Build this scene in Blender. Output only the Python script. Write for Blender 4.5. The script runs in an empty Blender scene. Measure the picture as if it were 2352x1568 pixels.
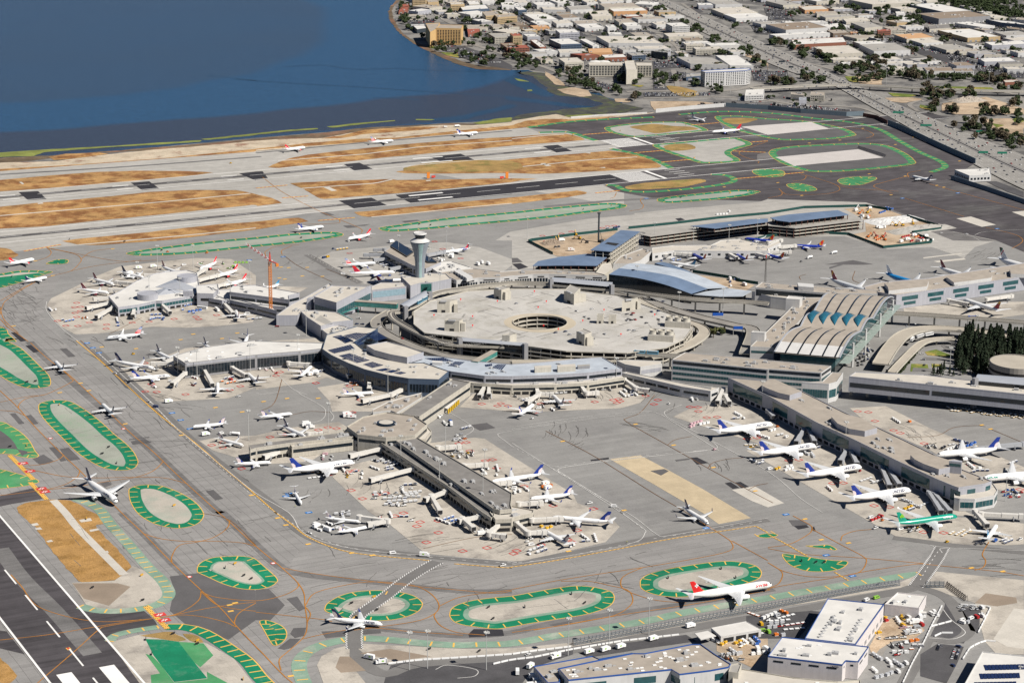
import bpy, math, random, re
import numpy as np
from mathutils import Vector, Matrix, noise
from mathutils.geometry import tessellate_polygon
random.seed(7)
S = bpy.context.scene
COL = S.collection
# ------------------------------------------------------------------ camera, sky, sun, exposure
# world: metres, +X along the far runway pair (to the right), +Y away from the camera, z = 0 the apron
FOC, CAMH, YAW, PITCH, ROLL = 5333.917, 667.561, 0.478260, 0.274769, 0.012183   # focal length in px of a 2352 px wide frame
_f = Vector((math.sin(YAW)*math.cos(PITCH), math.cos(YAW)*math.cos(PITCH), -math.sin(PITCH)))
_r = _f.cross(Vector((0, 0, 1))).normalized(); _u = _r.cross(_f)
CR = _r*math.cos(ROLL)+_u*math.sin(ROLL); CU = -_r*math.sin(ROLL)+_u*math.cos(ROLL); CF = _f
cam = bpy.data.cameras.new('camera'); cam.sensor_width = 36; cam.lens = FOC/2352*36; cam.sensor_fit = 'HORIZONTAL'
cam.clip_start = 5; cam.clip_end = 40000
camo = bpy.data.objects.new('camera', cam); COL.objects.link(camo); S.camera = camo
camo.matrix_world = Matrix(((CR.x, CU.x, -CF.x, 0), (CR.y, CU.y, -CF.y, 0), (CR.z, CU.z, -CF.z, CAMH), (0, 0, 0, 1)))
SUN_EL, SUN_A = math.radians(46.0), math.radians(-57.5)
sd = Vector((math.cos(SUN_A)*math.cos(SUN_EL), math.sin(SUN_A)*math.cos(SUN_EL), math.sin(SUN_EL)))
wd = bpy.data.worlds.new('World'); S.world = wd; wd.use_nodes = True
sk = wd.node_tree.nodes.new('ShaderNodeTexSky'); sk.sky_type = 'NISHITA'; sk.sun_disc = False
sk.sun_elevation = SUN_EL; sk.sun_rotation = math.atan2(sd.x, sd.y); sk.altitude = 2500; sk.air_density = .6; sk.dust_density = .1; sk.ozone_density = 3
wd.node_tree.links.new(sk.outputs[0], wd.node_tree.nodes['Background'].inputs[0])
wd.node_tree.nodes['Background'].inputs[1].default_value = 0.05
sl = bpy.data.lights.new('sun', 'SUN'); sl.energy = 5.0; sl.angle = math.radians(.5); sl.color = (1, .945, .86)
so = bpy.data.objects.new('sun', sl); COL.objects.link(so); so.rotation_euler = (-sd).to_track_quat('-Z', 'Y').to_euler()
S.view_settings.view_transform = 'Standard'; S.view_settings.look = 'None'; S.view_settings.exposure = 0.42; S.view_settings.gamma = 1
S.cycles.max_bounces = 4; S.cycles.diffuse_bounces = 1; S.cycles.glossy_bounces = 2; S.cycles.transparent_max_bounces = 4

# ------------------------------------------------------------------ where things stand: survey of the photograph
ZO = {i: (x*.57422, y*.57422, k/.57422) for i, x, y, k in ((1, 1024, 1100, 4.584), (2, 1500, 1060, 4.584), (3, 2000, 1060, 4.584), (4, 2500, 1060, 4.584), (5, 3000, 1100, 4.584), (6, 3584, 1240, 2.619))}
def P(s):
 """'21:x,y x,y' -> frame points; rc: picks a quarter-scale survey tile (row, column), d: whole-frame coordinates."""
 out = []; r = c = None; off = None
 for tok in s.replace(';', ' ').split():
  m = re.match(r'^(\d)(\d):', tok)
  zm = re.match(r'^z(\d):', tok)
  if m: off = (588*int(m[2]), 392*int(m[1]), 4); tok = tok[3:]
  elif zm: off = ZO[int(zm[1])]; tok = tok[3:]
  elif tok.startswith('d:'): off = (0, 0, 1); tok = tok[2:]
  if not tok: continue
  x, y = tok.split(',')
  out.append((off[0]+float(x)/off[2], off[1]+float(y)/off[2]))
 return out
def gnd(d, z=0.0):
 """the point of height z seen at frame point d"""
 v = CF+CR*((d[0]-1176)/FOC)-CU*((d[1]-784)/FOC)
 t = (z-CAMH)/v.z
 return Vector((v.x*t, v.y*t, z))
def frame(p):
 d = Vector(p)-Vector((0, 0, CAMH)); z = d.dot(CF)
 return (1176+FOC*d.dot(CR)/z, 784-FOC*d.dot(CU)/z)
def G(s, z=0.0): return [gnd(d, z) for d in P(s)]
def smooth(pts, n=5, closed=True):
 pts = [Vector(p) for p in pts]; N = len(pts); out = []
 for i in range(N if closed else N-1):
  a = pts[(i-1) % N] if closed or i > 0 else pts[0]*2-pts[1]
  b, c = pts[i], pts[(i+1) % N]
  d = pts[(i+2) % N] if closed or i+2 < N else pts[-1]*2-pts[-2]
  for k in range(n):
   t = k/n
   out.append(.5*((2*b)+(c-a)*t+(2*a-5*b+4*c-d)*t*t+(3*b-a-3*c+d)*t**3))
 if not closed: out.append(pts[-1])
 return out
def resample(pts, step, closed=False):
 pts = [Vector(p) for p in pts]
 if closed: pts = pts+[pts[0]]
 L = [0]
 for a, b in zip(pts, pts[1:]): L.append(L[-1]+(b-a).length)
 n = max(2, int(L[-1]/step)); out = []; j = 0
 for k in range(n if closed else n+1):
  s = L[-1]*k/n
  while j < len(L)-2 and L[j+1] < s: j += 1
  t = (s-L[j])/max(L[j+1]-L[j], 1e-9); out.append(pts[j].lerp(pts[j+1], min(t, 1)))
 return out
def area(p): return .5*sum(a.x*b.y-b.x*a.y for a, b in zip(p, list(p[1:])+[p[0]]))
def ccw(p):
 p = [Vector(q) for q in p]
 return p if area(p) > 0 else p[::-1]
def normals(pts, closed):
 N = len(pts); out = []
 for i in range(N):
  a = pts[(i-1) % N] if closed or i > 0 else pts[i]
  b = pts[(i+1) % N] if closed or i < N-1 else pts[i]
  t = (b-a); t.z = 0; t = t.normalized() if t.length > 0 else Vector((1, 0, 0))
  out.append(Vector((-t.y, t.x, 0)))
 return out
def inset(p, w):
 p = ccw(p); N = len(p); out = []
 for i in range(N):
  e0 = (p[i]-p[i-1]); e1 = (p[(i+1) % N]-p[i]); e0.z = e1.z = 0
  if e0.length < 1e-6 or e1.length < 1e-6: out.append(p[i].copy()); continue
  n0 = Vector((-e0.y, e0.x, 0)).normalized(); n1 = Vector((-e1.y, e1.x, 0)).normalized()
  b = n0+n1; k = b.length_squared
  out.append(p[i]+b*(2*w/max(k, .5)))
 return out

# ------------------------------------------------------------------ materials
MT = {}
def nt_new(name):
 m = bpy.data.materials.new(name); m.use_nodes = True
 t = m.node_tree; b = t.nodes['Principled BSDF']
 return m, t, b
def mat(name, col, rough=.7, var=.12, sc=.25, metal=0., spec=.35, world=False, streak=0., coat=0):
 if name in MT: return MT[name]
 m, t, b = nt_new(name); N = t.nodes; Lk = t.links
 if world: src = N.new('ShaderNodeNewGeometry').outputs['Position']
 else: src = N.new('ShaderNodeTexCoord').outputs['Object']
 n1 = N.new('ShaderNodeTexNoise'); n1.inputs['Scale'].default_value = sc; n1.inputs['Detail'].default_value = 6; n1.inputs['Roughness'].default_value = .65
 Lk.new(src, n1.inputs['Vector'])
 mr = N.new('ShaderNodeMapRange'); mr.inputs[1].default_value = .25; mr.inputs[2].default_value = .75
 mr.inputs[3].default_value = 1-var; mr.inputs[4].default_value = 1+var*.6
 Lk.new(n1.outputs['Fac'], mr.inputs[0]); f = mr.outputs[0]
 if streak:
  mp = N.new('ShaderNodeMapping'); mp.inputs['Scale'].default_value = (.9, .9, .06); Lk.new(src, mp.inputs[0])
  n2 = N.new('ShaderNodeTexNoise'); n2.inputs['Scale'].default_value = .8; n2.inputs['Detail'].default_value = 4; Lk.new(mp.outputs[0], n2.inputs['Vector'])
  r2 = N.new('ShaderNodeMapRange'); r2.inputs[1].default_value = .3; r2.inputs[2].default_value = .7; r2.inputs[3].default_value = 1-streak; r2.inputs[4].default_value = 1+streak*.3
  Lk.new(n2.outputs['Fac'], r2.inputs[0])
  mu = N.new('ShaderNodeMath'); mu.operation = 'MULTIPLY'; Lk.new(f, mu.inputs[0]); Lk.new(r2.outputs[0], mu.inputs[1]); f = mu.outputs[0]
 vs = N.new('ShaderNodeVectorMath'); vs.operation = 'SCALE'; vs.inputs[0].default_value = col[:3]; Lk.new(f, vs.inputs['Scale'])
 Lk.new(vs.outputs[0], b.inputs['Base Color'])
 b.inputs['Roughness'].default_value = rough; b.inputs['Metallic'].default_value = metal; b.inputs['Specular IOR Level'].default_value = spec
 if coat: b.inputs['Coat Weight'].default_value = coat; b.inputs['Coat Roughness'].default_value = .1
 MT[name] = m; return m
def ground_mat(name, col, big=.18, mid=.15, fine=.12, joint=0., jw=7.6, jl=22., ang=0., streak=0., rough=.9, blotch=None, bscale=.012, bth=.56):
 """paving or soil in world coordinates: broad tone, patches, grain, slab joints, tyre streaks, blotches of a second tone"""
 if name in MT: return MT[name]
 m, t, b = nt_new(name); N = t.nodes; Lk = t.links
 pos = N.new('ShaderNodeNewGeometry').outputs['Position']
 mp = N.new('ShaderNodeMapping'); mp.inputs['Rotation'].default_value = (0, 0, ang); Lk.new(pos, mp.inputs[0]); pr = mp.outputs[0]
 def nz(sc, det, lo, hi, vec=pos, a=.3, bb=.7, ro=.6):
  n = N.new('ShaderNodeTexNoise'); n.inputs['Scale'].default_value = sc; n.inputs['Detail'].default_value = det; n.inputs['Roughness'].default_value = ro
  Lk.new(vec, n.inputs['Vector'])
  r = N.new('ShaderNodeMapRange'); r.inputs[1].default_value = a; r.inputs[2].default_value = bb; r.inputs[3].default_value = lo; r.inputs[4].default_value = hi
  Lk.new(n.outputs['Fac'], r.inputs[0]); return r.outputs[0]
 fs = [nz(.0045, 3, 1-big, 1+big), nz(.04, 6, 1-mid, 1+mid), nz(.9, 4, 1-fine, 1+fine)]
 if streak:
  ms = N.new('ShaderNodeMapping'); ms.inputs['Rotation'].default_value = (0, 0, ang); ms.inputs['Scale'].default_value = (.006, .16, 1); Lk.new(pos, ms.inputs[0])
  fs.append(nz(1., 5, 1-streak, 1+streak*.6, ms.outputs[0]))
 if joint:
  br = N.new('ShaderNodeTexBrick'); br.inputs['Scale'].default_value = 1; br.inputs['Mortar Size'].default_value = .2; br.inputs['Mortar Smooth'].default_value = .3
  br.inputs['Brick Width'].default_value = jl; br.inputs['Row Height'].default_value = jw; br.offset = .37; br.inputs['Bias'].default_value = 0
  br.inputs['Color1'].default_value = (1, 1, 1, 1); br.inputs['Color2'].default_value = (.92, .92, .92, 1); br.inputs['Mortar'].default_value = (1-joint,)*3+(1,)
  wob = N.new('ShaderNodeTexNoise'); wob.inputs['Scale'].default_value = .05; Lk.new(pr, wob.inputs['Vector'])
  mx = N.new('ShaderNodeVectorMath'); mx.operation = 'MULTIPLY_ADD'; mx.inputs[1].default_value = (1.6, 1.6, 0); Lk.new(wob.outputs['Color'], mx.inputs[0]); Lk.new(pr, mx.inputs[2])
  Lk.new(mx.outputs[0], br.inputs['Vector'])
  sp = N.new('ShaderNodeSeparateColor'); Lk.new(br.outputs['Color'], sp.inputs[0]); fs.append(sp.outputs[0])
 f = fs[0]
 for g in fs[1:]:
  mu = N.new('ShaderNodeMath'); mu.operation = 'MULTIPLY'; Lk.new(f, mu.inputs[0]); Lk.new(g, mu.inputs[1]); f = mu.outputs[0]
 vs = N.new('ShaderNodeVectorMath'); vs.operation = 'SCALE'; Lk.new(f, vs.inputs['Scale']); vs.inputs[0].default_value = col[:3]
 if blotch:
  k = nz(bscale, 7, 0, 1, pr, bth-.06, bth+.06, .68)
  mc = N.new('ShaderNodeMix'); mc.data_type = 'RGBA'; mc.inputs['A'].default_value = (*col[:3], 1); mc.inputs['B'].default_value = (*blotch[:3], 1)
  Lk.new(k, mc.inputs['Factor']); Lk.new(mc.outputs['Result'], vs.inputs[0])
 Lk.new(vs.outputs[0], b.inputs['Base Color']); b.inputs['Roughness'].default_value = rough; b.inputs['Specular IOR Level'].default_value = .25
 MT[name] = m; return m
def glass(name, col=(.02, .05, .06), rough=.12):
 if name in MT: return MT[name]
 m, t, b = nt_new(name); N = t.nodes
 src = N.new('ShaderNodeTexCoord').outputs['Object']; n = N.new('ShaderNodeTexNoise'); n.inputs['Scale'].default_value = .35; t.links.new(src, n.inputs['Vector'])
 mc = N.new('ShaderNodeMix'); mc.data_type = 'RGBA'; mc.inputs['A'].default_value = (*[c*.5 for c in col], 1); mc.inputs['B'].default_value = (*[c*1.6 for c in col], 1)
 t.links.new(n.outputs['Fac'], mc.inputs['Factor']); t.links.new(mc.outputs['Result'], b.inputs['Base Color'])
 b.inputs['Roughness'].default_value = rough; b.inputs['Specular IOR Level'].default_value = .6
 MT[name] = m; return m

# ------------------------------------------------------------------ mesh builder
class MB:
 def __init__(s): s.v = []; s.f = []; s.m = []
 def add(s, vs, fs, mi=0):
  o = len(s.v); s.v += [tuple(q) for q in vs]
  for i, f in enumerate(fs): s.f.append([o+k for k in f]); s.m.append(mi[i] if isinstance(mi, list) else mi)
  return s
 def poly(s, pts, z=None, mi=0):
  pts = ccw(pts)
  if z is not None: pts = [Vector((p.x, p.y, z)) for p in pts]
  tri = tessellate_polygon([[Vector((p.x, p.y, 0)) for p in pts]]); fs = []
  for a, b, c in tri:
   n = (pts[b]-pts[a]).cross(pts[c]-pts[a]); fs.append((a, b, c) if n.z >= 0 else (a, c, b))
  return s.add(pts, fs, mi)
 def prism(s, pts, z0, z1, side=0, top=0, bottom=False, sides=True):
  pts = ccw(pts); N = len(pts)
  if sides:
   s.add([(p.x, p.y, z0) for p in pts]+[(p.x, p.y, z1) for p in pts], [(i, (i+1) % N, N+(i+1) % N, N+i) for i in range(N)], side)
  if top is not None: s.poly(pts, z1, top)
  if bottom:
   b = MB().poly(pts, z0); s.add(b.v, [f[::-1] for f in b.f], side)
  return s
 def box(s, c, d, rz=0., mi=0, top=None):
  x, y, z = d[0]/2, d[1]/2, d[2]/2; ca, sa = math.cos(rz), math.sin(rz)
  vs = [(c[0]+a*x*ca-b*y*sa, c[1]+a*x*sa+b*y*ca, c[2]+e*z) for e in (-1, 1) for a, b in ((-1, -1), (1, -1), (1, 1), (-1, 1))]
  fs = [(0, 3, 2, 1), (4, 5, 6, 7), (0, 1, 5, 4), (1, 2, 6, 5), (2, 3, 7, 6), (3, 0, 4, 7)]
  return s.add(vs, fs, mi if top is None else [mi, top, mi, mi, mi, mi])
 def beam(s, a, b, w, h, mi=0):
  a, b = Vector(a), Vector(b); d = (b-a)
  if d.length < 1e-6: return s
  d.normalize()
  side = d.cross(Vector((0, 0, 1)))
  side = side.normalized() if side.length > 1e-4 else Vector((1, 0, 0))
  up = side.cross(d); x, y = side*w/2, up*h/2
  vs = [p+i*x+j*y for p in (a, b) for i, j in ((-1, -1), (1, -1), (1, 1), (-1, 1))]
  return s.add(vs, [(0, 1, 2, 3), (7, 6, 5, 4), (0, 4, 5, 1), (1, 5, 6, 2), (2, 6, 7, 3), (3, 7, 4, 0)], mi)
 def lathe(s, prof, c=(0, 0, 0), n=16, axis='z', mi=0, cap=True, sx=1., sy=1.):
  vs = []; K = len(prof)
  for r, h in prof:
   for k in range(n):
    a = 2*math.pi*k/n; p, q = r*math.cos(a)*sx, r*math.sin(a)*sy
    vs.append((c[0]+p, c[1]+q, c[2]+h) if axis == 'z' else (c[0]+h, c[1]+p, c[2]+q))
  fs = [(j*n+i, j*n+(i+1) % n, (j+1)*n+(i+1) % n, (j+1)*n+i) for j in range(K-1) for i in range(n)]
  if cap: fs += [tuple(range(n))[::-1], tuple((K-1)*n+i for i in range(n))]
  return s.add(vs, fs, mi)
 def strip(s, pts, w, z=None, mi=0, closed=False, w2=None):
  """flat ribbon of width w centred on pts (or from offset w to w2)"""
  pts = [Vector(p) for p in pts]; nn = normals(pts, closed); N = len(pts); a, b = (-w/2, w/2) if w2 is None else (w, w2); vs = []
  for p, n in zip(pts, nn):
   for o in (a, b):
    q = p+n*o; vs.append((q.x, q.y, p.z if z is None else z))
  fs = []
  for i in range(N if closed else N-1):
   j = (i+1) % N; fs.append((2*i, 2*j, 2*j+1, 2*i+1))
  return s.add(vs, fs, mi)
 def ribbon(s, pts, w, th, mi=0, closed=False, off=0.):
  """solid band (deck) of width w, thickness th, top at pts"""
  pts = [Vector(p) for p in pts]; nn = normals(pts, closed); N = len(pts); vs = []
  for p, n in zip(pts, nn):
   for o, h in ((-w/2, 0), (w/2, 0), (w/2, -th), (-w/2, -th)):
    q = p+n*(o+off); vs.append((q.x, q.y, p.z+h))
  fs = []
  for i in range(N if closed else N-1):
   j = (i+1) % N
   for k in range(4): fs.append((4*i+k, 4*j+k, 4*j+(k+1) % 4, 4*i+(k+1) % 4))
  if not closed: fs += [(0, 1, 2, 3), (4*N-1, 4*N-2, 4*N-3, 4*N-4)]
  return s.add(vs, fs, mi)
 def build(s, name, mats, parent=None, smooth=False, loc=None):
  me = bpy.data.meshes.new(name); o = Vector((0, 0, 0))
  if loc is not None: o = Vector(loc)
  elif parent is not None: o = parent.location if parent.parent is None else parent.location+parent.parent.location
  vs = [(a-o.x, b-o.y, c-o.z) for a, b, c in s.v] if o.length else s.v
  me.from_pydata(vs, [], s.f)
  if not isinstance(mats, (list, tuple)): mats = [mats]
  for q in mats: me.materials.append(q)
  if len(mats) > 1: me.polygons.foreach_set('material_index', s.m)
  if smooth: me.polygons.foreach_set('use_smooth', [True]*len(me.polygons))
  me.update()
  ob = bpy.data.objects.new(name, me); COL.objects.link(ob)
  if parent is not None: ob.parent = parent
  if loc is not None: ob.location = o
  return ob
# parts of copyable things are built around the thing's own origin: lb(...)
def lb(mb, name, mats, parent=None, smooth=False): 
 ob = mb.build(name, mats, None, smooth)
 if parent is not None: ob.parent = parent
 return ob
def tag(o, label=None, cat=None, group=None, kind=None):
 if label: o['label'] = label
 if cat: o['category'] = cat
 if group: o['group'] = group
 if kind: o['kind'] = kind
 return o
def empty(name, loc, rz=0, label=None, cat=None, group=None):
 o = bpy.data.objects.new(name, None); COL.objects.link(o); o.location = loc; o.rotation_euler = (0, 0, rz); o.empty_display_size = 3
 return tag(o, label, cat, group)
def copy_tree(o, parent=None):
 c = o.copy(); COL.objects.link(c); c.parent = parent
 for ch in list(KIDS.get(o.name, o.children)): copy_tree(ch, c)
 return c
KIDS = {}
def protos(root):
 """freeze a prototype's child list (Object.children walks all objects)"""
 for o in [root]+list(root.children_recursive): KIDS[o.name] = list(o.children)
def struct(name, mb, mats, smooth=False, kind='structure'): return tag(mb.build(name, mats, None, smooth), kind=kind)
def own(o, m, slot=0):
 o.material_slots[slot].link = 'OBJECT'; o.material_slots[slot].material = m
ORD = ['', 'second ', 'third ', 'fourth ', 'fifth ', 'sixth ', 'seventh ', 'eighth ', 'ninth ', 'tenth ', 'eleventh ', 'twelfth ']
MARKS = []     # (words, frame point) of things easy to find; used to say where a repeat stands
USED = {}
def mark(words, s): MARKS.append((words, P(s)[0]))
def place_labels(items, tail='{o}nearest {m}'):
 """items: (object, look, cat, world point). One label each: its look and its rank among its like near a landmark."""
 near = {}
 for it in items:
  fx = frame(it[3]); best = min(MARKS, key=lambda m: (m[1][0]-fx[0])**2+((m[1][1]-fx[1])*2.2)**2)
  near.setdefault((it[1], best[0]), []).append((((best[1][0]-fx[0])**2+((best[1][1]-fx[1])*2.2)**2), it, fx, best))
 for (look, m), L in near.items():
  L.sort(key=lambda q: q[0])
  groups = {}
  for q in L:
   dx, dy = q[2][0]-q[3][1][0], (q[2][1]-q[3][1][1])*2.2
   side = ('right of' if dx > 0 else 'left of') if abs(dx) > abs(dy) else ('in front of' if dy > 0 else 'behind')
   groups.setdefault(side, []).append(q)
  for side, g in groups.items():
   for i, q in enumerate(g):
    o = q[1][0]
    look = look.replace('on the overpass', 'on overpass').replace('on the freeway', 'on freeway').replace('on the garage roof', 'on garage roof')
    if len(g) == 1: l = f'{look} {side} {m}'
    elif i < 12: l = f'{look}, {ORD[i]}nearest {side} {m}'
    else: l = f'{look} farther {side} {m}'
    if len(l.split()) > 16: l = l.replace(' on garage roof', '').replace(' on freeway', '').replace(' at the kerb', '').replace(' in a lot', '').replace(' on the road', '')
    o['label'] = l
# ------------------------------------------------------------------ the ground: bay, shore, city floor, airfield
m_city = ground_mat('city_ground', (.235, .225, .21), .15, .25, .2, blotch=(.1, .097, .096), bscale=.02, bth=.5)
m_asph = ground_mat('airfield_asphalt', (.245, .24, .232), .08, .06, .1, joint=.2, ang=.0, streak=.06, blotch=(.215, .21, .205), bscale=.012, bth=.55)
m_seam = ground_mat('seamed_asphalt', (.25, .242, .235), .08, .08, .1, joint=.42, ang=0, jw=8.5, jl=70, streak=.12)
m_seamy = ground_mat('lengthwise_seamed_asphalt', (.25, .242, .235), .08, .08, .1, joint=.5, ang=math.pi/2, jw=8.5, jl=70, streak=.14)
m_dark = ground_mat('dark_asphalt', (.074, .067, .072), .2, .2, .12, streak=.28, blotch=(.095, .09, .09), bscale=.01, bth=.58)
m_rwy = ground_mat('runway_asphalt', (.07, .065, .069), .18, .2, .1, streak=.2, ang=0)
m_rwyx = ground_mat('cross_runway_asphalt', (.068, .062, .067), .15, .2, .1, streak=.35, ang=math.pi/2)
m_conc = ground_mat('concrete', (.37, .355, .33), .1, .09, .1, joint=.14, jw=7.6, jl=7.6, streak=.12)
m_apron = ground_mat('apron_concrete', (.42, .385, .335), .08, .12, .1, joint=.17, jw=7.6, jl=7.6, blotch=(.29, .265, .235), bscale=.03, bth=.56)
m_pale = ground_mat('pale_concrete', (.5, .47, .42), .06, .08, .08, joint=.12, jw=7.6, jl=7.6)
m_beige = ground_mat('beige_concrete', (.47, .385, .26), .06, .1, .08, joint=.15, jw=7, jl=7)
m_patch = ground_mat('patch_asphalt', (.1, .096, .098), .1, .15, .1)
m_black = ground_mat('fresh_asphalt', (.03, .029, .034), .1, .15, .1)
m_rub = ground_mat('rubber', (.1, .095, .095), .2, .35, .2, streak=.5)
m_grass = ground_mat('dry_grass', (.37, .215, .085), .15, .28, .4, streak=.13, blotch=(.21, .095, .035), bscale=.03, bth=.52)
m_grassy = ground_mat('mown_grass', (.35, .2, .07), .12, .2, .35, streak=.12, ang=math.pi/2, blotch=(.27, .15, .045), bscale=.06, bth=.55)
m_grass2 = ground_mat('greenish_grass', (.29, .19, .07), .2, .25, .3, blotch=(.17, .145, .045), bscale=.03, bth=.57)
m_sand = ground_mat('sand', (.44, .37, .28), .1, .2, .25, blotch=(.22, .12, .08), bscale=.03, bth=.6)
m_dirt = ground_mat('dirt', (.4, .31, .22), .15, .25, .25, blotch=(.28, .2, .13), bscale=.03)
m_mud = ground_mat('tidal_mud', (.024, .03, .048), .12, .12, .45, rough=.6, blotch=(.034, .05, .088), bscale=.11)
m_mud2 = ground_mat('marsh_mud', (.055, .056, .052), .2, .2, .35, blotch=(.085, .1, .045), bscale=.05, bth=.55)
m_marsh = ground_mat('marsh_grass', (.17, .19, .05), .2, .3, .3)
m_brown = ground_mat('shore_scrub', (.115, .085, .055), .2, .35, .35, blotch=(.2, .11, .07))
m_green = ground_mat('green_paint', (.006, .17, .085), .1, .2, .12, blotch=(.05, .2, .12), bscale=.06, bth=.6)
m_green2 = ground_mat('light_green_paint', (.06, .24, .1), .1, .18, .1, blotch=(.11, .26, .13))
m_teal = ground_mat('worn_green_paint', (.19, .29, .22), .1, .15, .1, streak=.15, blotch=(.3, .34, .28), bscale=.03, bth=.56)
m_greyin = ground_mat('island_concrete', (.4, .37, .32), .08, .1, .1, blotch=(.33, .34, .29), bscale=.03)
m_mossy = ground_mat('mossy_concrete', (.3, .315, .27), .1, .16, .12, blotch=(.21, .27, .2), bscale=.02)
m_yel = ground_mat('yellow_paint', (.68, .4, .085), .05, .12, .1)
m_orng = ground_mat('taxi_line_paint', (.36, .155, .028), .1, .2, .15)
m_oldl = ground_mat('worn_line_paint', (.16, .085, .04), .2, .3, .2)
m_white = ground_mat('white_paint', (.72, .71, .69), .04, .08, .06)
m_whit2 = ground_mat('thin_white_paint', (.55, .54, .52), .1, .2, .1)
m_red = ground_mat('red_paint', (.5, .045, .04), .1, .15, .1)
m_blue = ground_mat('blue_paint', (.03, .16, .42), .1, .15, .1)
m_lawn = ground_mat('lawn', (.12, .16, .03), .2, .3, .3, blotch=(.28, .2, .06), bscale=.04)
m_road = ground_mat('road_asphalt', (.24, .225, .205), .1, .12, .1, streak=.1, ang=.45)
m_fwy = ground_mat('freeway_concrete', (.235, .225, .21), .1, .1, .1)
m_midr = ground_mat('worn_road_asphalt', (.155, .15, .146), .1, .12, .1)
m_lot = ground_mat('lot_asphalt', (.07, .068, .072), .15, .25, .15)

def water_mat(name, c1, c2, sc, spec=.28):
 m, t, b = nt_new(name); N = t.nodes; Lk = t.links
 pos = N.new('ShaderNodeNewGeometry').outputs['Position']
 def nz(k, d, ro=.6):
  n = N.new('ShaderNodeTexNoise'); n.inputs['Scale'].default_value = k; n.inputs['Detail'].default_value = d; n.inputs['Roughness'].default_value = ro; Lk.new(pos, n.inputs['Vector']); return n.outputs['Fac']
 at = N.new('ShaderNodeAttribute'); at.attribute_name = 'turbid'
 a = N.new('ShaderNodeMath'); a.operation = 'MULTIPLY_ADD'; a.inputs[1].default_value = .5; Lk.new(nz(sc, 6), a.inputs[0]); Lk.new(at.outputs['Fac'], a.inputs[2])
 r = N.new('ShaderNodeMapRange'); r.inputs[1].default_value = .3; r.inputs[2].default_value = 1.15; Lk.new(a.outputs[0], r.inputs[0])
 mc = N.new('ShaderNodeMix'); mc.data_type = 'RGBA'; mc.inputs['A'].default_value = (*c1, 1); mc.inputs['B'].default_value = (*c2, 1)
 Lk.new(r.outputs[0], mc.inputs['Factor'])
 g = N.new('ShaderNodeMapRange'); g.inputs[1].default_value = .3; g.inputs[2].default_value = .7; g.inputs[3].default_value = .72; g.inputs[4].default_value = 1.28; Lk.new(nz(.12, 8, .8), g.inputs[0])
 vs = N.new('ShaderNodeVectorMath'); vs.operation = 'SCALE'; Lk.new(mc.outputs['Result'], vs.inputs[0]); Lk.new(g.outputs[0], vs.inputs['Scale']); Lk.new(vs.outputs[0], b.inputs['Base Color'])
 bp = N.new('ShaderNodeBump'); bp.inputs['Strength'].default_value = .45; bp.inputs['Distance'].default_value = 1.2; Lk.new(nz(.09, 9, .75), bp.inputs['Height']); Lk.new(bp.outputs[0], b.inputs['Normal'])
 b.inputs['Roughness'].default_value = .25; b.inputs['IOR'].default_value = 1.33; b.inputs['Specular IOR Level'].default_value = spec
 MT[name] = m; return m
W_CLEAR, W_TURB = (.02, .062, .125), (.03, .052, .085)
m_w2 = water_mat('clear_water', W_CLEAR, W_TURB, .003); m_w3 = water_mat('shoal_water', (.016, .045, .085), (.015, .027, .045), .012)
def turbid(ob, w):
 a = ob.data.attributes.new('turbid', 'FLOAT', 'POINT'); a.data.foreach_set('value', w)

def rough_edge(pts, step, amp, sc=.02, closed=True):
 q = resample(pts, step, closed); n = normals(q, closed)
 return [p+w*(amp*noise.fractal(Vector((p.x*sc, p.y*sc, 3.1)), .8, 2.2, 4)) for p, w in zip(q, n)]
def sheet(name, polys, m, z, kind='structure', sm=0, rough=0):
 mb = MB()
 for i, s in enumerate(polys):
  p = G(s) if isinstance(s, str) else s
  if sm: p = smooth(p, sm)
  if rough: p = rough_edge(p, rough*2, rough)
  mb.poly(p, z+.006*(i % 12))
 return struct(name, mb, m, kind=kind)

gb = MB(); gb.poly([Vector((-9000, -500, 0)), Vector((16000, -500, 0)), Vector((16000, 22000, 0)), Vector((-9000, 22000, 0))], -.9)
struct('ground', gb, m_city)
SHORE = '00:-1600,1570 0,1410 400,1375 900,1340 1400,1300 1900,1262 2351,1235 01:580,1190 1000,1150 1500,1115 2000,1070 2351,1010 02:300,1040 800,1000 1000,965 1020,930 860,890 800,850 600,830 430,790 300,700 150,640 01:2351,640 2150,640 2040,622 1950,600 1860,575 1720,520 1600,465 1500,420 1440,385 1380,330 1320,285 1270,230 1240,180 1225,130 1230,90 1270,40 1310,0 1330,-200 1500,-900 2600,-1500 00:-1600,-1500'
sheet('bay_water', [SHORE], m_w2, -.78)
tp = ccw(rough_edge(smooth(G('00:-1600,1010 0,965 600,925 1100,882 1500,845 1800,800 2050,735 2351,690 01:150,640 330,560 500,510 620,440 690,350 720,230 725,150 690,80 600,25 480,-20 300,-120 100,-400 00:600,-900 -1600,-1000'), 5), 30, 9)); ti = inset(tp, 34); mb = MB(); N_ = len(tp)
mb.add([Vector((p.x, p.y, -.74)) for p in tp+ti], [(k, (k+1) % N_, N_+(k+1) % N_, N_+k) for k in range(N_)]); mb.poly([Vector((p.x, p.y, -.735)) for p in ti])
turbid(struct('turbid_bay_water', mb, m_w2), [0]*N_+[.72]*(2*N_))
m_w4 = water_mat('mud_water', W_CLEAR, (.033, .041, .06), .03, .2)
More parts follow.
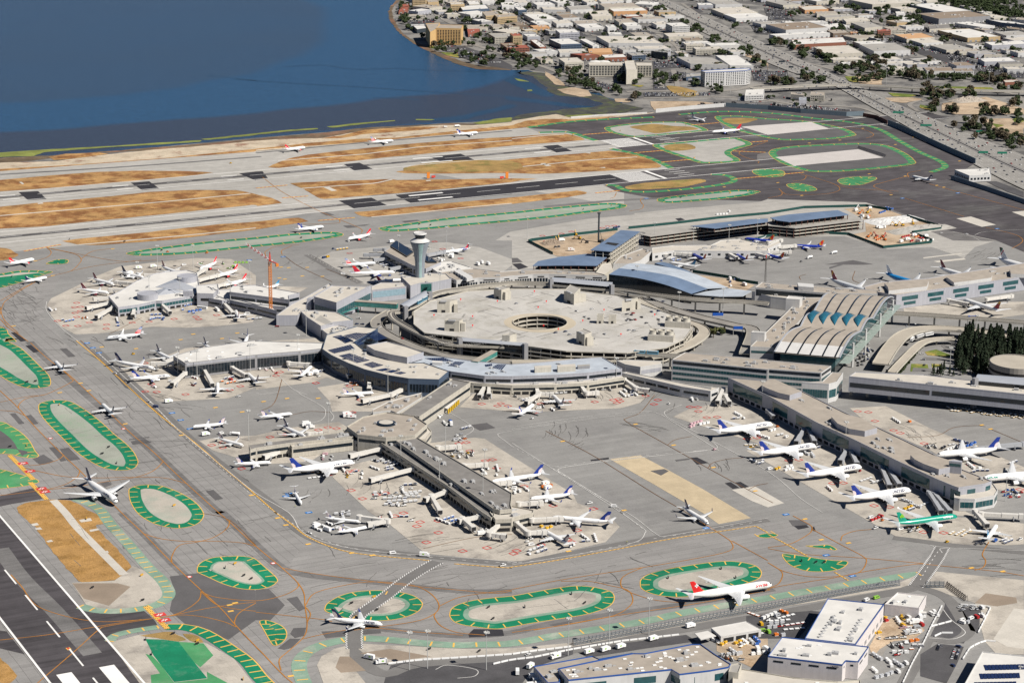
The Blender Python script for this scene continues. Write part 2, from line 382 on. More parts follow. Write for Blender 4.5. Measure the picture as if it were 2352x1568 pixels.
def soft_flat(name, pts, z, w, m, lo, hi):
 p = ccw(pts); q = inset(p, w); n_ = len(p); mb = MB(); mb.add([Vector((v.x, v.y, z)) for v in p+q], [(k, (k+1) % n_, n_+(k+1) % n_, n_+k) for k in range(n_)]); mb.poly([Vector((v.x, v.y, z+.004)) for v in q]); turbid(struct(name, mb, m), [lo]*n_+[hi]*(2*n_))
soft_flat('tidal_flat', resample(G('00:-1600,1640 -1600,1340 0,1200 500,1180 700,1160 1000,1130 1300,1110 1600,1085 2000,1060 2351,1025 01:300,985 600,965 900,930 1100,895 1400,870 1700,855 2000,800 2200,740 2351,690 02:60,640 300,700 430,790 600,830 860,890 1000,960 800,1005 0,1100 01:1700,1130 00:2351,1260'), 30, True), -.70, 24, m_w4, .15, 1)
sheet('channel_water', [rough_edge(smooth(G('02:-40,885 150,905 400,935 600,965 820,975 900,985 880,1010 600,990 400,965 150,935 -40,915'), 4), 12, 3), rough_edge(smooth(G('02:20,690 120,720 250,800 380,880 250,880 130,830 20,780 -60,740'), 4), 12, 6),
     rough_edge(smooth(G('01:1500,1090 1800,1070 2100,1010 2351,955 2351,985 2000,1075 1700,1115'), 4), 14, 6)], m_w3, -.66)
mb = MB()
for v in ('01:-200,725 0,740 500,772 1000,800 1600,840 2351,888', '01:240,612 560,596 700,606 900,634 1300,628 1700,648 2050,655', '01:1070,895 1300,900 1500,915', '00:1900,690 2200,720 2351,738'): mb.strip(smooth(G(v), 6, False), 7, -.69)
struct('current_line', mb, m_w3)
sheet('marsh_flat', [rough_edge(G('02:140,650 300,665 430,760 620,830 850,885 1010,950 1200,1000 1000,1035 700,1055 500,1065 200,1075 0,1110 01:2300,1110 2351,1075 02:150,1040 400,1010 700,985 850,950 700,900 450,880 330,820 260,760 200,700 60,665'), 10, 7)], m_mud2, -.64)
sheet('marsh_grass', [rough_edge(G(s), 8, 2.4, .05) for s in ('00:-800,1480 0,1398 400,1372 1000,1338 1500,1305 1850,1285 1850,1300 1500,1322 1000,1350 400,1395 300,1432 0,1440 -800,1510', '00:1850,1275 2351,1222 01:300,1190 570,1172 580,1182 300,1205 0,1235 00:2351,1240 1900,1284',
     '01:650,1160 900,1130 1280,1102 1280,1110 1000,1135 700,1172', '01:1470,1092 1640,1092 1640,1102 1470,1103', '01:1990,1128 2200,1090 2351,1075 2351,1112 2200,1128 2050,1140', '02:20,715 100,730 170,750 60,742', '02:135,822 185,820 180,838 140,838', '02:300,1075 700,1045 780,1055 320,1085')], m_marsh, -.60, kind='stuff')
sheet('shore_scrub', [rough_edge(G('00:-800,1540 0,1448 600,1418 1300,1360 1900,1312 2351,1275 01:300,1240 600,1218 1000,1170 1500,1145 1800,1128 2050,1140 1500,1180 900,1215 600,1265 300,1290 0,1295 00:2351,1305 1600,1370 900,1400 500,1450 0,1500 -800,1580'), 10, 4, .04),
     rough_edge(G('01:1330,0 1270,50 1250,110 1265,180 1310,260 1370,320 1450,375 1560,425 1700,490 1860,550 2040,605 2351,625 2351,645 2040,635 1850,590 1600,480 1440,395 1300,290 1230,190 1215,110 1240,50 1290,0'), 8, 3, .05)], m_brown, -.58)
sheet('shore_sand', [rough_edge(G('00:-800,1590 0,1490 500,1480 900,1425 1400,1375 2000,1325 2351,1290 01:200,1275 600,1268 1000,1195 1300,1170 1700,1145 2000,1150 2351,1120 02:0,1108 400,1045 560,1082 1200,1040 1320,1030 1320,1050 900,1085 140,1170 0,1178 01:2351,1185 1500,1262 700,1330 0,1385 00:2351,1395 1500,1470 700,1530 0,1572 -800,1640'), 10, 2, .04)], m_sand, -.55)
sheet('airfield', ['d:-500,440 0,393 588,348 d:1176,296 02:140,1168 900,1082 1240,1046 1320,1036 1960,985 2351,1008 03:500,1045 720,1065 870,1070 1100,1140 1210,1188 1600,1372 1900,1502 13:1690,50 2351,290 d:2700,570 2700,2000 -500,2000'], m_asph, -.30)
sheet('dry_verge', [rough_edge(G(s), 8, 2, .04) for s in ('00:-800,1640 0,1550 700,1510 1500,1450 2351,1365 01:500,1310 900,1275 1300,1262 1700,1215 2100,1175 2351,1150 02:120,1110 300,1090 560,1095 900,1070 900,1082 140,1168 0,1182 01:2351,1187 1500,1262 900,1310 0,1372 00:2351,1390 1500,1478 0,1572 -800,1650', '00:440,1440 600,1410 900,1400 1000,1410 800,1440 500,1470', '01:600,1270 800,1240 1000,1190 1500,1160 1700,1165 1500,1195 1000,1230 800,1265')], m_grass, -.50)

# paving zones on the airfield
sheet('old_concrete_paving', ['d:-500,440 0,393 588,348 1176,296 02:140,1172 250,1215 480,1210 770,1290 850,1295 960,1360 1380,1500 1465,1545 12:1200,100 830,130 1030,180 1030,330 d:1000,400 760,480 d:420,540 0,580 -500,630'], m_conc, -.27)
sheet('taxiway_pavement', ['d:-500,2000 -500,690 0,640 150,610 d:105,705 97,725 160,795 d:290,900 460,1030 640,1200 700,1245 820,1270 1150,1300 1400,1258 1700,1205 1900,1190 2120,1270 d:2100,1330 1600,1410 1000,1470 800,1480 660,1600'], m_seam, -.262)
sheet('lengthwise_taxiway_pavement', ['d:-500,2000 -500,690 0,640 105,705 97,725 160,795 d:290,900 460,1030 640,1200 700,1245 640,1330 650,1600'], m_seamy, -.258)
sheet('dark_paving', [G(s) for s in ('02:770,1290 700,1260 500,1195 200,1180 140,1170 900,1082 1320,1040 1960,985 2351,1008 03:500,1045 720,1065 1200,1190 1900,1502 13:1690,55 2351,290 2900,480 2900,900 2351,745 2100,640 1640,545 1200,380 900,290 12:2351,280 1300,250 1180,230 960,190 840,130 1030,100 02:1465,1545 1380,1500 960,1360',)], m_dark, -.25)
sheet('grey_infield_paving', [G(s) for s in ('03:-380,1230 0,1245 100,1280 620,1275 800,1235 690,1180 400,1110 0,1100 -480,1070', '03:-100,1420 60,1380 800,1320 980,1320 1330,1490 1340,1510 1000,1555 300,1568 100,1568 -100,1490', '13:1200,380 1700,560 2100,645 1700,640 1400,520 1000,330')], ground_mat('mid_asphalt', (.15, .142, .14), .15, .2, .1, streak=.2), -.235)
sheet('pale_paving', [G(s) for s in ('12:-20,560 700,440 1150,400 1800,340 2200,310 13:0,260 900,290 1200,400 1640,545 2100,640 1900,700 1800,800 13:1500,700 1100,720 700,600 0,610 12:1900,560 1000,560 150,640 600,900 0,900 11:2351,640 2200,640', '11:570,800 700,740 1200,690 1750,655 2050,700 2400,830 2200,980 1650,930 11:1000,1040 950,1030', '12:1120,390 1500,352 2300,285 13:0,258 100,290 12:2300,320 1500,420 1150,445')], m_conc, -.24)

# terminal aprons
sheet('terminal_apron', [G(s) for s in ('10:430,1230 470,1170 700,1060 900,960 1100,880 1500,830 1800,800 2130,810 2351,960 2351,1050 11:200,1060 480,1070 10:2351,1330 2320,1390 2000,1425 1720,1440 1400,1430 1150,1460 900,1495 690,1500 560,1430 470,1330',
   '20:1060,240 1250,180 1500,140 1700,60 2000,30 2351,0 21:700,-40 750,300 720,350 650,330 540,370 0,440 20:2351,420 2100,520 1500,550 1420,540 1290,450 1180,370 1060,290',
   '21:560,420 900,370 1250,300 1450,480 1300,640 700,640 670,540',
   '20:1830,910 1980,880 2351,860 21:300,790 760,735 850,790 800,900 500,1100 0,1130 20:2100,1040 1960,1000',
   '21:1870,600 1990,480 2351,420 22:1000,350 1260,480 1180,560 1000,610 300,640 0,670 21:2351,640', '21:1600,930 2000,880 2100,890 2351,1050 22:560,1395 600,1480 860,1568 32:990,130 860,270 700,310 300,400 0,470 31:2200,450 1650,410 1550,370 1230,110 21:1050,1568 700,1240 800,1150 1200,1050',
   '22:1480,690 1620,620 1900,560 2351,640 23:700,1000 1200,1250 1900,1600 33:1500,20 2351,100 2351,290 2200,300 1700,290 1180,220 1000,120 23:500,1400 -200,1000 22:2351,960 1800,790',
   '23:750,610 1080,590 1200,650 1500,800 2000,1000 2351,1150 2500,1400 2000,1350 1500,1000 900,740', '13:1240,1250 1560,1230 2351,1200 2351,1320 1900,1380 1260,1330', '33:1490,535 2351,620 2351,1300 2100,1300 1990,1180 1900,830 1500,700 1380,690')], m_apron, -.22)
sheet('beige_slab_strip', ['22:900,1078 1180,1042 1440,1180 1750,1350 2050,1530 32:2195,50 1900,105 1780,20 22:1700,1540 1340,1330'], m_beige, -.2)
sheet('pale_slab_patch', [G(s) for s in ('22:2020,1360 2230,1325 2500,1480 2351,1520 2200,1460', '13:1730,438 1865,420 2095,495 1965,515', '13:2240,378 2351,368 2500,420 2351,420', '13:1425,795 1780,755 1780,765 1430,805', '13:1520,830 1800,800 1820,815 1560,842', '33:2070,1160 2260,880 2500,900 2500,1270 2200,1230')], m_pale, -.19)
sheet('dirt_yard', [G(s) for s in ('12:160,650 500,610 830,570 970,545 880,650 720,760 600,790 400,780', '13:700,350 900,330 1130,370 1290,430 1590,520 1310,575 1500,640 1490,670 1060,705 740,590 900,560 890,450', '12:1660,950 2050,1000 2230,1050 2100,1130 1700,1050', '33:930,1230 1060,1000 1160,960 1380,1010 1440,1080 1340,1160 1150,1180 1030,1250 960,1330', '03:1600,950 2000,890 2240,960 2351,1000 2351,1050 1700,1050', '32:1880,1200 2300,1100 2351,1100 2351,1250 2200,1420 1880,1270')], m_dirt, -.185)
sheet('service_lot', [G(s) for s in ('31:1240,1400 1500,1340 2351,1310 32:0,1360 100,1340 130,1420 0,1568 31:1160,1620 1200,1480', '32:560,1260 1600,1120 1700,1180 1200,1250 700,1330', '33:1480,1160 1620,870 1640,780 1770,840 1860,1080 1800,1200', '33:1770,870 1960,880 1930,1100 1860,1080', '33:1400,1300 1560,1200 1800,1230 1740,1380 1640,1568 1400,1500', '32:0,1340 180,1330 560,1260 560,1300 200,1420 100,1560 0,1568', '33:-200,950 400,900 490,910 280,1150 -200,1160')], m_lot, -.18)
sheet('service_road', [G(s) for s in ('33:1080,900 1200,930 1160,1060 1080,1150 940,1330 1030,1340 1130,1180 1240,980 1300,850 1100,860',)], m_road, -.178)

# runways (axis X; cross runway axis Y)
YR, YL, XR = 3054.82, 2825.82, 460.94
def rect(x0, x1, y0, y1): return [Vector((x0, y0, 0)), Vector((x1, y0, 0)), Vector((x1, y1, 0)), Vector((x0, y1, 0))]
def xat(s, y):    # X where the ray through a frame point meets the line Y = y on the ground
 return gnd(P(s)[0]).x
x1 = xat('02:850,1290', 0); x2 = gnd((1478, 324)).x; xl1 = gnd(P('11:1290,225')[0]).x; xl2 = gnd((1505, 401)).x
mb = MB(); mb.poly(rect(-600, x1, YR-61, YR), -.2); mb.poly(rect(-600, xl1, YL-61, YL), -.2); struct('runway', mb, m_conc)
mb = MB(); mb.poly(rect(x1, 2350, YR-61, YR), -.198); mb.poly(rect(xl1, gnd((1800, 372)).x, YL-61, YL), -.198); struct('asphalt_runway', mb, m_rwy)
mb = MB(); mb.poly(rect(XR-61, XR, 900, 2245), -.2)
mb.poly(smooth(G('30:735,860 850,905 1000,922 1200,912 1320,900 1450,1040 1300,1060 1150,1090 1040,1130 1005,1180 880,1060'), 3), -.203); mb.poly(G('20:0,1415 150,1375 370,1330 400,1440 100,1490 0,1512 -300,1560 -300,1440'), -.203)
mb.poly(G('30:0,1080 60,1090 230,1300 0,1245 -300,1240 -300,1100'), -.203)
struct('cross_runway', mb, m_rwyx)
sheet('runway_wear', [rect(-600, 2200, YR-37, YR-25), rect(-600, 1900, YL-37, YL-25)], m_rub, -.19)
def slab(s): return G(s)
sheet('runway_patches', [G(s) for s in ('10:168,196 350,187 428,260 258,271', '10:1200,110 1370,97 1465,163 1305,178', '10:2195,25 2350,8 2351,90 2310,75', '11:-10,8 60,5 112,72 -10,85', '01:805,1508 950,1494 1080,1555 905,1568', '01:1595,1440 1880,1412 2010,1470 1730,1498',
   '02:278,1342 420,1330 555,1388 410,1402', '11:760,275 1060,247 1210,320 905,350', '11:1285,228 2351,120 2351,215 1425,298', '12:0,118 1180,5 1215,40 800,130 0,207', '20:233,38 285,30 358,92 310,102', '10:100,1485 150,1482 250,1560 190,1568',
   '22:720,1083 890,1062 890,1078 730,1097', '22:1640,1065 1700,1060 1805,1112 1700,1128', '22:2050,1292 2100,1285 2180,1332 2110,1345', '22:1955,1298 2010,1288 2090,1340 2030,1350', '33:240,125 345,107 380,135 280,155', '33:395,135 425,130 440,172 415,168', '31:1950,1115 2000,1068 2265,1072 2280,1130 1960,1145', '12:0,855 80,848 150,885 60,905', '12:1500,440 1550,432 1590,450 1530,462')], m_black, -.185)
sheet('asphalt_patches', [G(s) for s in ('20:92,660 140,655 225,750 175,757', '20:240,680 285,670 355,752 300,760', '20:550,65 610,60 695,135 630,142', '20:1200,915 1330,890 1395,925 1220,945', '20:1185,893 1370,872 1375,880 1190,902', '20:1890,1370 1960,1358 2050,1440 1980,1455', '20:450,970 520,965 610,1090 560,1100', '20:550,985 630,972 740,1078 620,1095', '20:920,1300 990,1280 1030,1312 960,1335', '20:1040,295 1100,300 1200,440 1150,420', '20:300,1075 400,1035 500,1100 370,1130',
   '31:315,1110 345,1060 460,1055 440,1130 360,1150', '31:200,1245 310,1155 410,1158 330,1240 260,1258', '31:0,700 120,700 265,850 130,990 0,985', '30:1560,585 1820,555 2350,715 2351,985 2100,1165 1700,1020 1560,900 1600,700', '31:600,1090 1140,1072 1150,1105 640,1150', '31:280,790 380,770 450,880 400,905', '32:330,1030 520,995 560,1010 400,1045', '21:1960,765 2120,745 2200,790 2060,815', '22:1500,1085 1620,1070 1640,1080 1510,1098', '22:1270,1185 1400,1168 1440,1188 1370,1228',
   '33:190,70 290,68 390,110 230,125', '11:800,505 870,500 930,520 840,525', '11:880,505 1050,490 1000,505', '11:1335,462 1480,450 1510,458 1370,475', '12:0,800 50,800 100,838 0,845', '13:520,860 780,820 970,858 890,862', '13:560,885 690,850 690,862 570,900', '11:590,385 650,380 720,405 650,412')], m_patch, -.183)
# long dark band between the taxiways on the left
mb = MB()
for s, w in (('20:270,0 480,210 700,400 930,600 1150,780 1400,1000 1800,1380 2000,1560 30:2050,10 31:0,300 230,500 450,570 800,610 1300,660 1900,720 2351,720', 9), ('30:1115,0 1320,195 1580,460 1850,715', 7), ('31:1000,1050 1400,1090 1900,1130 2351,1100 32:400,1010 1000,920 1600,840 2400,700', 9), ('12:300,330 1000,270 1800,235', 10), ('10:0,35 1200,-40 2400,-130', 8), ('01:0,1405 1000,1310 2351,1200', 7), ('30:0,330 200,600 500,900 850,1300', 14)):
 mb.strip(smooth(G(s), 4, False), w, -.18+.0004*w)
struct('tyre_wear', mb, ground_mat('tyre_film', (.15, .145, .143), .12, .2, .15, streak=.2, ang=.8))

# grass fields between runways
GR = ['01:115,1535 160,1510 300,1455 480,1420 900,1372 1400,1322 1900,1282 2351,1258 02:300,1235 480,1228 570,1242 685,1285 400,1308 0,1338 01:1700,1400 1200,1445 700,1500 400,1522 200,1545',
 '02:0,1462 500,1420 900,1385 1080,1405 1250,1450 1375,1522 1350,1540 900,1568 12:500,20 200,30 -60,20 d:1000,399 930,398 905,394 1035,381', '11:310,115 450,105 800,90 1250,78 1300,85 2351,70 12:240,75 90,88 0,105 11:1800,160 1400,198 1000,230 610,262 530,225 430,165',
 '10:-600,140 0,85 500,40 900,10 1300,0 1750,5 1965,15 1800,40 1000,115 400,165 0,190 -600,240', '10:-600,400 0,330 300,300 900,245 1400,192 1800,175 2200,180 2310,205 11:150,250 245,297 0,325 10:2351,310 1500,400 900,458 400,512 0,532 -600,600',
 '10:570,645 700,625 1300,570 2000,492 2351,468 11:250,440 400,430 490,465 350,485 0,540 10:1500,640 900,682 720,680', '11:905,380 1100,365 1600,312 2351,245 12:300,215 600,180 690,200 680,215 500,245 0,305 11:1800,360 1300,405 1050,425 950,415', '10:-200,690 0,705 80,715 180,770 100,810 0,825 -200,835',
 '30:170,0 20:145,1520 230,1480 420,1452 500,1450 640,1455 780,1520 830,1560 30:900,20 965,100 875,112 920,180 1060,320 1220,495 1160,550 1120,575 1050,625 735,640 560,450 440,300 340,150', '30:-100,1330 0,1320 35,1360 80,1390 160,1500 100,1568 -200,1600']
sheet('grass_field', [rough_edge(G(s), 9, 1.5, .05) for s in GR[:-2]], m_grass, -.17, kind='stuff'); sheet('mown_grass_field', [rough_edge(G(s), 5, 1.2, .08) for s in GR[-2:]], m_grassy, -.16, kind='stuff')
sheet('infield_grass', [rough_edge(smooth(G(s), 3), 6, 2.5, .05) for s in ('12:1040,150 1200,115 1600,80 1750,78 1785,100 1600,145 1300,170 1100,172', '02:1080,1165 1300,1140 1450,1155 1640,1165 1710,1190 1500,1205 1320,1225 1180,1195', '02:1395,1340 1600,1320 1690,1360 1600,1380 1450,1385', '02:1930,1100 2020,1085 2250,1090 2220,1110 2100,1140 2000,1135', '30:1280,1130 1400,1110 1560,1092 1600,1110 1700,1160 1680,1180 1560,1170 1420,1150', '30:1690,1115 1800,1125 1880,1190 1800,1195', '01:1700,1480 2351,1480 2351,1568 1350,1568', '02:1420,790 1550,800 1700,840 1700,880 1580,890 1480,850')], m_grass2, -.1, kind='stuff')
mb = MB()
for s, w in (('10:-200,430 800,345 1500,285 2300,208', 4), ('01:200,1478 1000,1415 1500,1350 2351,1290', 4), ('02:0,1275 300,1245 480,1235', 4), ('02:0,1540 700,1470 1150,1442', 4), ('10:720,680 1300,630 1900,575 2351,525', 4), ('11:420,162 1100,115 1250,80', 4), ('11:1060,425 1350,400 1900,340 2351,300', 4), ('20:490,1455 30:600,0 700,130 900,330 1140,570', 7), ('11:640,148 720,185', 8), ('02:280,1500 340,1525', 8)):
 mb.strip(resample(G(s), 12), w, -.098)
struct('access_path', mb, m_pale)
sheet('hardstand_pads', [G(s) for s in ('30:725,68 830,50 848,75 745,90', '30:285,105 340,95 360,115 300,125', '30:320,145 370,135 390,155 330,160', '30:425,262 470,250 490,265 440,275', '30:820,160 900,145 915,160 830,178', '30:930,360 990,350 1000,370 945,375', '10:345,298 390,292 400,302 350,306', '10:175,105 200,103 222,122 205,126', '11:1560,90 1600,86 1610,94 1565,97', '02:800,1540 850,1535 860,1545', '02:670,1405 720,1402 720,1412')], m_pale, -.09)

# painted no-taxi islands: green band, pale middle, yellow edge and ticks
gm = MB(); yl = MB(); mats_i = {}
def island(s, width=10, inner=m_greyin, band=m_green, step=13.2, tick=7.4, hole=True, halo=0, name='taxiway_island', edge=True):
 p = resample(smooth(G(s), 6), 3.0, True); p = ccw(p)
 mb = MB(); mb.poly(p, -.14)
 struct(name, mb, band)
 if hole:
  q = inset(p, width)
  if halo:
   mb = MB(); mb.poly(q, -.125); struct('worn_island_band', mb, m_teal); q = inset(q, halo)
  mb = MB(); mb.poly(q, -.11); struct('island_middle', mb, inner)
 if edge: yl.strip(p, .7, -.1, closed=True)
 for a, n in zip(resample(p, step, True), normals(resample(p, step, True), True)):
  yl.beam(a+n*.6+Vector((0, 0, -.09)), a+n*tick+Vector((0, 0, -.09)), .95, .02)
island('20:355,590 385,560 470,540 590,540 680,565 800,640 930,740 1050,850 1150,930 1225,1010 1262,1080 1265,1120 1225,1165 1130,1180 1030,1175 930,1150 800,1080 690,1000 560,870 440,750 370,660', 11, m_mossy)
island('20:80,0 190,60 280,140 370,230 440,300 465,360 455,405 400,420 300,428 210,415 100,370 0,310 -300,100 10:-500,1300 0,1430 80,1500 150,1568', 12, m_mossy)
island('d:296,1126 302,1119 325,1113 355,1113 382,1118 420,1134 450,1154 466,1174 467,1186 457,1199 437,1208 405,1212 377,1208 347,1198 317,1178 300,1151', 10, m_greyin)
island('30:1812,540 1820,490 1860,450 1950,415 2080,403 2200,400 2300,410 2351,430 31:80,500 150,560 195,610 190,640 130,680 20,705 30:2250,703 2150,685 2040,650 1920,595 1840,560', 10, m_greyin, halo=2)
island('31:633,880 650,840 720,790 830,745 960,722 1100,715 1230,722 1370,740 1470,775 1525,825 1525,860 1490,905 1400,950 1280,980 1130,993 1000,990 850,970 720,935 640,905', 9.5, m_apron, halo=3.5)
island('31:1780,930 1800,880 1870,840 2000,805 2200,780 2351,766 32:200,730 400,695 560,675 700,678 830,700 915,730 940,775 930,820 890,860 800,900 650,940 400,980 150,1020 0,1048 31:2200,1068 2030,1050 1900,1030 1820,1000 1785,960', 10, m_apron, halo=4)
island('32:1178,650 1190,610 1260,565 1400,525 1600,490 1800,460 1960,447 2100,455 2230,485 2285,530 2290,570 2260,610 2150,650 2000,695 1800,740 1650,768 1520,775 1380,765 1260,735 1190,695', 10, m_apron, halo=4)
island('33:137,380 260,390 450,420 600,440 728,448 710,490 640,525 500,543 350,535 230,495 160,440', hole=False, step=12)
island('33:345,305 450,303 560,298 635,345 520,330 420,320', hole=False, step=16, tick=4)
island('d:1738,1230 1760,1224 1785,1226 1783,1230 1760,1234', hole=False, step=99)
island('31:35,1010 50,988 110,990 200,1020 260,1060 283,1110 270,1160 230,1200 170,1222 130,1180 80,1090', hole=False, step=11)
island('20:-250,760 0,735 100,775 200,840 270,910 320,1000 355,1050 290,1068 180,1055 80,1030 -250,1000', 14, m_patch, m_green2)
island('20:-250,1150 0,1172 120,1200 300,1250 355,1280 330,1300 180,1330 -250,1350', band=m_green2, hole=False, step=12)
island('10:1170,765 1180,750 1350,720 1700,675 2000,640 2351,610 11:300,580 600,563 720,563 790,575 800,588 760,605 500,645 250,675 0,698 10:2000,735 1700,765 1400,778 1250,777', 10, m_mossy, step=14)
island('11:1135,535 1150,520 1350,490 1700,440 2000,410 2351,378 12:400,335 800,300 950,298 1040,310 1050,325 1000,345 700,385 400,425 0,465 11:1900,505 1600,535 1300,556 1180,552', 10, m_mossy, step=14)
island('12:1335,268 1350,255 1500,232 1800,200 2000,180 2150,177 2270,188 2265,200 2150,230 1900,262 1650,283 1450,295 1350,283', 10, m_mossy, step=14)
island('d:106,605 125,597 150,595 157,599 150,605 115,606', hole=False, step=12, tick=4)
island('10:-200,960 0,945 150,920 300,915 460,922 475,935 400,955 250,1005 100,1050 0,1075 -200,1090', 9, m_greyin, step=11)
m_greenf = ground_mat('far_green_paint', (.045, .2, .085), .1, .12, .1)
island('d:1728,392 1745,388 1790,390 1803,398 1795,405 1760,407 1735,400', band=m_greenf, hole=False, step=14)
island('13:170,130 200,118 290,115 400,140 445,165 440,180 380,190 280,185 200,155', band=m_greenf, hole=False, step=16, tick=10)
island('13:640,90 680,70 800,55 950,55 1000,70 960,95 850,130 700,130 650,105', band=m_greenf, hole=False, step=16, tick=12)
island('02:850,1180 900,1160 1100,1135 1300,1120 1550,1120 1650,1140 1740,1165 1800,1195 1750,1205 1500,1230 1180,1258 1080,1255 1000,1240 900,1215', 9, m_conc, m_greenf, 20, 8)
island('02:1295,1330 1500,1310 2000,1265 2130,1285 2200,1315 2190,1335 2100,1360 2020,1390 2020,1420 2090,1480 1800,1500 1700,1490 1550,1440 1400,1390', 10, m_conc, m_greenf, 20, 8)
island('d:1642,270 1655,266 1700,266 1764,272 1840,277 1900,286 1945,297 1964,307 1961,312 1914,319 1830,322 1790,321 1740,312 1690,298 1660,284', 10, m_patch, m_greenf, 20, 8)
island('d:1766,350 1800,338 1900,331 1990,329 2040,335 2080,352 2100,368 2098,377 2040,385 1950,393 1880,395 1840,390 1790,372', 11, m_patch, m_greenf, 20, 8)
bd = MB()
def band(s, w, m='f', step=18, tick=.8):
 p = resample(smooth(G(s), 4, False), 5); (bd if m == 'f' else tb).strip(p, w, -.135)
 q = resample(p, step); n = normals(q, False)
 for a, k in zip(q, n): yl.beam(a-k*w*.45*tick+Vector((0, 0, -.08)), a+k*w*.45*tick+Vector((0, 0, -.08)), 1.3, .02)
tb = MB()
for s in ('02:140,1172 600,1112 1300,1076', '02:1540,1052 1900,1025 2351,1038 03:400,1085 700,1115 900,1150 1050,1200 1200,1290 1400,1400 1560,1470 1625,1515 1610,1545 1500,1580', '02:250,1217 500,1213 600,1235 700,1270 775,1292', '02:910,1367 1100,1405 1250,1445 1380,1500 1465,1545', '12:870,132 950,135 1040,178 1200,195 1500,178 1800,145 1980,115 2040,90 2020,60 1940,38 1830,33'): band(s, 10)
struct('far_green_band', bd, m_greenf)
gb2 = MB(); tbk = tb
p = smooth(G('30:1530,1050 1690,1052 1840,1090 1970,1160 2120,1260 2270,1370 31:20,1500 120,1600 220,1720'), 4, False); gb2.strip(p, 11, -.135)
q = resample(p, 10); 
for a, k in zip(q, normals(q, False)): yl.beam(a-k*4+Vector((0, 0, -.09)), a+k*5+Vector((0, 0, -.09)), 1.2, .02)
yl.strip([a+k*5.7 for a, k in zip(q, normals(q, False))], .9, -.1)
struct('green_band', gb2, m_green)
band('31:470,1620 415,1500 395,1400 430,1320 540,1240 720,1185 950,1155 1200,1165 1500,1195 1800,1215 2100,1210 2351,1200 32:400,1130 800,1068 1200,1000 1600,915 2000,845 2351,785 33:400,715 700,665 1000,618 1385,562', 11, 't', 16)
band('20:700,1440 30:900,-40 1010,100 1180,290 1360,500 1480,610 1540,700 1550,760 1500,815 1380,865 1200,895 1000,905 850,890 740,860', 10, 't', 11)
band('30:1010,1180 1050,1130 1200,1090 1450,1050', 8, 't', 11)
struct('worn_green_band', tb, m_teal)
sheet('infill_concrete', [G(s) for s in ('30:660,645 735,640 1050,625 1120,575 1220,490 1400,560 1520,680 1520,770 1380,850 1000,895 800,860', '30:1010,1190 1280,1120 1600,1110 1900,1200 2150,1340 2330,1568 2351,1700 1380,1700', '31:560,1400 600,1320 720,1250 860,1215 860,1380 1010,1568 620,1568', '31:945,1200 1200,1215 1900,1250 2351,1245 32:0,1245 580,1190 1215,1050 33:0,840 1215,640 1370,570 1340,650 1215,690 0,890 32:560,1230 0,1300 31:1700,1340 1220,1390 1000,1300 940,1250')], m_apron, -.145)
sheet('green_painted_ground', [G(s) for s in ('30:1335,1160 1500,1165 1640,1185 1720,1290 1790,1380 1905,1520 1600,1555 1480,1400 1410,1310',)], m_green, -.13)
sheet('light_green_painted_ground', [G(s) for s in ('30:1640,1185 1870,1200 1960,1310 1840,1420 1790,1380 1720,1290', '30:1335,1295 1400,1315 1480,1400 1600,1560 1390,1568 1385,1490 1470,1475', '30:1600,1558 1905,1525 1900,1460 2100,1568 1700,1700 1400,1700 1390,1568')], m_green2, -.128)
sheet('brown_infill', [G(s) for s in ('30:665,648 1080,648 1200,680 1000,855 770,790', '31:730,1420 770,1320 860,1320 1010,1450 780,1470', '31:950,1290 1230,1250 1610,1320 1300,1360', '33:1900,830 2000,740 2280,780 2290,830 2100,860')], ground_mat('brown_paving', (.25, .2, .155), .1, .15, .1), -.132)
# arresting beds at the runway ends
sheet('arrestor_bed', [G('d:1703,291 1861,280 1906,296 1764,310'), G('d:1781,361 1971,343 2029,362 1824,381')], ground_mat('bed_concrete', (.5, .47, .45), .05, .06, .05, joint=.1, jw=2.5, jl=2.5), -.045)

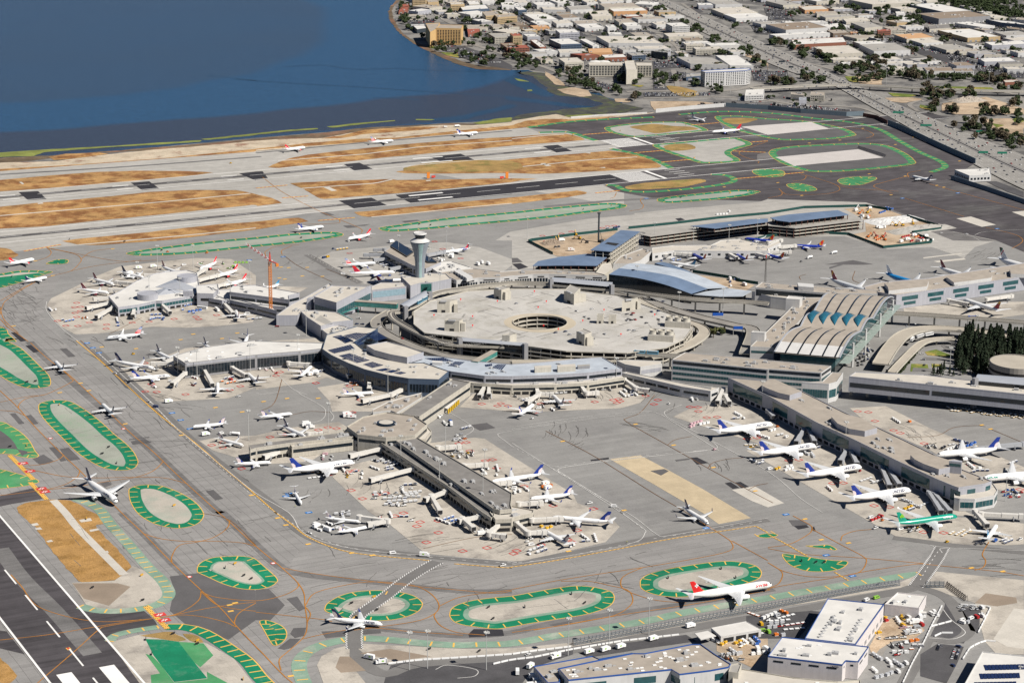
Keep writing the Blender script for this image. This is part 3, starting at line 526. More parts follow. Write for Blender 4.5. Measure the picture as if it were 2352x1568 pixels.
# ------------------------------------------------------------------ painted lines
ol = MB(); od = MB()
ZC = [0]
def line(s, w=.85, sm=5, mbx=None, z=-.07, closed=False):
 ZC[0] += 1; z += .0016*(ZC[0] % 12); p = G(s); p = smooth(p, sm, closed) if sm else p
 (mbx or ol).strip(p, w, z, closed=closed); return p
for s in ('20:0,450 160,600 330,790 580,1040 740,1190 30:1115,0 1320,195 1580,460 1850,715 2030,880 2170,1040 2351,1230 31:60,1290 230,1470 340,1568', '20:280,10 430,150 640,310 870,520 1190,830 1360,970 1480,1080 1490,1110 1400,1190 1240,1245 1000,1280 700,1330 420,1360', '20:1480,1080 1700,1290 2000,1560 30:2080,60 31:0,310 230,500 380,640 440,740 450,850 470,1020 440,1140 300,1270 215,1350 230,1450',
   '20:0,555 280,500 420,485 650,375 655,340 540,230', '20:170,610 180,570 250,520 420,485', '20:0,630 150,645 230,680', '20:220,1155 420,1205 620,1240 900,1250 1200,1245 1500,1250 1710,1300', '20:210,1140 400,1125 540,1080 585,1040', '20:420,1360 600,1310 710,1240 735,1180', '20:0,1410 150,1395 420,1360',
   '30:2110,70 2090,140 1980,220 1820,270 1650,300 1580,400 1580,460', '30:1320,195 1480,240 1700,265 1900,262 2200,275 2351,310', '30:100,570 200,680 330,850 600,950 900,1000 1200,990 1420,970 1650,920 1820,810 1850,715', '30:340,1568 700,1260 900,1080 1000,1040 1420,970', '30:0,1170 450,1120 900,1045 1300,980', '30:1470,965 1650,940 1850,955 2050,1000 2170,1050', '30:1550,950 1900,880 2100,850 2351,820', '30:1850,730 2000,780 2351,810 31:250,760 380,690 385,640', '30:1860,740 2000,850 2200,890 2351,905', '30:2351,830 2200,920 2155,1000 2170,1050',
   '31:0,915 240,940 600,980 700,1000', '31:450,860 540,740 800,670 1000,640 1200,640 1450,670 1600,740 1680,840 1650,920 1500,990 1200,1040 900,1080', '31:470,1010 500,930 450,860', '31:250,510 600,570 1300,660 1900,715 2200,740 2351,720', '31:1680,860 1900,770 2351,710', '31:1650,920 1640,960 1700,1040 1850,1100 2100,1125', '31:430,1160 600,1120 880,1070 1100,1060 1400,1090 1900,1125', '32:0,705 500,610 1100,520 1700,420 2000,350 2020,280 1950,220 1760,100', '32:450,630 700,630 900,670 1060,710 1110,790 1080,860 950,940 700,990 200,1080', '32:1200,505 1050,570 1000,630 1040,710 1300,800 1600,830', '32:0,1100 500,1030 1000,940 1600,850 2000,780 2351,715 33:0,700 200,660 600,600 900,540 1300,480 1450,470', '33:0,320 200,290 370,200 405,150 380,110 230,30', '33:400,150 700,310 870,400 905,450 850,540 700,580 400,590 150,540 0,460', '33:1450,475 1700,500 2100,540 2351,580', '33:0,330 300,380 900,420 1450,470', '33:2030,270 1970,380 2000,440 1980,500 1900,530', '32:2020,260 2351,440', '33:0,460 100,520 135,570 100,650 20,690', '33:670,260 690,210 800,170 950,155',
   '10:0,1195 150,1110 300,1030', '10:0,1320 20,1250 70,1180 300,1035 480,965 650,920 730,850 745,810 700,770 560,735 430,710', '10:0,1360 80,1440 180,1510 260,1568', '10:0,1250 40,1370 170,1490', '10:330,830 440,790 470,745 430,705', '10:430,705 700,760 1100,830 1450,820', '10:745,810 850,740 1040,715', '10:650,920 900,870 1300,820', '11:430,490 560,490 750,480 770,460 760,445', '11:60,60 250,200 560,360 760,445 960,530 970,570', '11:90,780 90,740 200,690 400,680', '11:240,770 240,730 330,690', '12:960,200 940,240 900,255', '12:1210,310 1190,350 1080,370', '12:1200,310 1180,270 1200,250', '13:300,30 350,50 320,85 230,95', '13:350,40 600,120 660,165 620,195 500,215 200,220 130,195', '13:100,165 130,200 110,230 0,250', '13:640,135 800,165 1050,180 1200,190', '13:1150,210 1000,160 975,135 1050,110 1300,45', '13:1290,60 1290,20 1400,0', '13:1480,120 1800,210 2351,360', '13:1250,250 1800,420', '13:2000,520 2250,580 2330,620 2330,660 2240,715', '02:2350,1300 2100,1390 2130,1440 2260,1480 2260,1500', '03:550,1155 850,1185 960,1225 960,1250 900,1270'):
 line(s)
for s in ('22:310,820 700,1020 1000,1200 1300,1390 1540,1530 32:1760,100', '22:1310,490 1180,650 1060,700 1060,740 1430,950 1800,1160 2170,1360 2400,1480', '22:1800,1160 1850,1110 2000,1075 2200,1060', '22:1430,950 1500,900 1650,870', '22:2170,1360 2250,1320 2351,1300', '20:740,-10 960,200 1300,520 1500,690', '21:240,340 170,560 40,640', '21:340,670 500,640 690,650', '10:1000,1500 1300,1350', '10:1280,1440 1320,1420', '23:1280,880 1560,860 1700,790 1900,770 2000,780', '23:2040,800 2351,930', '13:800,920 780,1000 860,1040', '13:300,1000 290,970 350,950', '30:1830,0 2110,70 2351,300', '31:1540,330 2000,230 2351,200', '11:640,900 900,1000', '11:260,780 400,880 700,1020'):
 line(s, .7, 4, od)
struct('taxi_lines', ol, m_orng); struct('worn_taxi_lines', od, m_oldl); struct('yellow_markings', yl, m_yel)
# hold lines, signs on the ground
hl = MB(); bk = MB(); rd = MB(); wh = MB(); bl = MB(); w2 = MB()
def dashes(mbx, s, w, on, off, sm=4, z=-.06):
 ZC[0] += 1; z += .0016*(ZC[0] % 12); p = resample(smooth(G(s), sm, False), 1.0); k = on+off
 for i in range(0, len(p)-on, k): mbx.strip(p[i:i+on+1], w, z)
for s in ('30:1335,860 1540,1068', '20:85,1040 310,1268', '20:275,1290 430,1450'):
 p = G(s); hl.strip(p, 4.2, -.062)
 n = normals(p, False)[0]
 for o in (-1.4, 0, 1.4): 
  q = resample([a+n*o for a in p], 1.8)
  for i in range(0, len(q)-1, 2): bk.strip(q[i:i+2], .5, -.055)
for s in ('20:700,-10 960,210 1380,600 1640,810 1830,960 2000,1110 2240,1310 2351,1410', '21:0,1410 180,1568 31:180,0 330,110 470,220 700,320 900,370 1150,400 1600,440', '31:1820,470 2200,500 2351,508 32:0,500 400,440 1000,330 1500,235 2240,125', '32:2240,125 2350,185', '33:0,200 150,280 360,400', '33:610,545 740,625'):
 line(s, 1.3, 4, hl, -.062); dashes(bk, s, .5, 2, 2, 4, -.055)
for s in ('10:220,738 560,677', '11:240,250 480,232', '11:0,160 290,132', '11:570,458 910,430', '12:765,205 990,182', '02:650,1238 930,1215', '02:1120,1405 1390,1382', '02:1370,1490 1640,1465', '02:1640,1150 1900,1128', '12:2040,75 2351,50', '13:0,45 330,15', '02:2200,1305 2351,1295', '02:2030,1388 2330,1400', '30:620,1240 640,1260'):
 line(s, 3, 0, hl, -.062); dashes(rd, s, 1.6, 3, 3, 1, -.055)
def quad(mbx, s, w, d, ang=0., z=-.05):
 c = G(s)[0]; mbx.box((c.x, c.y, z), (w, d, .02), ang)
for s in ('20:210,1118', '20:275,1190', '20:380,1350', '20:410,1378', '30:1467,938', '30:1510,988'): quad(rd, s, 9, 6.5); quad(wh, s, 5.5, 1.0, .3, -.03); quad(wh, s, 1, 3.6, .3, -.03)
for s in ('30:2110,848', '30:2160,830', '30:2120,905', '31:320,1500', '20:550,468', '20:740,382', '20:815,450', '31:200,50', '31:275,115', '31:480,290', '31:880,372', '31:1070,392', '33:340,60', '33:740,280', '33:490,250', '33:1870,508', '33:2158,540', '22:1135,758', '22:1485,950', '22:1850,1155', '22:2235,1370', '22:465,915', '20:1150,755', '20:1665,860', '20:1980,605', '20:2225,645', '20:935,50', '20:1250,65', '10:1775,1500', '10:2180,1490', '10:1660,1550', '11:470,888', '11:610,970', '11:300,890', '11:230,885', '11:425,967', '11:215,985', '11:265,995', '23:1965,765', '23:2045,802', '12:1950,150', '13:90,110', '13:930,30', '13:1260,50', '13:1550,135', '13:1615,152', '13:1130,222', '13:310,228', '03:870,1180', '03:660,1288', '03:380,1315', '03:1170,1328', '03:1340,1262', '03:1760,1480', '20:2310,1410', '32:520,355', '22:1030,1548', '21:570,520', '21:285,522', '21:70,550', '10:2040,1540', '10:1035,717', '10:325,828', '10:485,963', '10:125,1425'): quad(hl, s, 4.5, 2.6)
for s in ('32:1785,142', '33:165,18', '33:535,392', '33:775,582', '20:1580,655', '20:1660,720', '20:910,103', '20:853,57', '20:800,14', '21:300,1393', '21:275,1418', '12:1235,255', '13:1235,253', '13:1745,205', '13:2105,533', '20:1745,800', '10:2290,820', '11:250,790', '31:485,0'): quad(bl, s, 6, 4); quad(wh, s, 3.2, .7, 0, -.03)
for s in ('20:1135,800', '20:462,888', '30:1740,590', '31:158,466'):
 c = G(s)[0]; rd.lathe([(2.2, 0), (2.2, .02)], (c.x, c.y, -.05), 14); wh.lathe([(1.4, 0), (1.4, .02)], (c.x, c.y, -.02), 12)
# aircraft stand boxes on the aprons
def redbox(s, w=5.4, d=5.4, ang=.25):
 c = G(s)[0]; ca, sa = math.cos(ang), math.sin(ang)
 for dx, dy, a, b in ((0, d/2, w, .9), (0, -d/2, w, .9), (w/2, 0, .9, d), (-w/2, 0, .9, d)):
  rd.box((c.x+dx*ca-dy*sa, c.y+dx*sa+dy*ca, -.05), (a, b, .02), ang)
for s in P('10:528,1378 605,1422 715,1425 690,1305 705,1343 705,1213 820,1392 980,1412 975,1450 1215,1394 1370,1385 1600,1360 1800,1342 1825,1362 1990,1325 740,1250 685,1253 740,1288 20:1335,458 1440,462 1390,390 1705,485 2208,410 2110,443 1945,950 1330,197 2045,972 2220,1165 2040,925 21:270,851 130,877 572,810 660,788 740,797 860,407 885,650 960,535 222,280 185,313 550,380 690,1215 838,1195 910,1183 875,1365 1110,1405 1190,1390 978,1441 1862,935 1933,925 1965,1003 2105,1093 2175,1083 2210,1162 2075,572 2250,568 2218,590 2315,590 22:760,553 930,537 978,528 963,562 995,547 1340,536 1305,575 1228,497 1635,600 1708,602 1712,640 1790,697 1885,692 2250,882 2160,893 510,552 265,573 205,652 378,1505 110,1328 750,1533 31:1508,88 1478,125 1565,274 1675,185 1675,77 2122,324 1898,353 1275,33 1355,5 32:42,350 15,377 265,295 555,272 510,247 600,163 23:825,640 922,648 983,728 1155,815 1215,840 1435,935 1860,1135 190,1092 283,1084 595,1300 692,1297 975,1505 1115,1518 2315,1357 33:1430,180 1612,186 11:860,758 1640,650 1880,805 1715,718 12:455,577 545,558 280,597 380,600 880,510 940,505 830,525'):
 redbox('d:%f,%f' % s)
# runway paint
for yy, xe in ((YR, 2350), (YL, gnd((1800, 372)).x)):
 for o in (-1.2, -59.8): wh.strip([Vector((-600, yy+o, 0)), Vector((xe, yy+o, 0))], 1.6, -.06)
 x = -560
 while x < xe-300: wh.strip([Vector((x, yy-30.5, 0)), Vector((x+36, yy-30.5, 0))], .9, -.06); x += 61
for xc in (x2, xl2):
 yy = YR if xc == x2 else YL
 wh.box((xc, yy-30.5, -.055), (5, 60, .02)); 
 for k in range(16): wh.box((xc-34, yy-4-k*3.55, -.055), (50, 1.9, .02))
 for k in range(4): wh.box((xc+40, yy-10-k*13, -.055), (26, 1.4, .02))
for o in (-1.2, -59.8): wh.strip([Vector((XR+o, 900, 0)), Vector((XR+o, 2245, 0))], 1.7, -.06)
for s in ('30:95,590', '30:285,825', '30:487,1070', '30:702,1330', '30:905,1600', '30:-90,370'):
 c = G(s)[0]; wh.box((XR-30.5, c.y, -.055), (1.3, 33, .02))
for s, w in (('01:1440,1458 1715,1438', 4.5), ('01:1520,1498 1805,1475', 4.5), ('01:645,1534 795,1524', 3), ('01:712,1566 860,1555', 3), ('10:1030,146 1180,133', 3), ('10:1075,175 1225,162', 3), ('10:-10,234 140,224', 3), ('10:25,266 185,254', 3), ('10:2030,53 2175,42', 3), ('10:2090,88 2240,76', 3), ('02:120,1367 270,1355', 3), ('02:205,1404 355,1391', 4), ('11:1405,231 1715,202', 5.5), ('11:1492,270 1806,241', 5.5)): wh.strip(G(s), w, -.05)
for s in ('30:1055,1500', '30:660,1570'):
 c = G(s)[0]; wh.box((c.x, c.y-12, -.055), (11, 62, .02))
# service road edges, lane dashes, checkered crossings
for s in ('20:900,100 1350,520 1480,650 1620,790 1830,970 2100,1190 2351,1390 21:300,1568 31:400,150 520,230 700,290 950,340 1300,375 1700,400 2351,450 32:0,465', '21:470,490 330,430 200,300', '21:0,490 340,460 420,490 600,590 640,650 600,720 450,760', '21:680,640 715,690 690,730', '22:0,785 600,700 1200,640 1350,665 1420,700 1900,1000', '22:0,815 800,700 1260,650', '22:320,1135 500,1150 900,1095 1500,1030 1800,995', '22:430,1205 430,1170 560,1140 1000,1080 1600,1020 1860,985 1875,950 1800,890', '22:0,930 330,1140 700,1370 1000,1568 32:1000,0 1210,150 1220,190 1180,250 1060,295', '22:430,1190 800,1420 32:1120,40 1330,200 1450,210 1900,130 2351,50', '22:1420,690 1405,640 1560,580', '22:1420,690 1800,890 2351,1190 23:300,1440 500,1568', '32:1060,300 500,400 0,480', '33:1490,300 1525,330 1430,475', '33:2351,350 1640,325 1600,370', '21:1760,640 1900,720 2000,800 1900,870 1700,920', '21:2351,820 2220,850 2300,920 2351,960', '10:430,1200 430,1290 560,1440 720,1568', '10:690,1510 900,1490 1100,1500', '13:1900,590 2000,560 2351,540', '13:1960,650 1860,600 1700,590', '33:1610,890 1680,980 33:1780,1060 1810,1110 1700,1160 1480,1150', '31:1650,1440 1760,1400 2020,1440 2010,1500 1850,1520'):
 line(s, .55, 4, w2, -.06)
for s in ('20:850,60 1330,500 1650,830 2000,1130 2351,1440 31:250,40 480,190 800,310 1150,360 1650,415 2351,460 32:500,400 1200,260', '22:0,800 800,690 1250,640', '22:400,1150 1000,1065 1700,1005', '22:0,960 400,1180 900,1480 32:1060,40 1200,150', '33:1560,360 1480,480 1380,650', '32:1300,240 2351,70', '21:0,475 340,455', '11:480,770 950,1030'): dashes(w2, s, .6, 3, 6, 4)
struct('white_markings', wh, m_white); struct('lane_markings', w2, m_whit2); struct('hold_markings', hl, m_yel); struct('red_markings', rd, m_red); struct('blue_markings', bl, m_blue)
cr = MB(); cw = MB(); ck = MB()
for s in ('31:1660,450 1500,540 1350,640 1200,760 1060,860 940,950 910,1050 900,1150 905,1250', '33:1600,320 1540,430 1420,600 1360,680'):
 p = smooth(G(s), 5, False); cr.strip(p, 9.5, -.095)
 for o in (-5.6, 5.6):
  q = resample([a+n*o for a, n in zip(p, normals(p, False))], 1.6)
  for i in range(len(q)-1):
   (cw if i % 2 else ck).strip(q[i:i+2], -.75, -.04, w2=0.); (ck if i % 2 else cw).strip(q[i:i+2], 0., -.04, w2=.75)
struct('service_crossing', cr, m_midr); struct('check_markings', cw, m_white)
for a in (ck,): bk.add(a.v, a.f)
struct('black_markings', bk, m_black)
rb = MB()
def roadstrip(s, w, sm=4, z=-.165): ZC[0] += 1; z += .003*(ZC[0] % 6); rb.strip(smooth(G(s), sm, False), w, z)
for s, w in (('20:880,70 1340,500 1500,650 1660,810 1900,1020 2240,1290 21:240,1560 31:330,110 500,230 750,305 1100,350 1600,400 2351,465 32:300,420 800,325 1300,235 1800,150 2351,65', 9), ('31:900,1220 930,1300 1000,1390 1200,1480 1500,1390 2351,1330 32:400,1290 1000,1170 1700,1050 2351,940 33:500,850 1000,760 1300,700 1380,650', 11), ('33:1400,690 1560,740 1660,800 1720,880 1790,1000 1840,1100 1700,1180 1480,1160 1400,1300 1250,1568', 10), ('11:470,770 700,900 960,1030', 9), ('33:1150,230 1400,260 1700,300 2400,370', 9)): roadstrip(s, w)
struct('service_road_pavement', rb, m_midr)
# skid and jet-blast stains on the aprons
st = MB()
rs = random.Random(3)
for s, n, L in (('22:480,870', 22, 22), ('22:1290,520', 14, 26), ('22:1250,800', 20, 18), ('22:1650,650', 12, 24), ('23:1380,870', 18, 20), ('31:1750,240', 12, 22), ('31:2250,320', 14, 26), ('21:950,1390', 14, 24), ('12:1900,770', 18, 16), ('22:840,540', 10, 16), ('20:1500,500', 10, 16), ('10:1300,1370', 10, 20), ('22:560,960', 14, 14), ('21:500,1420', 8, 16), ('13:1950,780', 20, 22), ('20:1700,600', 9, 40), ('20:900,40', 8, 30), ('11:350,850', 8, 26), ('22:1900,1170', 12, 16), ('33:2250,470', 16, 22), ('33:1300,150', 8, 12)):
 c = G(s)[0]; a0 = rs.uniform(0, 3.1)
 for k in range(n*2//3):
  o = Vector((rs.gauss(0, L*.5), rs.gauss(0, L*.5), 0)); a = a0+rs.gauss(0, .1); l = rs.uniform(.6, 1.6)*L
  pts = [c+o+Vector((math.cos(a+t*.3)*l*t, math.sin(a+t*.3)*l*t, 0)) for t in (0, .3, .6, 1)]
  st.strip(pts, rs.uniform(.25, .6), -.088+.0003*(k % 9))
# crack lines on the long taxiways
for k in range(260):
 u = rs.random()
 if u < .5: c = gnd((rs.uniform(150, 700), rs.uniform(760, 1300))); 
 elif u < .75: c = gnd((rs.uniform(600, 1500), rs.uniform(1270, 1420)))
 else: c = gnd((rs.uniform(0, 90), rs.uniform(660, 760)))
 fx = frame(c)
 if fx[0] > 300+ (fx[1]-800)*.95 and fx[1] < 1290 and fx[0] < 2200 and u < .5: continue
 a = rs.choice((math.pi/2, math.pi/2, 0.05, rs.uniform(0, 3)) if u < .5 or u > .75 else (.25, .25, 0, rs.uniform(0, 3))); l = rs.uniform(6, 40); pts = []; q = c
 for t in range(6): pts.append(q.copy()); q = q+Vector((math.cos(a), math.sin(a), 0))*l/5; a += rs.gauss(0, .12)
 st.strip(pts, rs.uniform(.3, .55), -.092+.0004*(k % 9))
struct('skid_marks', st, ground_mat('skid_rubber', (.12, .115, .11), .2, .4, .3))
# ------------------------------------------------------------------ aircraft
pw = mat('aircraft_white', (.83, .83, .82), .3, .04, .15, spec=.5, coat=.3)
pg = mat('aircraft_grey', (.36, .37, .39), .35, .05, .15, spec=.5)
pwing = mat('wing_grey', (.56, .57, .58), .35, .06, .2, spec=.5)
pdark = mat('aircraft_glass', (.012, .014, .02), .15, .1, 1)
peng = mat('engine_metal', (.5, .5, .52), .3, .1, .4, metal=.6)
pblack = mat('black_rubber', (.02, .02, .022), .8, .2, 1)
def solid(n, c, r=.32): return mat('livery_'+n, c, r, .05, .2, spec=.5, coat=.2)
c_blue = solid('blue', (.012, .035, .24)); c_navy = solid('navy', (.01, .02, .075)); c_red = solid('red', (.6, .015, .02)); c_vred = solid('deep_red', (.2, .01, .03)); c_swiss = solid('bright_red', (.66, .02, .02))
c_sw = solid('royal_blue', (.015, .04, .33)); c_green = solid('sea_green', (.005, .29, .2)); c_gold = solid('gold', (.5, .3, .06)); c_klm = solid('sky_blue', (.02, .24, .56)); c_silver = solid('silver', (.62, .64, .66)); c_teal = solid('teal', (.03, .24, .36))
def fin_mat(name, kind):
 """tail paint by the fin's own coordinates (x forward, z up, origin at the fin root's trailing end)"""
 m, t, b = nt_new('livery_'+name); N = t.nodes; Lk = t.links; MT['livery_'+name] = m
 src = N.new('ShaderNodeTexCoord').outputs['Object']
 mp = N.new('ShaderNodeMapping'); Lk.new(src, mp.inputs[0])
 def ramp(cols, vec, rng, interp='CONSTANT'):
  mr = N.new('ShaderNodeMapRange'); mr.inputs[1].default_value, mr.inputs[2].default_value = rng; Lk.new(vec, mr.inputs[0])
  r = N.new('ShaderNodeValToRGB'); r.color_ramp.interpolation = interp; e = r.color_ramp.elements
  for i, (p, c) in enumerate(cols):
   q = e[i] if i < 2 else e.new(p)
   q.position = p; q.color = (*c, 1)
  Lk.new(mr.outputs[0], r.inputs[0]); return r.outputs[0]
 def lin(a, c):
  d = N.new('ShaderNodeVectorMath'); d.operation = 'DOT_PRODUCT'; d.inputs[1].default_value = (a, 0, c); Lk.new(src, d.inputs[0]); return d.outputs['Value']
 W_, B_, R_ = (.8, .8, .8), (.012, .035, .24), (.6, .02, .025)
 if kind == 'globe' or kind == 'globe_dark':
  base = B_ if kind == 'globe' else (.012, .022, .09)
  sx = N.new('ShaderNodeSeparateXYZ'); Lk.new(src, sx.inputs[0])
  d = N.new('ShaderNodeVectorMath'); d.operation = 'DISTANCE'; d.inputs[1].default_value = (-1.2, 0, 1.0); fl = N.new('ShaderNodeVectorMath'); fl.operation = 'MULTIPLY'; fl.inputs[1].default_value = (1, 0, 1); Lk.new(src, fl.inputs[0]); Lk.new(fl.outputs[0], d.inputs[0])
  ins = N.new('ShaderNodeMath'); ins.operation = 'LESS_THAN'; ins.inputs[1].default_value = 3.9; Lk.new(d.outputs['Value'], ins.inputs[0])
  br = N.new('ShaderNodeTexBrick'); br.offset = 0; br.inputs['Scale'].default_value = 1; br.inputs['Brick Width'].default_value = .85; br.inputs['Row Height'].default_value = .85; br.inputs['Mortar Size'].default_value = .24; br.inputs['Mortar Smooth'].default_value = .1
  br.inputs['Color1'].default_value = br.inputs['Color2'].default_value = (*base, 1); br.inputs['Mortar'].default_value = (.85, .72, .66, 1)
  cb = N.new('ShaderNodeCombineXYZ'); Lk.new(sx.outputs['X'], cb.inputs['X']); Lk.new(sx.outputs['Z'], cb.inputs['Y']); rt = N.new('ShaderNodeMapping'); rt.inputs['Rotation'].default_value = (0, 0, .5); Lk.new(cb.outputs[0], rt.inputs[0]); Lk.new(rt.outputs[0], br.inputs['Vector'])
  mx = N.new('ShaderNodeMix'); mx.data_type = 'RGBA'; mx.inputs['A'].default_value = (*base, 1); Lk.new(ins.outputs[0], mx.inputs['Factor']); Lk.new(br.outputs['Color'], mx.inputs['B']); out = mx.outputs['Result']
 elif kind == 'stripes':
  out = ramp([(0, R_), (.12, W_), (.2, R_), (.32, W_), (.4, R_), (.5, W_), (.56, (.02, .1, .35)), (.66, W_), (.72, (.02, .1, .35)), (.82, W_), (.88, (.02, .1, .35))], lin(-.25, 1), (.3, 7.2))
 elif kind == 'delta': out = ramp([(0, (.012, .03, .16)), (.3, R_), (.52, (.012, .03, .16)), (.6, R_)], lin(.55, 1), (-1., 7.5))
 elif kind == 'southwest': out = ramp([(0, (.015, .04, .33)), (.18, (.62, .3, .02)), (.42, (.6, .03, .02)), (.8, (.62, .25, .02))], lin(-1, .4), (-5, 4.5))
 elif kind == 'waves': out = ramp([(0, (.75, .75, .75)), (.22, (.5, .01, .02)), (.42, (.75, .75, .75)), (.6, (.005, .12, .05)), (.85, (.01, .01, .012))], lin(-1, .62), (1, 9))
 elif kind == 'amber': out = ramp([(0, (.28, .02, .05)), (.5, (.62, .3, .02)), (.8, (.28, .02, .05))], lin(-1, .5), (-2, 6))
 elif kind == 'crown': out = ramp([(0, (.02, .24, .56)), (.3, (.82, .82, .82)), (.5, (.5, .65, .8)), (.6, (.82, .82, .82))], lin(0, 1), (-1, 8))
 elif kind == 'redgold': out = ramp([(0, (.36, .015, .03)), (.6, (.36, .015, .03)), (.75, (.65, .35, .03))], lin(.2, 1), (0, 8))
 elif kind == 'virgin': out = ramp([(0, (.6, .015, .03)), (.4, (.85, .75, .75)), (.5, (.6, .015, .03))], lin(.6, 1), (-2, 8))
 elif kind == 'virgin_dark': out = ramp([(0, (.5, .03, .08)), (.3, (.16, .01, .03)), (.46, (.6, .4, .42)), (.53, (.16, .01, .03))], lin(.6, 1), (-2, 8))
 elif kind == 'aqua': out = ramp([(0, (.85, .86, .86)), (.3, (.05, .3, .5)), (.6, (.03, .16, .35))], lin(0, 1), (0, 7), 'LINEAR')
 elif kind == 'shamrock': out = ramp([(0, (.005, .29, .2)), (1, (.005, .25, .17))], lin(0, 1), (0, 8))
 Lk.new(out, b.inputs['Base Color']); b.inputs['Roughness'].default_value = .35
 return m
FM = {k: fin_mat(k, k) for k in ('globe', 'globe_dark', 'stripes', 'delta', 'southwest', 'waves', 'amber', 'crown', 'redgold', 'virgin', 'virgin_dark', 'aqua', 'shamrock')}
FM['swiss'] = c_swiss; FM['alaska'] = c_navy
TYPES = dict(  # length, radius, span, sweep deg, wing start (frac from nose), root chord, tip chord, engines [(y frac, size)], fin height, winglet, gear, ttail
 n738=dict(L=39.5, R=1.95, S=34.5, sw=27, wx=.33, rc=8.4, tc=1.9, eng=[(.28, 1.0)], fh=6.9, wl=2.4, gz=1.3, el=4.2),
 a320=dict(L=37.6, R=2.0, S=34.5, sw=27, wx=.34, rc=7.6, tc=1.8, eng=[(.33, 1.12)], fh=6.3, wl=.9, gz=1.7, el=4.4),
 e175=dict(L=31.7, R=1.62, S=26.5, sw=26, wx=.36, rc=5.6, tc=1.5, eng=[(.33, .78)], fh=5.2, wl=1.5, gz=1.3, el=3.3),
 crj=dict(L=32.0, R=1.38, S=23.6, sw=28, wx=.42, rc=5.6, tc=1.3, eng=[('rear', .68)], fh=4.4, wl=1.2, gz=.9, el=3.3),
 md90=dict(L=46.5, R=1.72, S=32.9, sw=26, wx=.46, rc=7.2, tc=1.5, eng=[('rear', .9)], fh=5.2, wl=0, gz=1.3, el=5.2),
 b757=dict(L=52.0, R=2.05, S=39.5, sw=28, wx=.35, rc=8.6, tc=1.9, eng=[(.33, 1.25)], fh=7.9, wl=2.2, gz=2.3, el=5.0),
 b772=dict(L=63.7, R=3.15, S=61, sw=33, wx=.33, rc=14.5, tc=2.2, eng=[(.31, 1.85)], fh=9.6, wl=0, gz=2.5, el=6.6),
 b773=dict(L=73.9, R=3.15, S=64.8, sw=35, wx=.34, rc=14.5, tc=1.9, eng=[(.3, 1.9)], fh=9.6, wl=0, gz=2.5, el=6.8),
 a333=dict(L=61.5, R=2.85, S=60.3, sw=31, wx=.34, rc=11.8, tc=2.3, eng=[(.31, 1.55)], fh=8.6, wl=1.5, gz=2.6, el=6.0),
 b747=dict(L=70.6, R=3.3, S=64, sw=39, wx=.28, rc=15.5, tc=3, eng=[(.36, 1.4), (.66, 1.4)], fh=9.8, wl=1.8, gz=2.4, el=5.8),
 a388=dict(L=72.7, R=3.9, S=79.8, sw=35, wx=.3, rc=19, tc=3.2, eng=[(.37, 1.6), (.64, 1.6)], fh=13.2, wl=1, gz=2.6, el=6.4))
def aero(mb, secs, mi=0, n=5):
 """skin a wing through sections (leading edge point, chord, thickness, up vector)"""
 prof = [(0, 0), (.08, .5), (.3, 1), (.6, .8), (1, 0), (.6, -.35), (.3, -.5), (.08, -.35)]; vs = []
 for le, ch, th, up in secs:
  for a, h in prof: vs.append(Vector(le)+Vector((-a*ch, 0, 0))+Vector(up)*h*th*ch)
 K = len(prof); fs = []
 for s in range(len(secs)-1):
  for i in range(K): fs.append((s*K+i, s*K+(i+1) % K, (s+1)*K+(i+1) % K, (s+1)*K+i))
 fs.append(tuple(range(K))); fs.append(tuple((len(secs)-1)*K+i for i in range(K))[::-1])
 return mb.add(vs, fs, mi)
def fuselage_profile(t, R):
 """radius, height shift at fraction t from the nose"""
 if t < .13:
  u = t/.13; r = R*math.sqrt(max(0, 1-(1-u)**2.1))**1.05; dz = -.32*R*(1-u)**1.6
 elif t > .66:
  u = (t-.66)/.34; r = R*(1-.93*u**1.75); dz = R*.62*u**1.6
 else: r, dz = R, 0
 return max(r, .04*R), dz
TXT = {}
def letters(name, text, L, R, zc, x0, size, th0, m, parent, bold=True):
 """raised lettering bent round the hull, readable on both sides"""
 if text not in TXT:
  cu = bpy.data.curves.new('lettering', 'FONT'); cu.body = text; cu.resolution_u = 1
  if bold: cu.offset = .035
  ob = bpy.data.objects.new('lettering', cu); COL.objects.link(ob); dg = bpy.context.evaluated_depsgraph_get(); dg.update()
  me = ob.evaluated_get(dg).to_mesh(); vs = [v.co.copy() for v in me.vertices]; fs = [tuple(p.vertices) for p in me.polygons]
  bpy.data.objects.remove(ob); w = max(v.x for v in vs); TXT[text] = (vs, fs, w)
 vs, fs, w = TXT[text]; mb = MB(); k = size*1.25
 for sgn in (1, -1):
  out = []
  for v in vs:
   u, h = v.x*k, v.y*size; th = th0+h/R
   x = x0-u if sgn > 0 else x0-w*k+u
   r = R+.2; out.append((x, sgn*r*math.cos(th), zc+r*math.sin(th)))
  mb.add(out, [f if sgn < 0 else f for f in fs])
 ob = lb(mb, name, m, parent); return ob
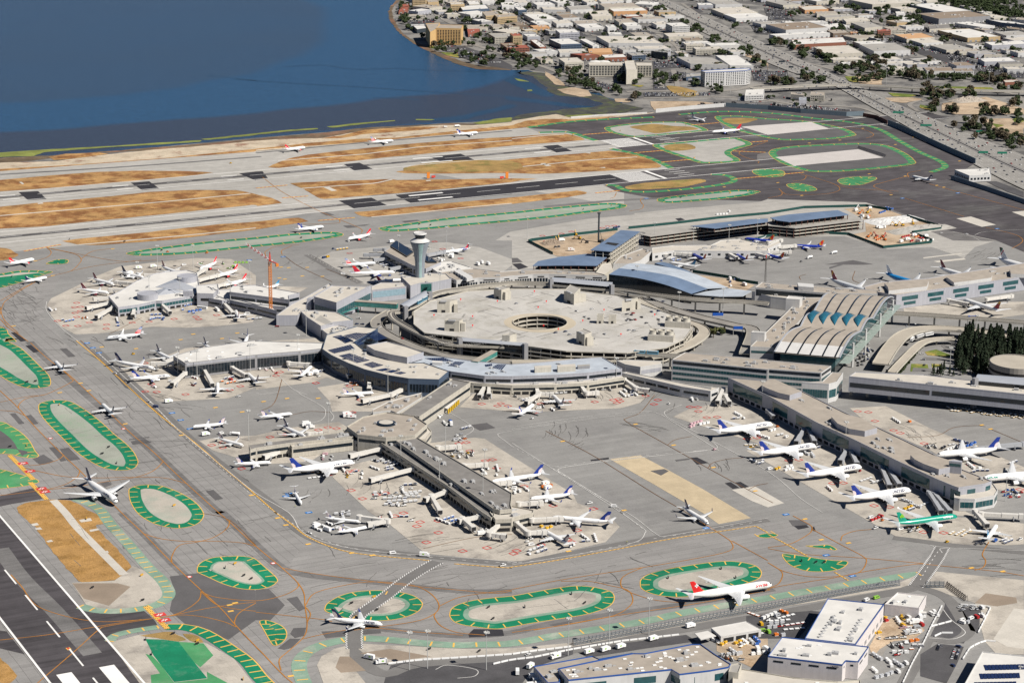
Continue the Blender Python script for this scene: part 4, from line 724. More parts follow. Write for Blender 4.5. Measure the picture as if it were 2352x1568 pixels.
def make_plane(key, text=None, tcol=None, tsize=.5, th0=.28, tx=.17):
 T = TYPES[key]; L, R = T['L'], T['R']; zc = T['gz']+R; root = empty('airliner', (0, 0, 0)); X = lambda t: L*(.5-t)
 mb = MB(); n = 18; rings = []; ts = [0, .012, .03, .06, .1, .14, .2, .3, .4, .5, .6, .66, .72, .78, .84, .9, .95, 1]
 hump = key in ('b747',)
 for t in ts:
  r, dz = fuselage_profile(t, R); ring = []
  for k in range(n):
   a = 2*math.pi*k/n; z = r*math.sin(a)*(1.12 if key == 'a388' else 1)
   if hump and .04 < t < .34 and z > .4*r: z *= 1.0+.22*math.sin(math.pi*min(1, (t-.04)/.3))
   ring.append((X(t), r*math.cos(a), zc+dz+z))
  rings.append(ring)
 vs = [p for r in rings for p in r]; fs = []; mi = []
 for s in range(len(ts)-1):
  for k in range(n):
   fs.append((s*n+k, s*n+(k+1) % n, (s+1)*n+(k+1) % n, (s+1)*n+k)); a = (k+.5)/n*360
   mi.append(1 if 205 < a < 335 else 0)
 fs.append(tuple((len(ts)-1)*n+k for k in range(n))); mi.append(0)
 mb.add(vs, fs, mi); lb(mb, 'fuselage', [pw, pg], root, True)
 gl = MB()   # flight deck windows
 for sgn in (-1, 1):
  for a0, a1, t0, t1 in ((62, 88, .018, .032), (34, 60, .02, .038)):
   pts = []
   for a, t in ((a0, t0), (a1, t0), (a1, t1), (a0, t1)):
    r, dz = fuselage_profile(t, R); pts.append((X(t)+.03, sgn*(r+.05)*math.cos(math.radians(a)), zc+dz+(r+.05)*math.sin(math.radians(a))))
   gl.add(pts, [(0, 1, 2, 3)])
 lb(gl, 'cockpit_window', pdark, root)
 for sgn in (-1, 1):
  wn = MB(); x = X(.13)
  while x > X(.8):
   t = .5-x/L; r, dz = fuselage_profile(t, R); th = .2; y = sgn*(r+.03)*math.cos(th); z = zc+dz+(r+.03)*math.sin(th)
   wn.add([(x, y, z-.17), (x-.28, y, z-.17), (x-.28, y-sgn*.06, z+.2), (x, y-sgn*.06, z+.2)], [(0, 1, 2, 3)])
   x -= 1.06
  lb(wn, 'cabin_windows', pdark, root)['kind'] = 'stuff'
 for t in (.105, .62 if L > 55 else .78, .36) if L > 35 else (.12,):
  for sgn in (-1, 1):
   dr = MB(); r, dz = fuselage_profile(t, R); pts = [(X(t)+o, sgn*(r+.025)*math.cos(th), zc+dz+(r+.025)*math.sin(th)) for o, th in ((.5, -.1), (-.5, -.1), (-.5, .62), (.5, .62))]
   for i in range(4): dr.beam(pts[i], pts[(i+1) % 4], .1, .1)
   lb(dr, 'door_outline', pg, root)
 sw = math.tan(math.radians(T['sw'])); half = T['S']/2; xw = X(T['wx']); zw = zc-.55*R
 for sgn in (1, -1):
  w = MB(); kx = .36*half
  le = lambda y: xw-abs(y)*sw
  secs = [((xw+R*.2, sgn*R*.3, zw), T['rc']*1.04, .13, (0, 0, 1)), ((le(R)+R*sw, sgn*R, zw+.1), T['rc'], .12, (0, 0, 1)), ((le(kx)+R*sw, sgn*kx, zw+(kx-R)*.09), T['rc']*.6, .115, (0, 0, 1)), ((le(half*.97)+R*sw, sgn*half*.97, zw+(half-R)*.1), T['tc'], .1, (0, 0, 1)), ((le(half)+R*sw-.5, sgn*half, zw+(half-R)*.105), T['tc']*.6, .08, (0, 0, 1))]
  if sgn < 0: pass
  aero(w, secs)
  wo = lb(w, 'wing', pwing, root, False)
  for f in (.35, .52, .7):
   fl = MB(); y = half*f; fl.box((le(y)+R*sw-T['rc']*(.62 if f < .4 else .4)*(1-f*.35), sgn*y, zw+(y-R)*.09-.35), (T['rc']*.34, .4, .55)); lb(fl, 'flap_fairing', pwing, wo)
  if T['wl']:
   k = MB(); tipx = le(half)+R*sw-.5; tz = zw+(half-R)*.105; h = T['wl']
   aero(k, [((tipx+.2, sgn*(half-.1), tz), T['tc']*.85, .06, (0, -sgn*.7, .7)), ((tipx-h*.55, sgn*(half+h*.22), tz+h), T['tc']*.4, .06, (0, -sgn, 0))])
   lb(k, 'winglet', pw, wo)
 for ef, er in T['eng']:
  for sgn in (1, -1):
   if ef == 'rear': ex, ey, ez, el = X(.735), sgn*(R+er*.95), zc+.55*R, T['el']
   else: ey = sgn*half*ef; ex = xw-half*ef*sw+R*sw+T['el']*.62; ez = zw+(half*ef-R)*.09-er*1.02; el = T['el']; ez = max(ez, er+.35)
   e = MB(); e.lathe([(er*.8, 0), (er*.94, -.08*el), (er, -.25*el), (er*.97, -.6*el), (er*.74, -.95*el), (er*.5, -1.1*el), (er*.12, -1.35*el)][::-1], (ex, ey, ez), 16, 'x', 0, False)
   eo = lb(e, 'engine', pw, root, True)
   f = MB(); f.lathe([(er*.84, -.03*el), (er*.8, .02*el)], (ex, ey, ez), 16, 'x'); lb(f, 'intake', pblack, eo)
   p = MB()
   if ef == 'rear': p.box((ex-el*.5, sgn*(R+.1), ez), (el*.5, er*1.2, .3))
   else: p.box((ex-el*.75, ey, ez+er*.9), (el*.9, .35, er*.7))
   lb(p, 'pylon', pwing, eo)
 fh = T['fh']; rz = zc+.78*R; fx = X(.985); fc = T['fh']*.92; tt = ef == 'rear'; fsw = fh*(.86 if not tt else .75)
 f = MB()      # fin, origin at the trailing end of its root
 aero(f, [((fc+fh*.28, 0, -.9), fc*1.25, .05, (0, 1, 0)), ((fc, 0, .7), fc*.97, .085, (0, 1, 0)), ((fc-fsw, 0, fh), fc*.42, .085, (0, 1, 0))])
 fo = lb(f, 'tail_fin', c_blue, root); fo.location = (fx+.06*L-.4, 0, rz)
 for sgn in (1, -1):
  t = MB(); hs = T['S']*(.19 if not tt else .16); tc = T['fh']*(.62 if not tt else .45); zt = zc+.62*R if not tt else rz+fh-.15
  x0 = fx+.055*L+tc*.2 if not tt else fo.location.x+fc-fsw+.3
  aero(t, [((x0, sgn*.2, zt), tc, .09, (0, 0, 1)), ((x0-hs*.62, sgn*hs, zt+hs*.1*(0 if tt else 1)), tc*.4, .09, (0, 0, 1))])
  lb(t, 'tailplane', pwing, root)
 def gear(nm, x, ys, r):
  g = MB()
  for y in ys:
   g.lathe([(.14, 0), (.14, zc-.4*R)], (x, y, 0), 6)
   for dx in ((0,) if r < .55 else (-.75, .75)):
    for dy in (-.32, .32):
     w = MB(); w.lathe([(r, -.16), (r, .16)], (0, 0, 0), 10); g.add([(x+dx+a, y+dy+c, r+b) for a, b, c in w.v], w.f)
  lb(g, nm, pblack, root)
 gear('nose_gear', X(.1 if L < 60 else .085), (0,), .42); gx = xw-T['rc']*.72
 for sgn in (1, -1): gear('main_gear', gx, (sgn*R*1.35,), .52 if L < 50 else .62)
 if text: letters('lettering', text, L, R, zc, X(tx), tsize*R, th0, tcol or c_navy, root)
 protos(root); return root
PROTO = {}
PL = []
def plane(key, N_, T_, livery, label, text=None, dz=None, Lf=None):
 """livery: (hull, belly, fin, engines)"""
 T = TYPES[key]; zc = T['gz']+T['R']
 if key+str(text) not in PROTO:
  ts = {'UNITED': (.95, .2, .13), 'SWISS': (1.0, .12, .07), 'American': (.7, .35, .14), 'Southwest': (.8, .1, .1), 'Aer Lingus': (.62, .35, .14), 'aerlingus': (.75, .3, .1), 'EVA AIR': (.7, .2, .06)}.get(text, (.6, .3, .16))
  tc = {'SWISS': c_swiss, 'Southwest': pw, 'aerlingus': pw, 'EVA AIR': c_green}.get(text, c_navy)
  PROTO[key+str(text)] = [make_plane(key, text, tc, *ts), 0]
 pr = PROTO[key+str(text)]; o = pr[0] if pr[1] == 0 else copy_tree(pr[0]); pr[1] += 1
 a, b = gnd(P(N_)[0], zc), gnd(P(T_)[0], zc+.6*T['R']); d = a-b; ang = math.atan2(d.y, d.x); mid = (a+b)/2
 o.location = (mid.x, mid.y, 0); o.rotation_euler = (0, 0, ang)
 hull, belly, fin, eng = livery
 for ch in (KIDS[o.name] if pr[1] == 1 and o.name in KIDS else list(o.children)):
  k = ch.name.split('.')[0]
  if k == 'fuselage': own(ch, hull, 0); own(ch, belly, 1)
  elif k == 'tail_fin': own(ch, fin)
  elif k == 'engine': own(ch, eng)
  elif k == 'wing':
   for c2 in ch.children:
    if c2.name.startswith('winglet') and livery in (LU, LUD): own(c2, c_blue)
    elif c2.name.startswith('winglet') and livery[2] in (FM['virgin'], FM['delta']): own(c2, livery[2] if livery[2] != FM['delta'] else c_blue)
 tag(o, label, 'airliner', 'aircraft on the airfield'); PL.append((key, o, livery)); return o
LU = (pw, pg, FM['globe'], pw); LUD = (pw, pg, FM['globe_dark'], pw)
LVX = (pw, pw, FM['virgin'], c_red); LVD = (pw, pw, FM['virgin_dark'], c_vred)
LAA = (c_silver, c_silver, FM['stripes'], c_silver); LDL = (pw, pw, FM['delta'], c_blue); LSW = (c_sw, c_sw, FM['southwest'], c_sw)
for a in [
 ('a320', '01:460,1350', '01:255,1372', LVX, 'red tailed white jet on the far taxiway, leftmost of three rolling beside the bay'),
 ('n738', '01:1250,1290', '01:1062,1300', LAA, 'striped tail jet on the far taxiway, middle of three rolling beside the bay'),
 ('n738', '01:2055,1215', '01:1822,1232', LU, 'blue tailed white jet on the far taxiway, rightmost of three rolling beside the bay'),
 ('n738', '02:1768,1112', '02:1648,1070', LUD, 'dark tailed jet turning on the green edged taxiway beside the far white wall'),
 ('b757', '02:1845,1210', '02:2105,1188', LDL, 'long white jet with red and blue tail lining up on the far runway'),
 ('a320', '10:312,810', '10:80,850', LVX, 'red tailed white jet on the taxiway at the left edge beside a dry grass patch'),
 ('e175', '10:408,982', '10:250,1008', (pw, pw, FM['alaska'], pw), 'small white jet taxiing past the green edged island at the left edge'),
 ('n738', '10:1330,985', '10:1112,925', (pw, pw, FM['alaska'], pw), 'white jet with navy tail parked behind the drum roofed terminal'),
 ('a320', '10:1612,930', '10:1505,880', LVD, 'dark red tailed jet half hidden behind the drum roofed terminal'),
 ('a320', '10:1038,1042', '10:860,988', LVD, 'dark red tailed jet, upper of two nosed in left of the drum roofed terminal'),
 ('a320', '10:1002,1122', '10:738,1082', LVD, 'dark red tailed jet, lower of two nosed in left of the drum roofed terminal'),
 ('a320', '10:1845,900', '10:1985,838', LVX, 'bright red tailed jet, topmost of three parked right of the drum roofed terminal'),
 ('a320', '10:1985,970', '10:2192,905', LVX, 'bright red tailed jet, middle of three parked right of the drum roofed terminal'),
 ('a320', '10:2060,1050', '10:2258,995', LVX, 'bright red tailed jet, lowest of three parked right of the drum roofed terminal'),
 ('a320', '10:2165,1285', '10:2196,1355', LVX, 'red tailed jet seen from behind, parked left of the orange crane'),
 ('n738', '10:970,1535', '10:1320,1492', LAA, 'silver jet with striped tail and blue lettering taxiing below the drum roofed terminal', 'American'),
 ('n738', '20:1985,95', '20:1892,30', LUD, 'dark tailed jet behind the flat roofed pier, seen from behind near its middle'),
 ('e175', '11:40,1085', '11:190,1050', (pw, pw, FM['aqua'], pw), 'white and pale blue jet parked behind the orange crane'),
 ('n738', '11:610,512', '11:390,535', LU, 'blue tailed white jet on the taxiway left of the red tailed jet with a tug'),
 ('a320', '11:842,625', '11:1060,578', LVX, 'red tailed white jet on the taxiway between two long green islands, tug at its nose'),
 ('n738', '11:1105,845', '11:808,860', LAA, 'striped tail jet nosed in at the dark roofed pier left of the control tower'),
 ('b757', '11:1242,930', '11:912,935', LDL, 'long white jet with red and blue tail, nosed in left of the control tower'),
 ('e175', '11:1330,1000', '11:1110,1012', LDL, 'short white jet with red and blue tail, nearest the foot of the control tower'),
 ('md90', '11:1690,752', '11:1950,712', LDL, 'slim jet with a high set tail, parked right of the control tower shaft'),
 ('a320', '12:1655,768', '12:1775,812', LSW, 'blue jet with red tail, leftmost of those under the walkway pier'),
 ('a320', '12:1490,850', '12:1650,868', (pw, pw, FM['aqua'], pw), 'white jet with blue painted tail behind the big blue curved roof'),
 ('a320', '12:2072,778', '12:2150,812', LSW, 'blue jet with red tail, middle of those under the walkway pier'),
 ('n738', '13:262,690', '13:482,690', LSW, 'blue jet with orange tail and white lettering at the walkway pier end', 'Southwest'),
 ('n738', '13:-40,765', '13:128,800', LSW, 'blue jet with red tail, rightmost of those nosed in under the walkway pier'),
 ('n738', '13:1332,52', '13:1500,85', LUD, 'white jet with dark tail on the dark taxiway at the upper right'),
 ('b773', '13:870,1095', '13:655,1015', (c_silver, c_silver, FM['amber'], pw), 'big jet with yellow and crimson tail behind the long upper right concourse'),
 ('b747', '13:1400,1050', '13:1130,955', (c_klm, pw, FM['crown'], pw), 'big sky blue jet behind the long upper right concourse'),
 ('a333', '13:1850,975', '13:1630,900', (pw, pw, FM['virgin_dark'], c_red), 'big white jet with dark red tail behind the long upper right concourse'),
 ('a388', '13:2480,920', '13:2160,815', (pw, pw, FM['waves'], pw), 'huge white jet with tall wave striped tail at the right edge'),
 ('a333', '13:1828,1195', '13:2110,1272', (pw, pw, FM['redgold'], pw), 'big white jet with crimson tail in front of the upper right concourse'),
 ('n738', '20:510,185', '20:590,262', LUD, 'white jet seen from behind rolling past the upper of the left green islands'),
 ('n738', '20:945,580', '20:1045,660', LUD, 'white jet seen from behind rolling past the long tilted green island'),
 ('b757', '20:1387,242', '20:1085,178', LUD, 'long dark tailed jet at the left end of the flat roofed pier', 'UNITED'),
 ('n738', '20:1588,168', '20:1445,88', LUD, 'dark tailed jet behind the left end of the flat roofed pier'),
 ('n738', '20:1562,312', '20:1208,335', LU, 'white jet with blue globe tail below the left end of the flat roofed pier', 'UNITED'),
 ('n738', '20:2000,375', '20:1994,482', LUD, 'white jet seen straight from behind in front of the flat roofed pier'),
 ('n738', '20:2270,290', '21:28,378', LUD, 'white jet seen from behind, parked left of a yellow railing under the pier'),
 ('e175', '20:1770,782', '20:2070,748', LU, 'white jet with blue tail taxiing, left of two in the alley left of the octagon'),
 ('e175', '20:2240,955', '20:1998,882', LUD, 'small dark tailed jet nosed in behind the left arm of the octagon pier'),
 ('e175', '21:140,1108', '20:2165,1118', LU, 'white jet with blue tail half under the left arm of the octagon pier'),
 ('b772', '21:915,1100', '21:285,1178', LU, 'wide white jet with blue globe tail at the gate left of the octagon', 'UNITED'),
 ('crj', '21:412,1482', '21:352,1372', LU, 'small T tailed jet facing the viewer on the grey apron'),
 ('e175', '21:335,660', '21:40,688', LU, 'white jet with blue tail taxiing, right of two in the alley left of the octagon'),
 ('e175', '21:1085,468', '21:788,480', LU, 'white jet with blue tail parked under the curved terminal'),
 ('n738', '21:515,225', '21:400,318', LUD, 'white jet nosing up to the right end of the flat roofed pier'),
 ('n738', '21:432,862', '21:282,785', LUD, 'dark tailed jet behind the joint of the octagon pier'),
 ('b757', '21:2140,1290', '22:312,1205', LU, 'white jet with blue globe tail, upper of three right of the octagon pier'),
 ('n738', '22:382,500', '22:470,578', LUD, 'white jet seen from behind, right of two under the curved terminal'),
 ('n738', '22:190,585', '22:70,662', LU, 'white jet with blue tail seen from behind, left of two under the curved terminal'),
 ('b772', '23:98,745', '22:1815,828', LU, 'wide white jet with blue globe tail, topmost of four at the right concourse', 'UNITED'),
 ('b772', '23:447,950', '22:2248,1020', LU, 'wide white jet with blue globe tail, second from top of four at the right concourse', 'UNITED'),
 ('b772', '23:876,1140', '23:303,1222', LU, 'wide white jet with blue globe tail, third from top of four at the right concourse', 'UNITED'),
 ('b772', '23:1326,1355', '23:733,1432', LU, 'wide white jet with blue globe tail, lowest of four at the right concourse', 'UNITED'),
 ('n738', '22:195,1440', '22:528,1395', LU, 'white jet with blue globe tail, middle of three right of the octagon pier'),
 ('n738', '32:1765,75', '22:1615,1540', LUD, 'white jet facing the viewer at the end of the beige slab strip'),
 ('b757', '32:348,42', '32:932,82', LU, 'long white jet with blue globe tail, lowest of three right of the octagon pier'),
 ('n738', '32:310,178', '32:500,272', LUD, 'white jet seen from behind at the tip of the octagon pier'),
 ('b772', '23:1580,1035', '23:2112,975', LU, 'wide white jet with blue globe tail on the far side of the right concourse'),
 ('b773', '23:1985,1255', '23:2640,1180', (pw, pw, c_green, pw), 'wide white jet with green lettering cut by the right edge', 'EVA AIR'),
 ('a333', '33:1752,30', '33:1148,100', (c_green, pw, FM['shamrock'], pw), 'green jet with shamrock tail near the end of the right concourse', 'aerlingus'),
 ('n738', '33:2098,122', '33:2012,238', (pw, pw, FM['aqua'], pw), 'white jet seen from behind right of the green jet'),
 ('crj', '31:945,85', '31:645,45', LU, 'small T tailed jet, upper of two parked left of the octagon pier tip'),
 ('crj', '31:1022,135', '31:785,172', LU, 'small T tailed jet, lower of two parked left of the octagon pier tip'),
 ('n738', '31:1147,1022', '31:700,968', LUD, 'white jet with dark blue tail crossing the checkered road', 'UNITED'),
 ('b773', '33:38,652', '32:1605,758', (pw, pw, c_swiss, pw), 'long white jet with red tail and white cross and red lettering', 'SWISS'),
 ('b772', '20:1072,1465', '20:782,1250', LUD, 'wide white jet with dark tail taxiing at the left between two green islands', 'UNITED'),
 ('n738', '12:2228,633', '12:2320,634', LSW, 'blue jet with red tail half hidden behind the walkway pier'),
 ('n738', '11:-110,1595', '11:-80,1520', LUD, 'dark tailed jet behind the flat roofed pier, nearer the orange crane'),
]: plane(*a)
def emblem(po, parts, m, nm='tail_emblem'):
 """flat emblem on both faces of a fin, in the fin's own x, z"""
 for ch in po.children:
  if ch.name.split('.')[0] == 'tail_fin':
   mb = MB()
   for sgn in (1, -1):
    for pts in parts: mb.add([(x, sgn*.42, z) for x, z in pts], [tuple(range(len(pts)))])
   lb(mb, nm, m, ch)
for key, o, lv in PL:
 if lv[2] is c_swiss: emblem(o, [[(2.2, 4.2), (3.2, 4.2), (3.2, 7.4), (2.2, 7.4)], [(1.1, 5.3), (4.3, 5.3), (4.3, 6.3), (1.1, 6.3)]], pw)
 if lv[2] is FM['shamrock']:
  def leaf(cx, cz, r=1.05): return [(cx+r*math.cos(i*math.pi/5), cz+r*math.sin(i*math.pi/5)) for i in range(10)]
  emblem(o, [leaf(2.6, 5.6), leaf(1.6, 4.3), leaf(3.7, 4.2), [(2.5, 4.4), (2.8, 4.4), (2.0, 2.2), (1.7, 2.2)]], solid('leaf_green', (.2, .5, .03)))
# ------------------------------------------------------------------ buildings
w_white = mat('white_panel', (.54, .535, .525), .6, .1, .12, streak=.08); w_lilac = mat('pale_metal_panel', (.37, .375, .41), .45, .08, .2, streak=.12)
w_grey = mat('grey_wall', (.26, .26, .27), .7, .12, .2, streak=.1); w_cream = mat('cream_concrete', (.48, .45, .385), .8, .12, .2, streak=.12)
w_dark = mat('dark_cladding', (.035, .045, .055), .5, .15, .2); w_blue = mat('slate_blue_wall', (.07, .1, .15), .55, .12, .2)
w_tan = mat('tan_wall', (.44, .33, .19), .8, .1, .2, streak=.08); w_brick = mat('brick_wall', (.22, .09, .06), .85, .15, .4); w_brown = mat('brown_wall', (.17, .13, .1), .8, .15, .3)
w_steel = mat('rusty_steel', (.1, .04, .03), .8, .25, .3); w_orange = mat('peach_wall', (.5, .28, .14), .8, .12, .2)
r_white = mat('white_roof', (.6, .585, .555), .7, .16, .06, streak=.0); r_cream = mat('cream_roof', (.5, .465, .41), .8, .18, .07); r_tan = mat('tan_gravel_roof', (.34, .3, .255), .9, .22, .09)
r_grey = mat('grey_roof', (.33, .315, .29), .85, .2, .07); r_brown = mat('brown_gravel_roof', (.24, .19, .145), .9, .18, .08); r_dark = mat('weathered_roof', (.2, .19, .18), .9, .3, .09)
r_blue = mat('blue_membrane_roof', (.14, .195, .29), .5, .25, .05); r_pblue = mat('pale_blue_roof', (.42, .46, .51), .5, .25, .06); r_metal = mat('metal_roof', (.46, .48, .52), .4, .1, .1, metal=.3); r_red = mat('red_tile_roof', (.3, .09, .06), .8, .2, .3); r_orange = mat('orange_roof', (.5, .3, .16), .85, .12, .08)
g_dark = glass('dark_window', (.012, .018, .025)); g_teal = glass('teal_window', (.02, .075, .085)); g_green = glass('green_glass', (.05, .2, .18), .2)
solar = glass('solar_panel', (.012, .022, .07), .2)
unitm = mat('rooftop_metal', (.4, .4, .4), .6, .25, .6); conc = mat('bare_concrete', (.45, .42, .36), .85, .14, .15, streak=.15); dconc = mat('shaded_concrete', (.3, .28, .25), .85, .15, .2); blackm = mat('dark_opening', (.02, .02, .022), .9, .1, .2); railm = mat('rail_steel', (.14, .13, .12), .6, .2, .5); polem = mat('pole_metal', (.5, .5, .48), .5, .1, .4)  # dconc: a darker tone of concrete
rb_ = random.Random(11)
def facing(p, q):
 """outward normal of a ccw edge, and how far it turns to the camera"""
 e = (q-p); n = Vector((e.y, -e.x, 0)).normalized(); m = (p+q)/2
 return n, n.dot((Vector((0, 0, 0))-Vector((m.x, m.y, 0))).normalized())
def bands_on(root, pts, specs, name='window_band'):
 """window strips set on the facades: (z0, z1, material, pane width or 0, gap, min facing, [edges])"""
 pts = ccw(pts); N = len(pts)
 for z0, z1, m, pane, gap, mf, *ed in specs:
  for i in range(N):
   a, b = pts[i], pts[(i+1) % N]; a = Vector((a.x, a.y, 0)); b = Vector((b.x, b.y, 0)); L = (b-a).length
   if L < 5 or (ed and i not in ed[0]): continue
   n, f = facing(a, b)
   if f < mf: continue
   d = (b-a)/L; mb = MB(); mar = min(1.2, L*.06); rz = math.atan2(d.y, d.x); span = L-2*mar
   k = 1 if not pane else max(1, int(span/(pane+gap))); step = span/k; w = span if not pane else step-gap
   sep = k > 1 and gap >= 5 and k < 24
   for j in range(k):
    c = a+d*(mar+step*(j+.5))+n*.02
    mb.box((c.x, c.y, (z0+z1)/2), (w, .22, z1-z0), rz)
    if sep: mb.build('window', m, root); mb = MB()
   if not sep: mb.build(name, m, root)
def building(name, label, cat, pts, h, wall, roof, base=0., parapet=.8, bands=(), units=0, group=None, skyl=0, trim=None, under=None):
 pts = ccw([Vector((p.x, p.y, 0)) for p in pts]); c = sum(pts, Vector())/len(pts); c.z = base
 root = empty(name, c, 0, label, cat, group)
 mb = MB(); mb.prism(pts, base, h, 0, None); 
 if base > .5: b = MB().poly(pts, base); mb.add(b.v, [f[::-1] for f in b.f])
 mb.build('wall', wall, root)
 mb = MB(); mb.poly(inset(pts, .05), h+.02); mb.build('roof', roof, root)
 if parapet: 
  mb = MB(); mb.ribbon([Vector((p.x, p.y, h+parapet)) for p in inset(pts, .12)], .45, parapet+.25, closed=True); mb.build('parapet', trim or wall, root)
 if bands: bands_on(root, pts, bands)
 if cat == RB: units = int(units*1.8)
 if units or skyl:
  xs = [p.x for p in pts]; ys = [p.y for p in pts]; ip = inset(pts, 3.5)
  def inside(x, y):
   r = False; j = len(ip)-1
   for i in range(len(ip)):
    if (ip[i].y > y) != (ip[j].y > y) and x < (ip[j].x-ip[i].x)*(y-ip[i].y)/(ip[j].y-ip[i].y+1e-9)+ip[i].x: r = not r
    j = i
   return r
  e = max(((pts[(i+1) % len(pts)]-pts[i]) for i in range(len(pts))), key=lambda v: v.length); rz = math.atan2(e.y, e.x); k = 0
  for t in range((units+skyl)*12):
   if k >= units+skyl: break
   x, y = rb_.uniform(min(xs), max(xs)), rb_.uniform(min(ys), max(ys))
   if not inside(x, y): continue
   if k < units:
    w, d, hh = rb_.uniform(2, 6), rb_.uniform(1.6, 3.5), rb_.uniform(1.0, 2.2); u = MB(); u.box((x, y, h+hh/2+.02), (w, d, hh), rz)
    u.lathe([(.6, 0), (.6, .3)], (x, y, h+hh+.02), 8); u.box((x+math.cos(rz)*(w*.7+1), y+math.sin(rz)*(w*.7+1), h+.35), (2.2, .8, .6), rz); u.build('rooftop_unit', unitm, root)
   else:
    u = MB(); u.box((x, y, h+.2), (2.6, 1.6, .4), rz); u.build('skylight', pw, root)
   k += 1
 return root
def B(name, label, cat, s, h, wall, roof, **k): return building(name, label, cat, G(s, h), h, wall, roof, **k)
def add_prism(root, name, s, z0, z1, side, top, zp=None):
 mb = MB(); mb.prism(G(s, z1 if zp is None else zp), z0, z1, 0, 1); return mb.build(name, [side, top], root)
def dmark(o, words): MARKS.append((words, frame(o.location)))
RB = 'terminal building'
# left pier with two drums
t = B('terminal_pier', 'white low terminal pier with two drums and hipped metal roofs', RB, '10:1000,1160 1100,1112 1260,1015 1420,952 1530,932 1720,918 1810,945 1820,1010 1830,1080 1785,1150 1490,1200 1430,1200 1270,1235 1085,1260', 10, w_lilac, r_white, bands=[(4.2, 7.6, g_teal, 3.2, .35, .05), (0.05, 2.6, blackm, 5, 2, .05)], units=3)  # black ground-level band is no window: shade of the undercroft put into colour
for cx, cy, r in ((1355, 1122, 11.5), (1718, 962, 11.3)):
 c = gnd(P('10:%d,%d' % (cx, cy))[0], 16.5); mb = MB(); mb.lathe([(r, 10.05), (r, 16.5), (r-.6, 16.5), (r-.7, 16.0)], (c.x, c.y, 0), 40, cap=False); mb.poly([Vector((c.x+(r-.7)*math.cos(a*.1571), c.y+(r-.7)*math.sin(a*.1571), 16.0)) for a in range(40)]); mb.build('drum', w_lilac, t)
for q, ap, z in (('10:1430,1068 1610,992 1815,1082 1690,1096', '10:1630,1020', 15), ('10:1390,1112 1530,1072 1692,1112 1450,1142', '10:1520,1090', 14)):
 b_ = ccw(G(q, 10.6)); a_ = gnd(P(ap)[0], z); mb = MB(); mb.add(b_+[a_], [(i, (i+1) % 4, 4) for i in range(4)]); mb.prism(b_, 10.02, 10.6, 0, None); mb.build('hip_roof', r_metal, t)
mb = MB(); mb.prism(G('10:1680,1095 1770,1098 1772,1110 1682,1108', 16), 10.02, 16, 0, 0); mb.build('lift_tower', w_lilac, t); dmark(t, 'the drum roofed pier')
t = B('terminal_building', 'pale metal terminal block with upright wall beside the drum roofed pier', RB, '10:1800,1060 2000,1045 2010,1090 1960,1135 1810,1130', 14, w_lilac, r_white, units=1, bands=[(6, 9, blackm, 3, 6, .1)])
t = B('terminal_building', 'low white terminal wing with black window strip left of the crane', RB, '10:1786,1150 1850,1110 2300,1085 2500,1250 11:190,1290 10:2351,1240 2270,1225 2110,1190 2040,1196', 9, w_lilac, r_white, bands=[(3.6, 5.6, g_dark, 0, 0, .1)], units=2)
t = B('terminal_building', 'stepped white terminal block behind the orange crane, its top storey', RB, '10:2110,1095 2140,1062 2351,1055 11:400,1128 300,1150 305,1190 0,1150 10:2110,1118', 17, w_lilac, r_white, bands=[(10, 13, g_dark, 0, 0, .1)], units=3)
t = B('terminal_building', 'stepped white terminal block behind the orange crane, its front storey', RB, '10:2200,1135 11:0,1150 300,1190 300,1212 270,1255 0,1230 10:2200,1190', 9.5, w_lilac, r_white, bands=[(4, 6.2, g_dark, 0, 0, .1)])
t = B('terminal_building', 'long angled white terminal wing with blunt pale end wall right of the crane', RB, 'z1:372,748 760,748 930,640 930,500 1060,390 1390,200 1340,165 970,380 660,540', 11, w_lilac, r_cream, units=4); dmark(t, 'the crane wing')
t = B('terminal_building', 'tall terminal hall with big flat cream roof left of the control tower', RB, 'z1:1065,405 1400,200 2060,220 2110,195 1475,515', 21, w_lilac, r_cream, units=4, bands=[(6, 13, g_teal, 4, .4, .1)]); dmark(t, 'the tall hall by the tower')
mb = MB(); mb.prism(G('z1:930,432 1010,432 1058,400 975,402', 18), 0, 18, 0, 0); tag(mb.build('stair_tower', w_lilac), 'white lift shaft between the crane wing and the tall hall', 'stair tower')
t = B('terminal_building', 'low terminal block with sunken roof court under the tall hall', RB, 'z1:815,668 1100,655 1480,690 1780,835 1425,872 1190,945 950,790', 13, w_lilac, r_cream, units=3)
add_prism(t, 'roof_court', 'z1:1085,815 1185,735 1415,880 1300,910', 13.05, 13.1, blackm, r_grey)
t = B('terminal_building', 'lowest terminal roof with fans beside the solar roof', RB, 'z1:1195,1000 1420,915 1640,950 1815,1040 1500,1085 1315,1092', 9, w_lilac, r_cream, units=4)
def slab_bridge(name, label, cat, a, b, w, z0, z1, m, side, za=None):
 A, Bp = gnd(P(a)[0], z1), gnd(P(b)[0], z1); root = empty(name, ((A+Bp)/2).to_2d().to_3d(), 0, label, cat); mb = MB(); mb.beam(A+Vector((0, 0, -.3)), Bp+Vector((0, 0, -.3)), w, .6); mb.build('roof', m, root)
 mb = MB(); mb.beam(Vector((A.x, A.y, (z0+z1-.6)/2)), Vector((Bp.x, Bp.y, (z0+z1-.6)/2)), w-.4, z1-z0-.65); mb.build('glazing', side, root)
 mb = MB(); mb.beam(Vector((A.x, A.y, z0)), Vector((Bp.x, Bp.y, z0)), w, .5); mb.build('deck', conc, root)
 for f in (.15, .5, .85):
  p = A.lerp(Bp, f); mb = MB(); mb.lathe([(.7, 0), (.7, z0-.25)], (p.x, p.y, 0), 10); mb.build('column', conc, root)
 return root
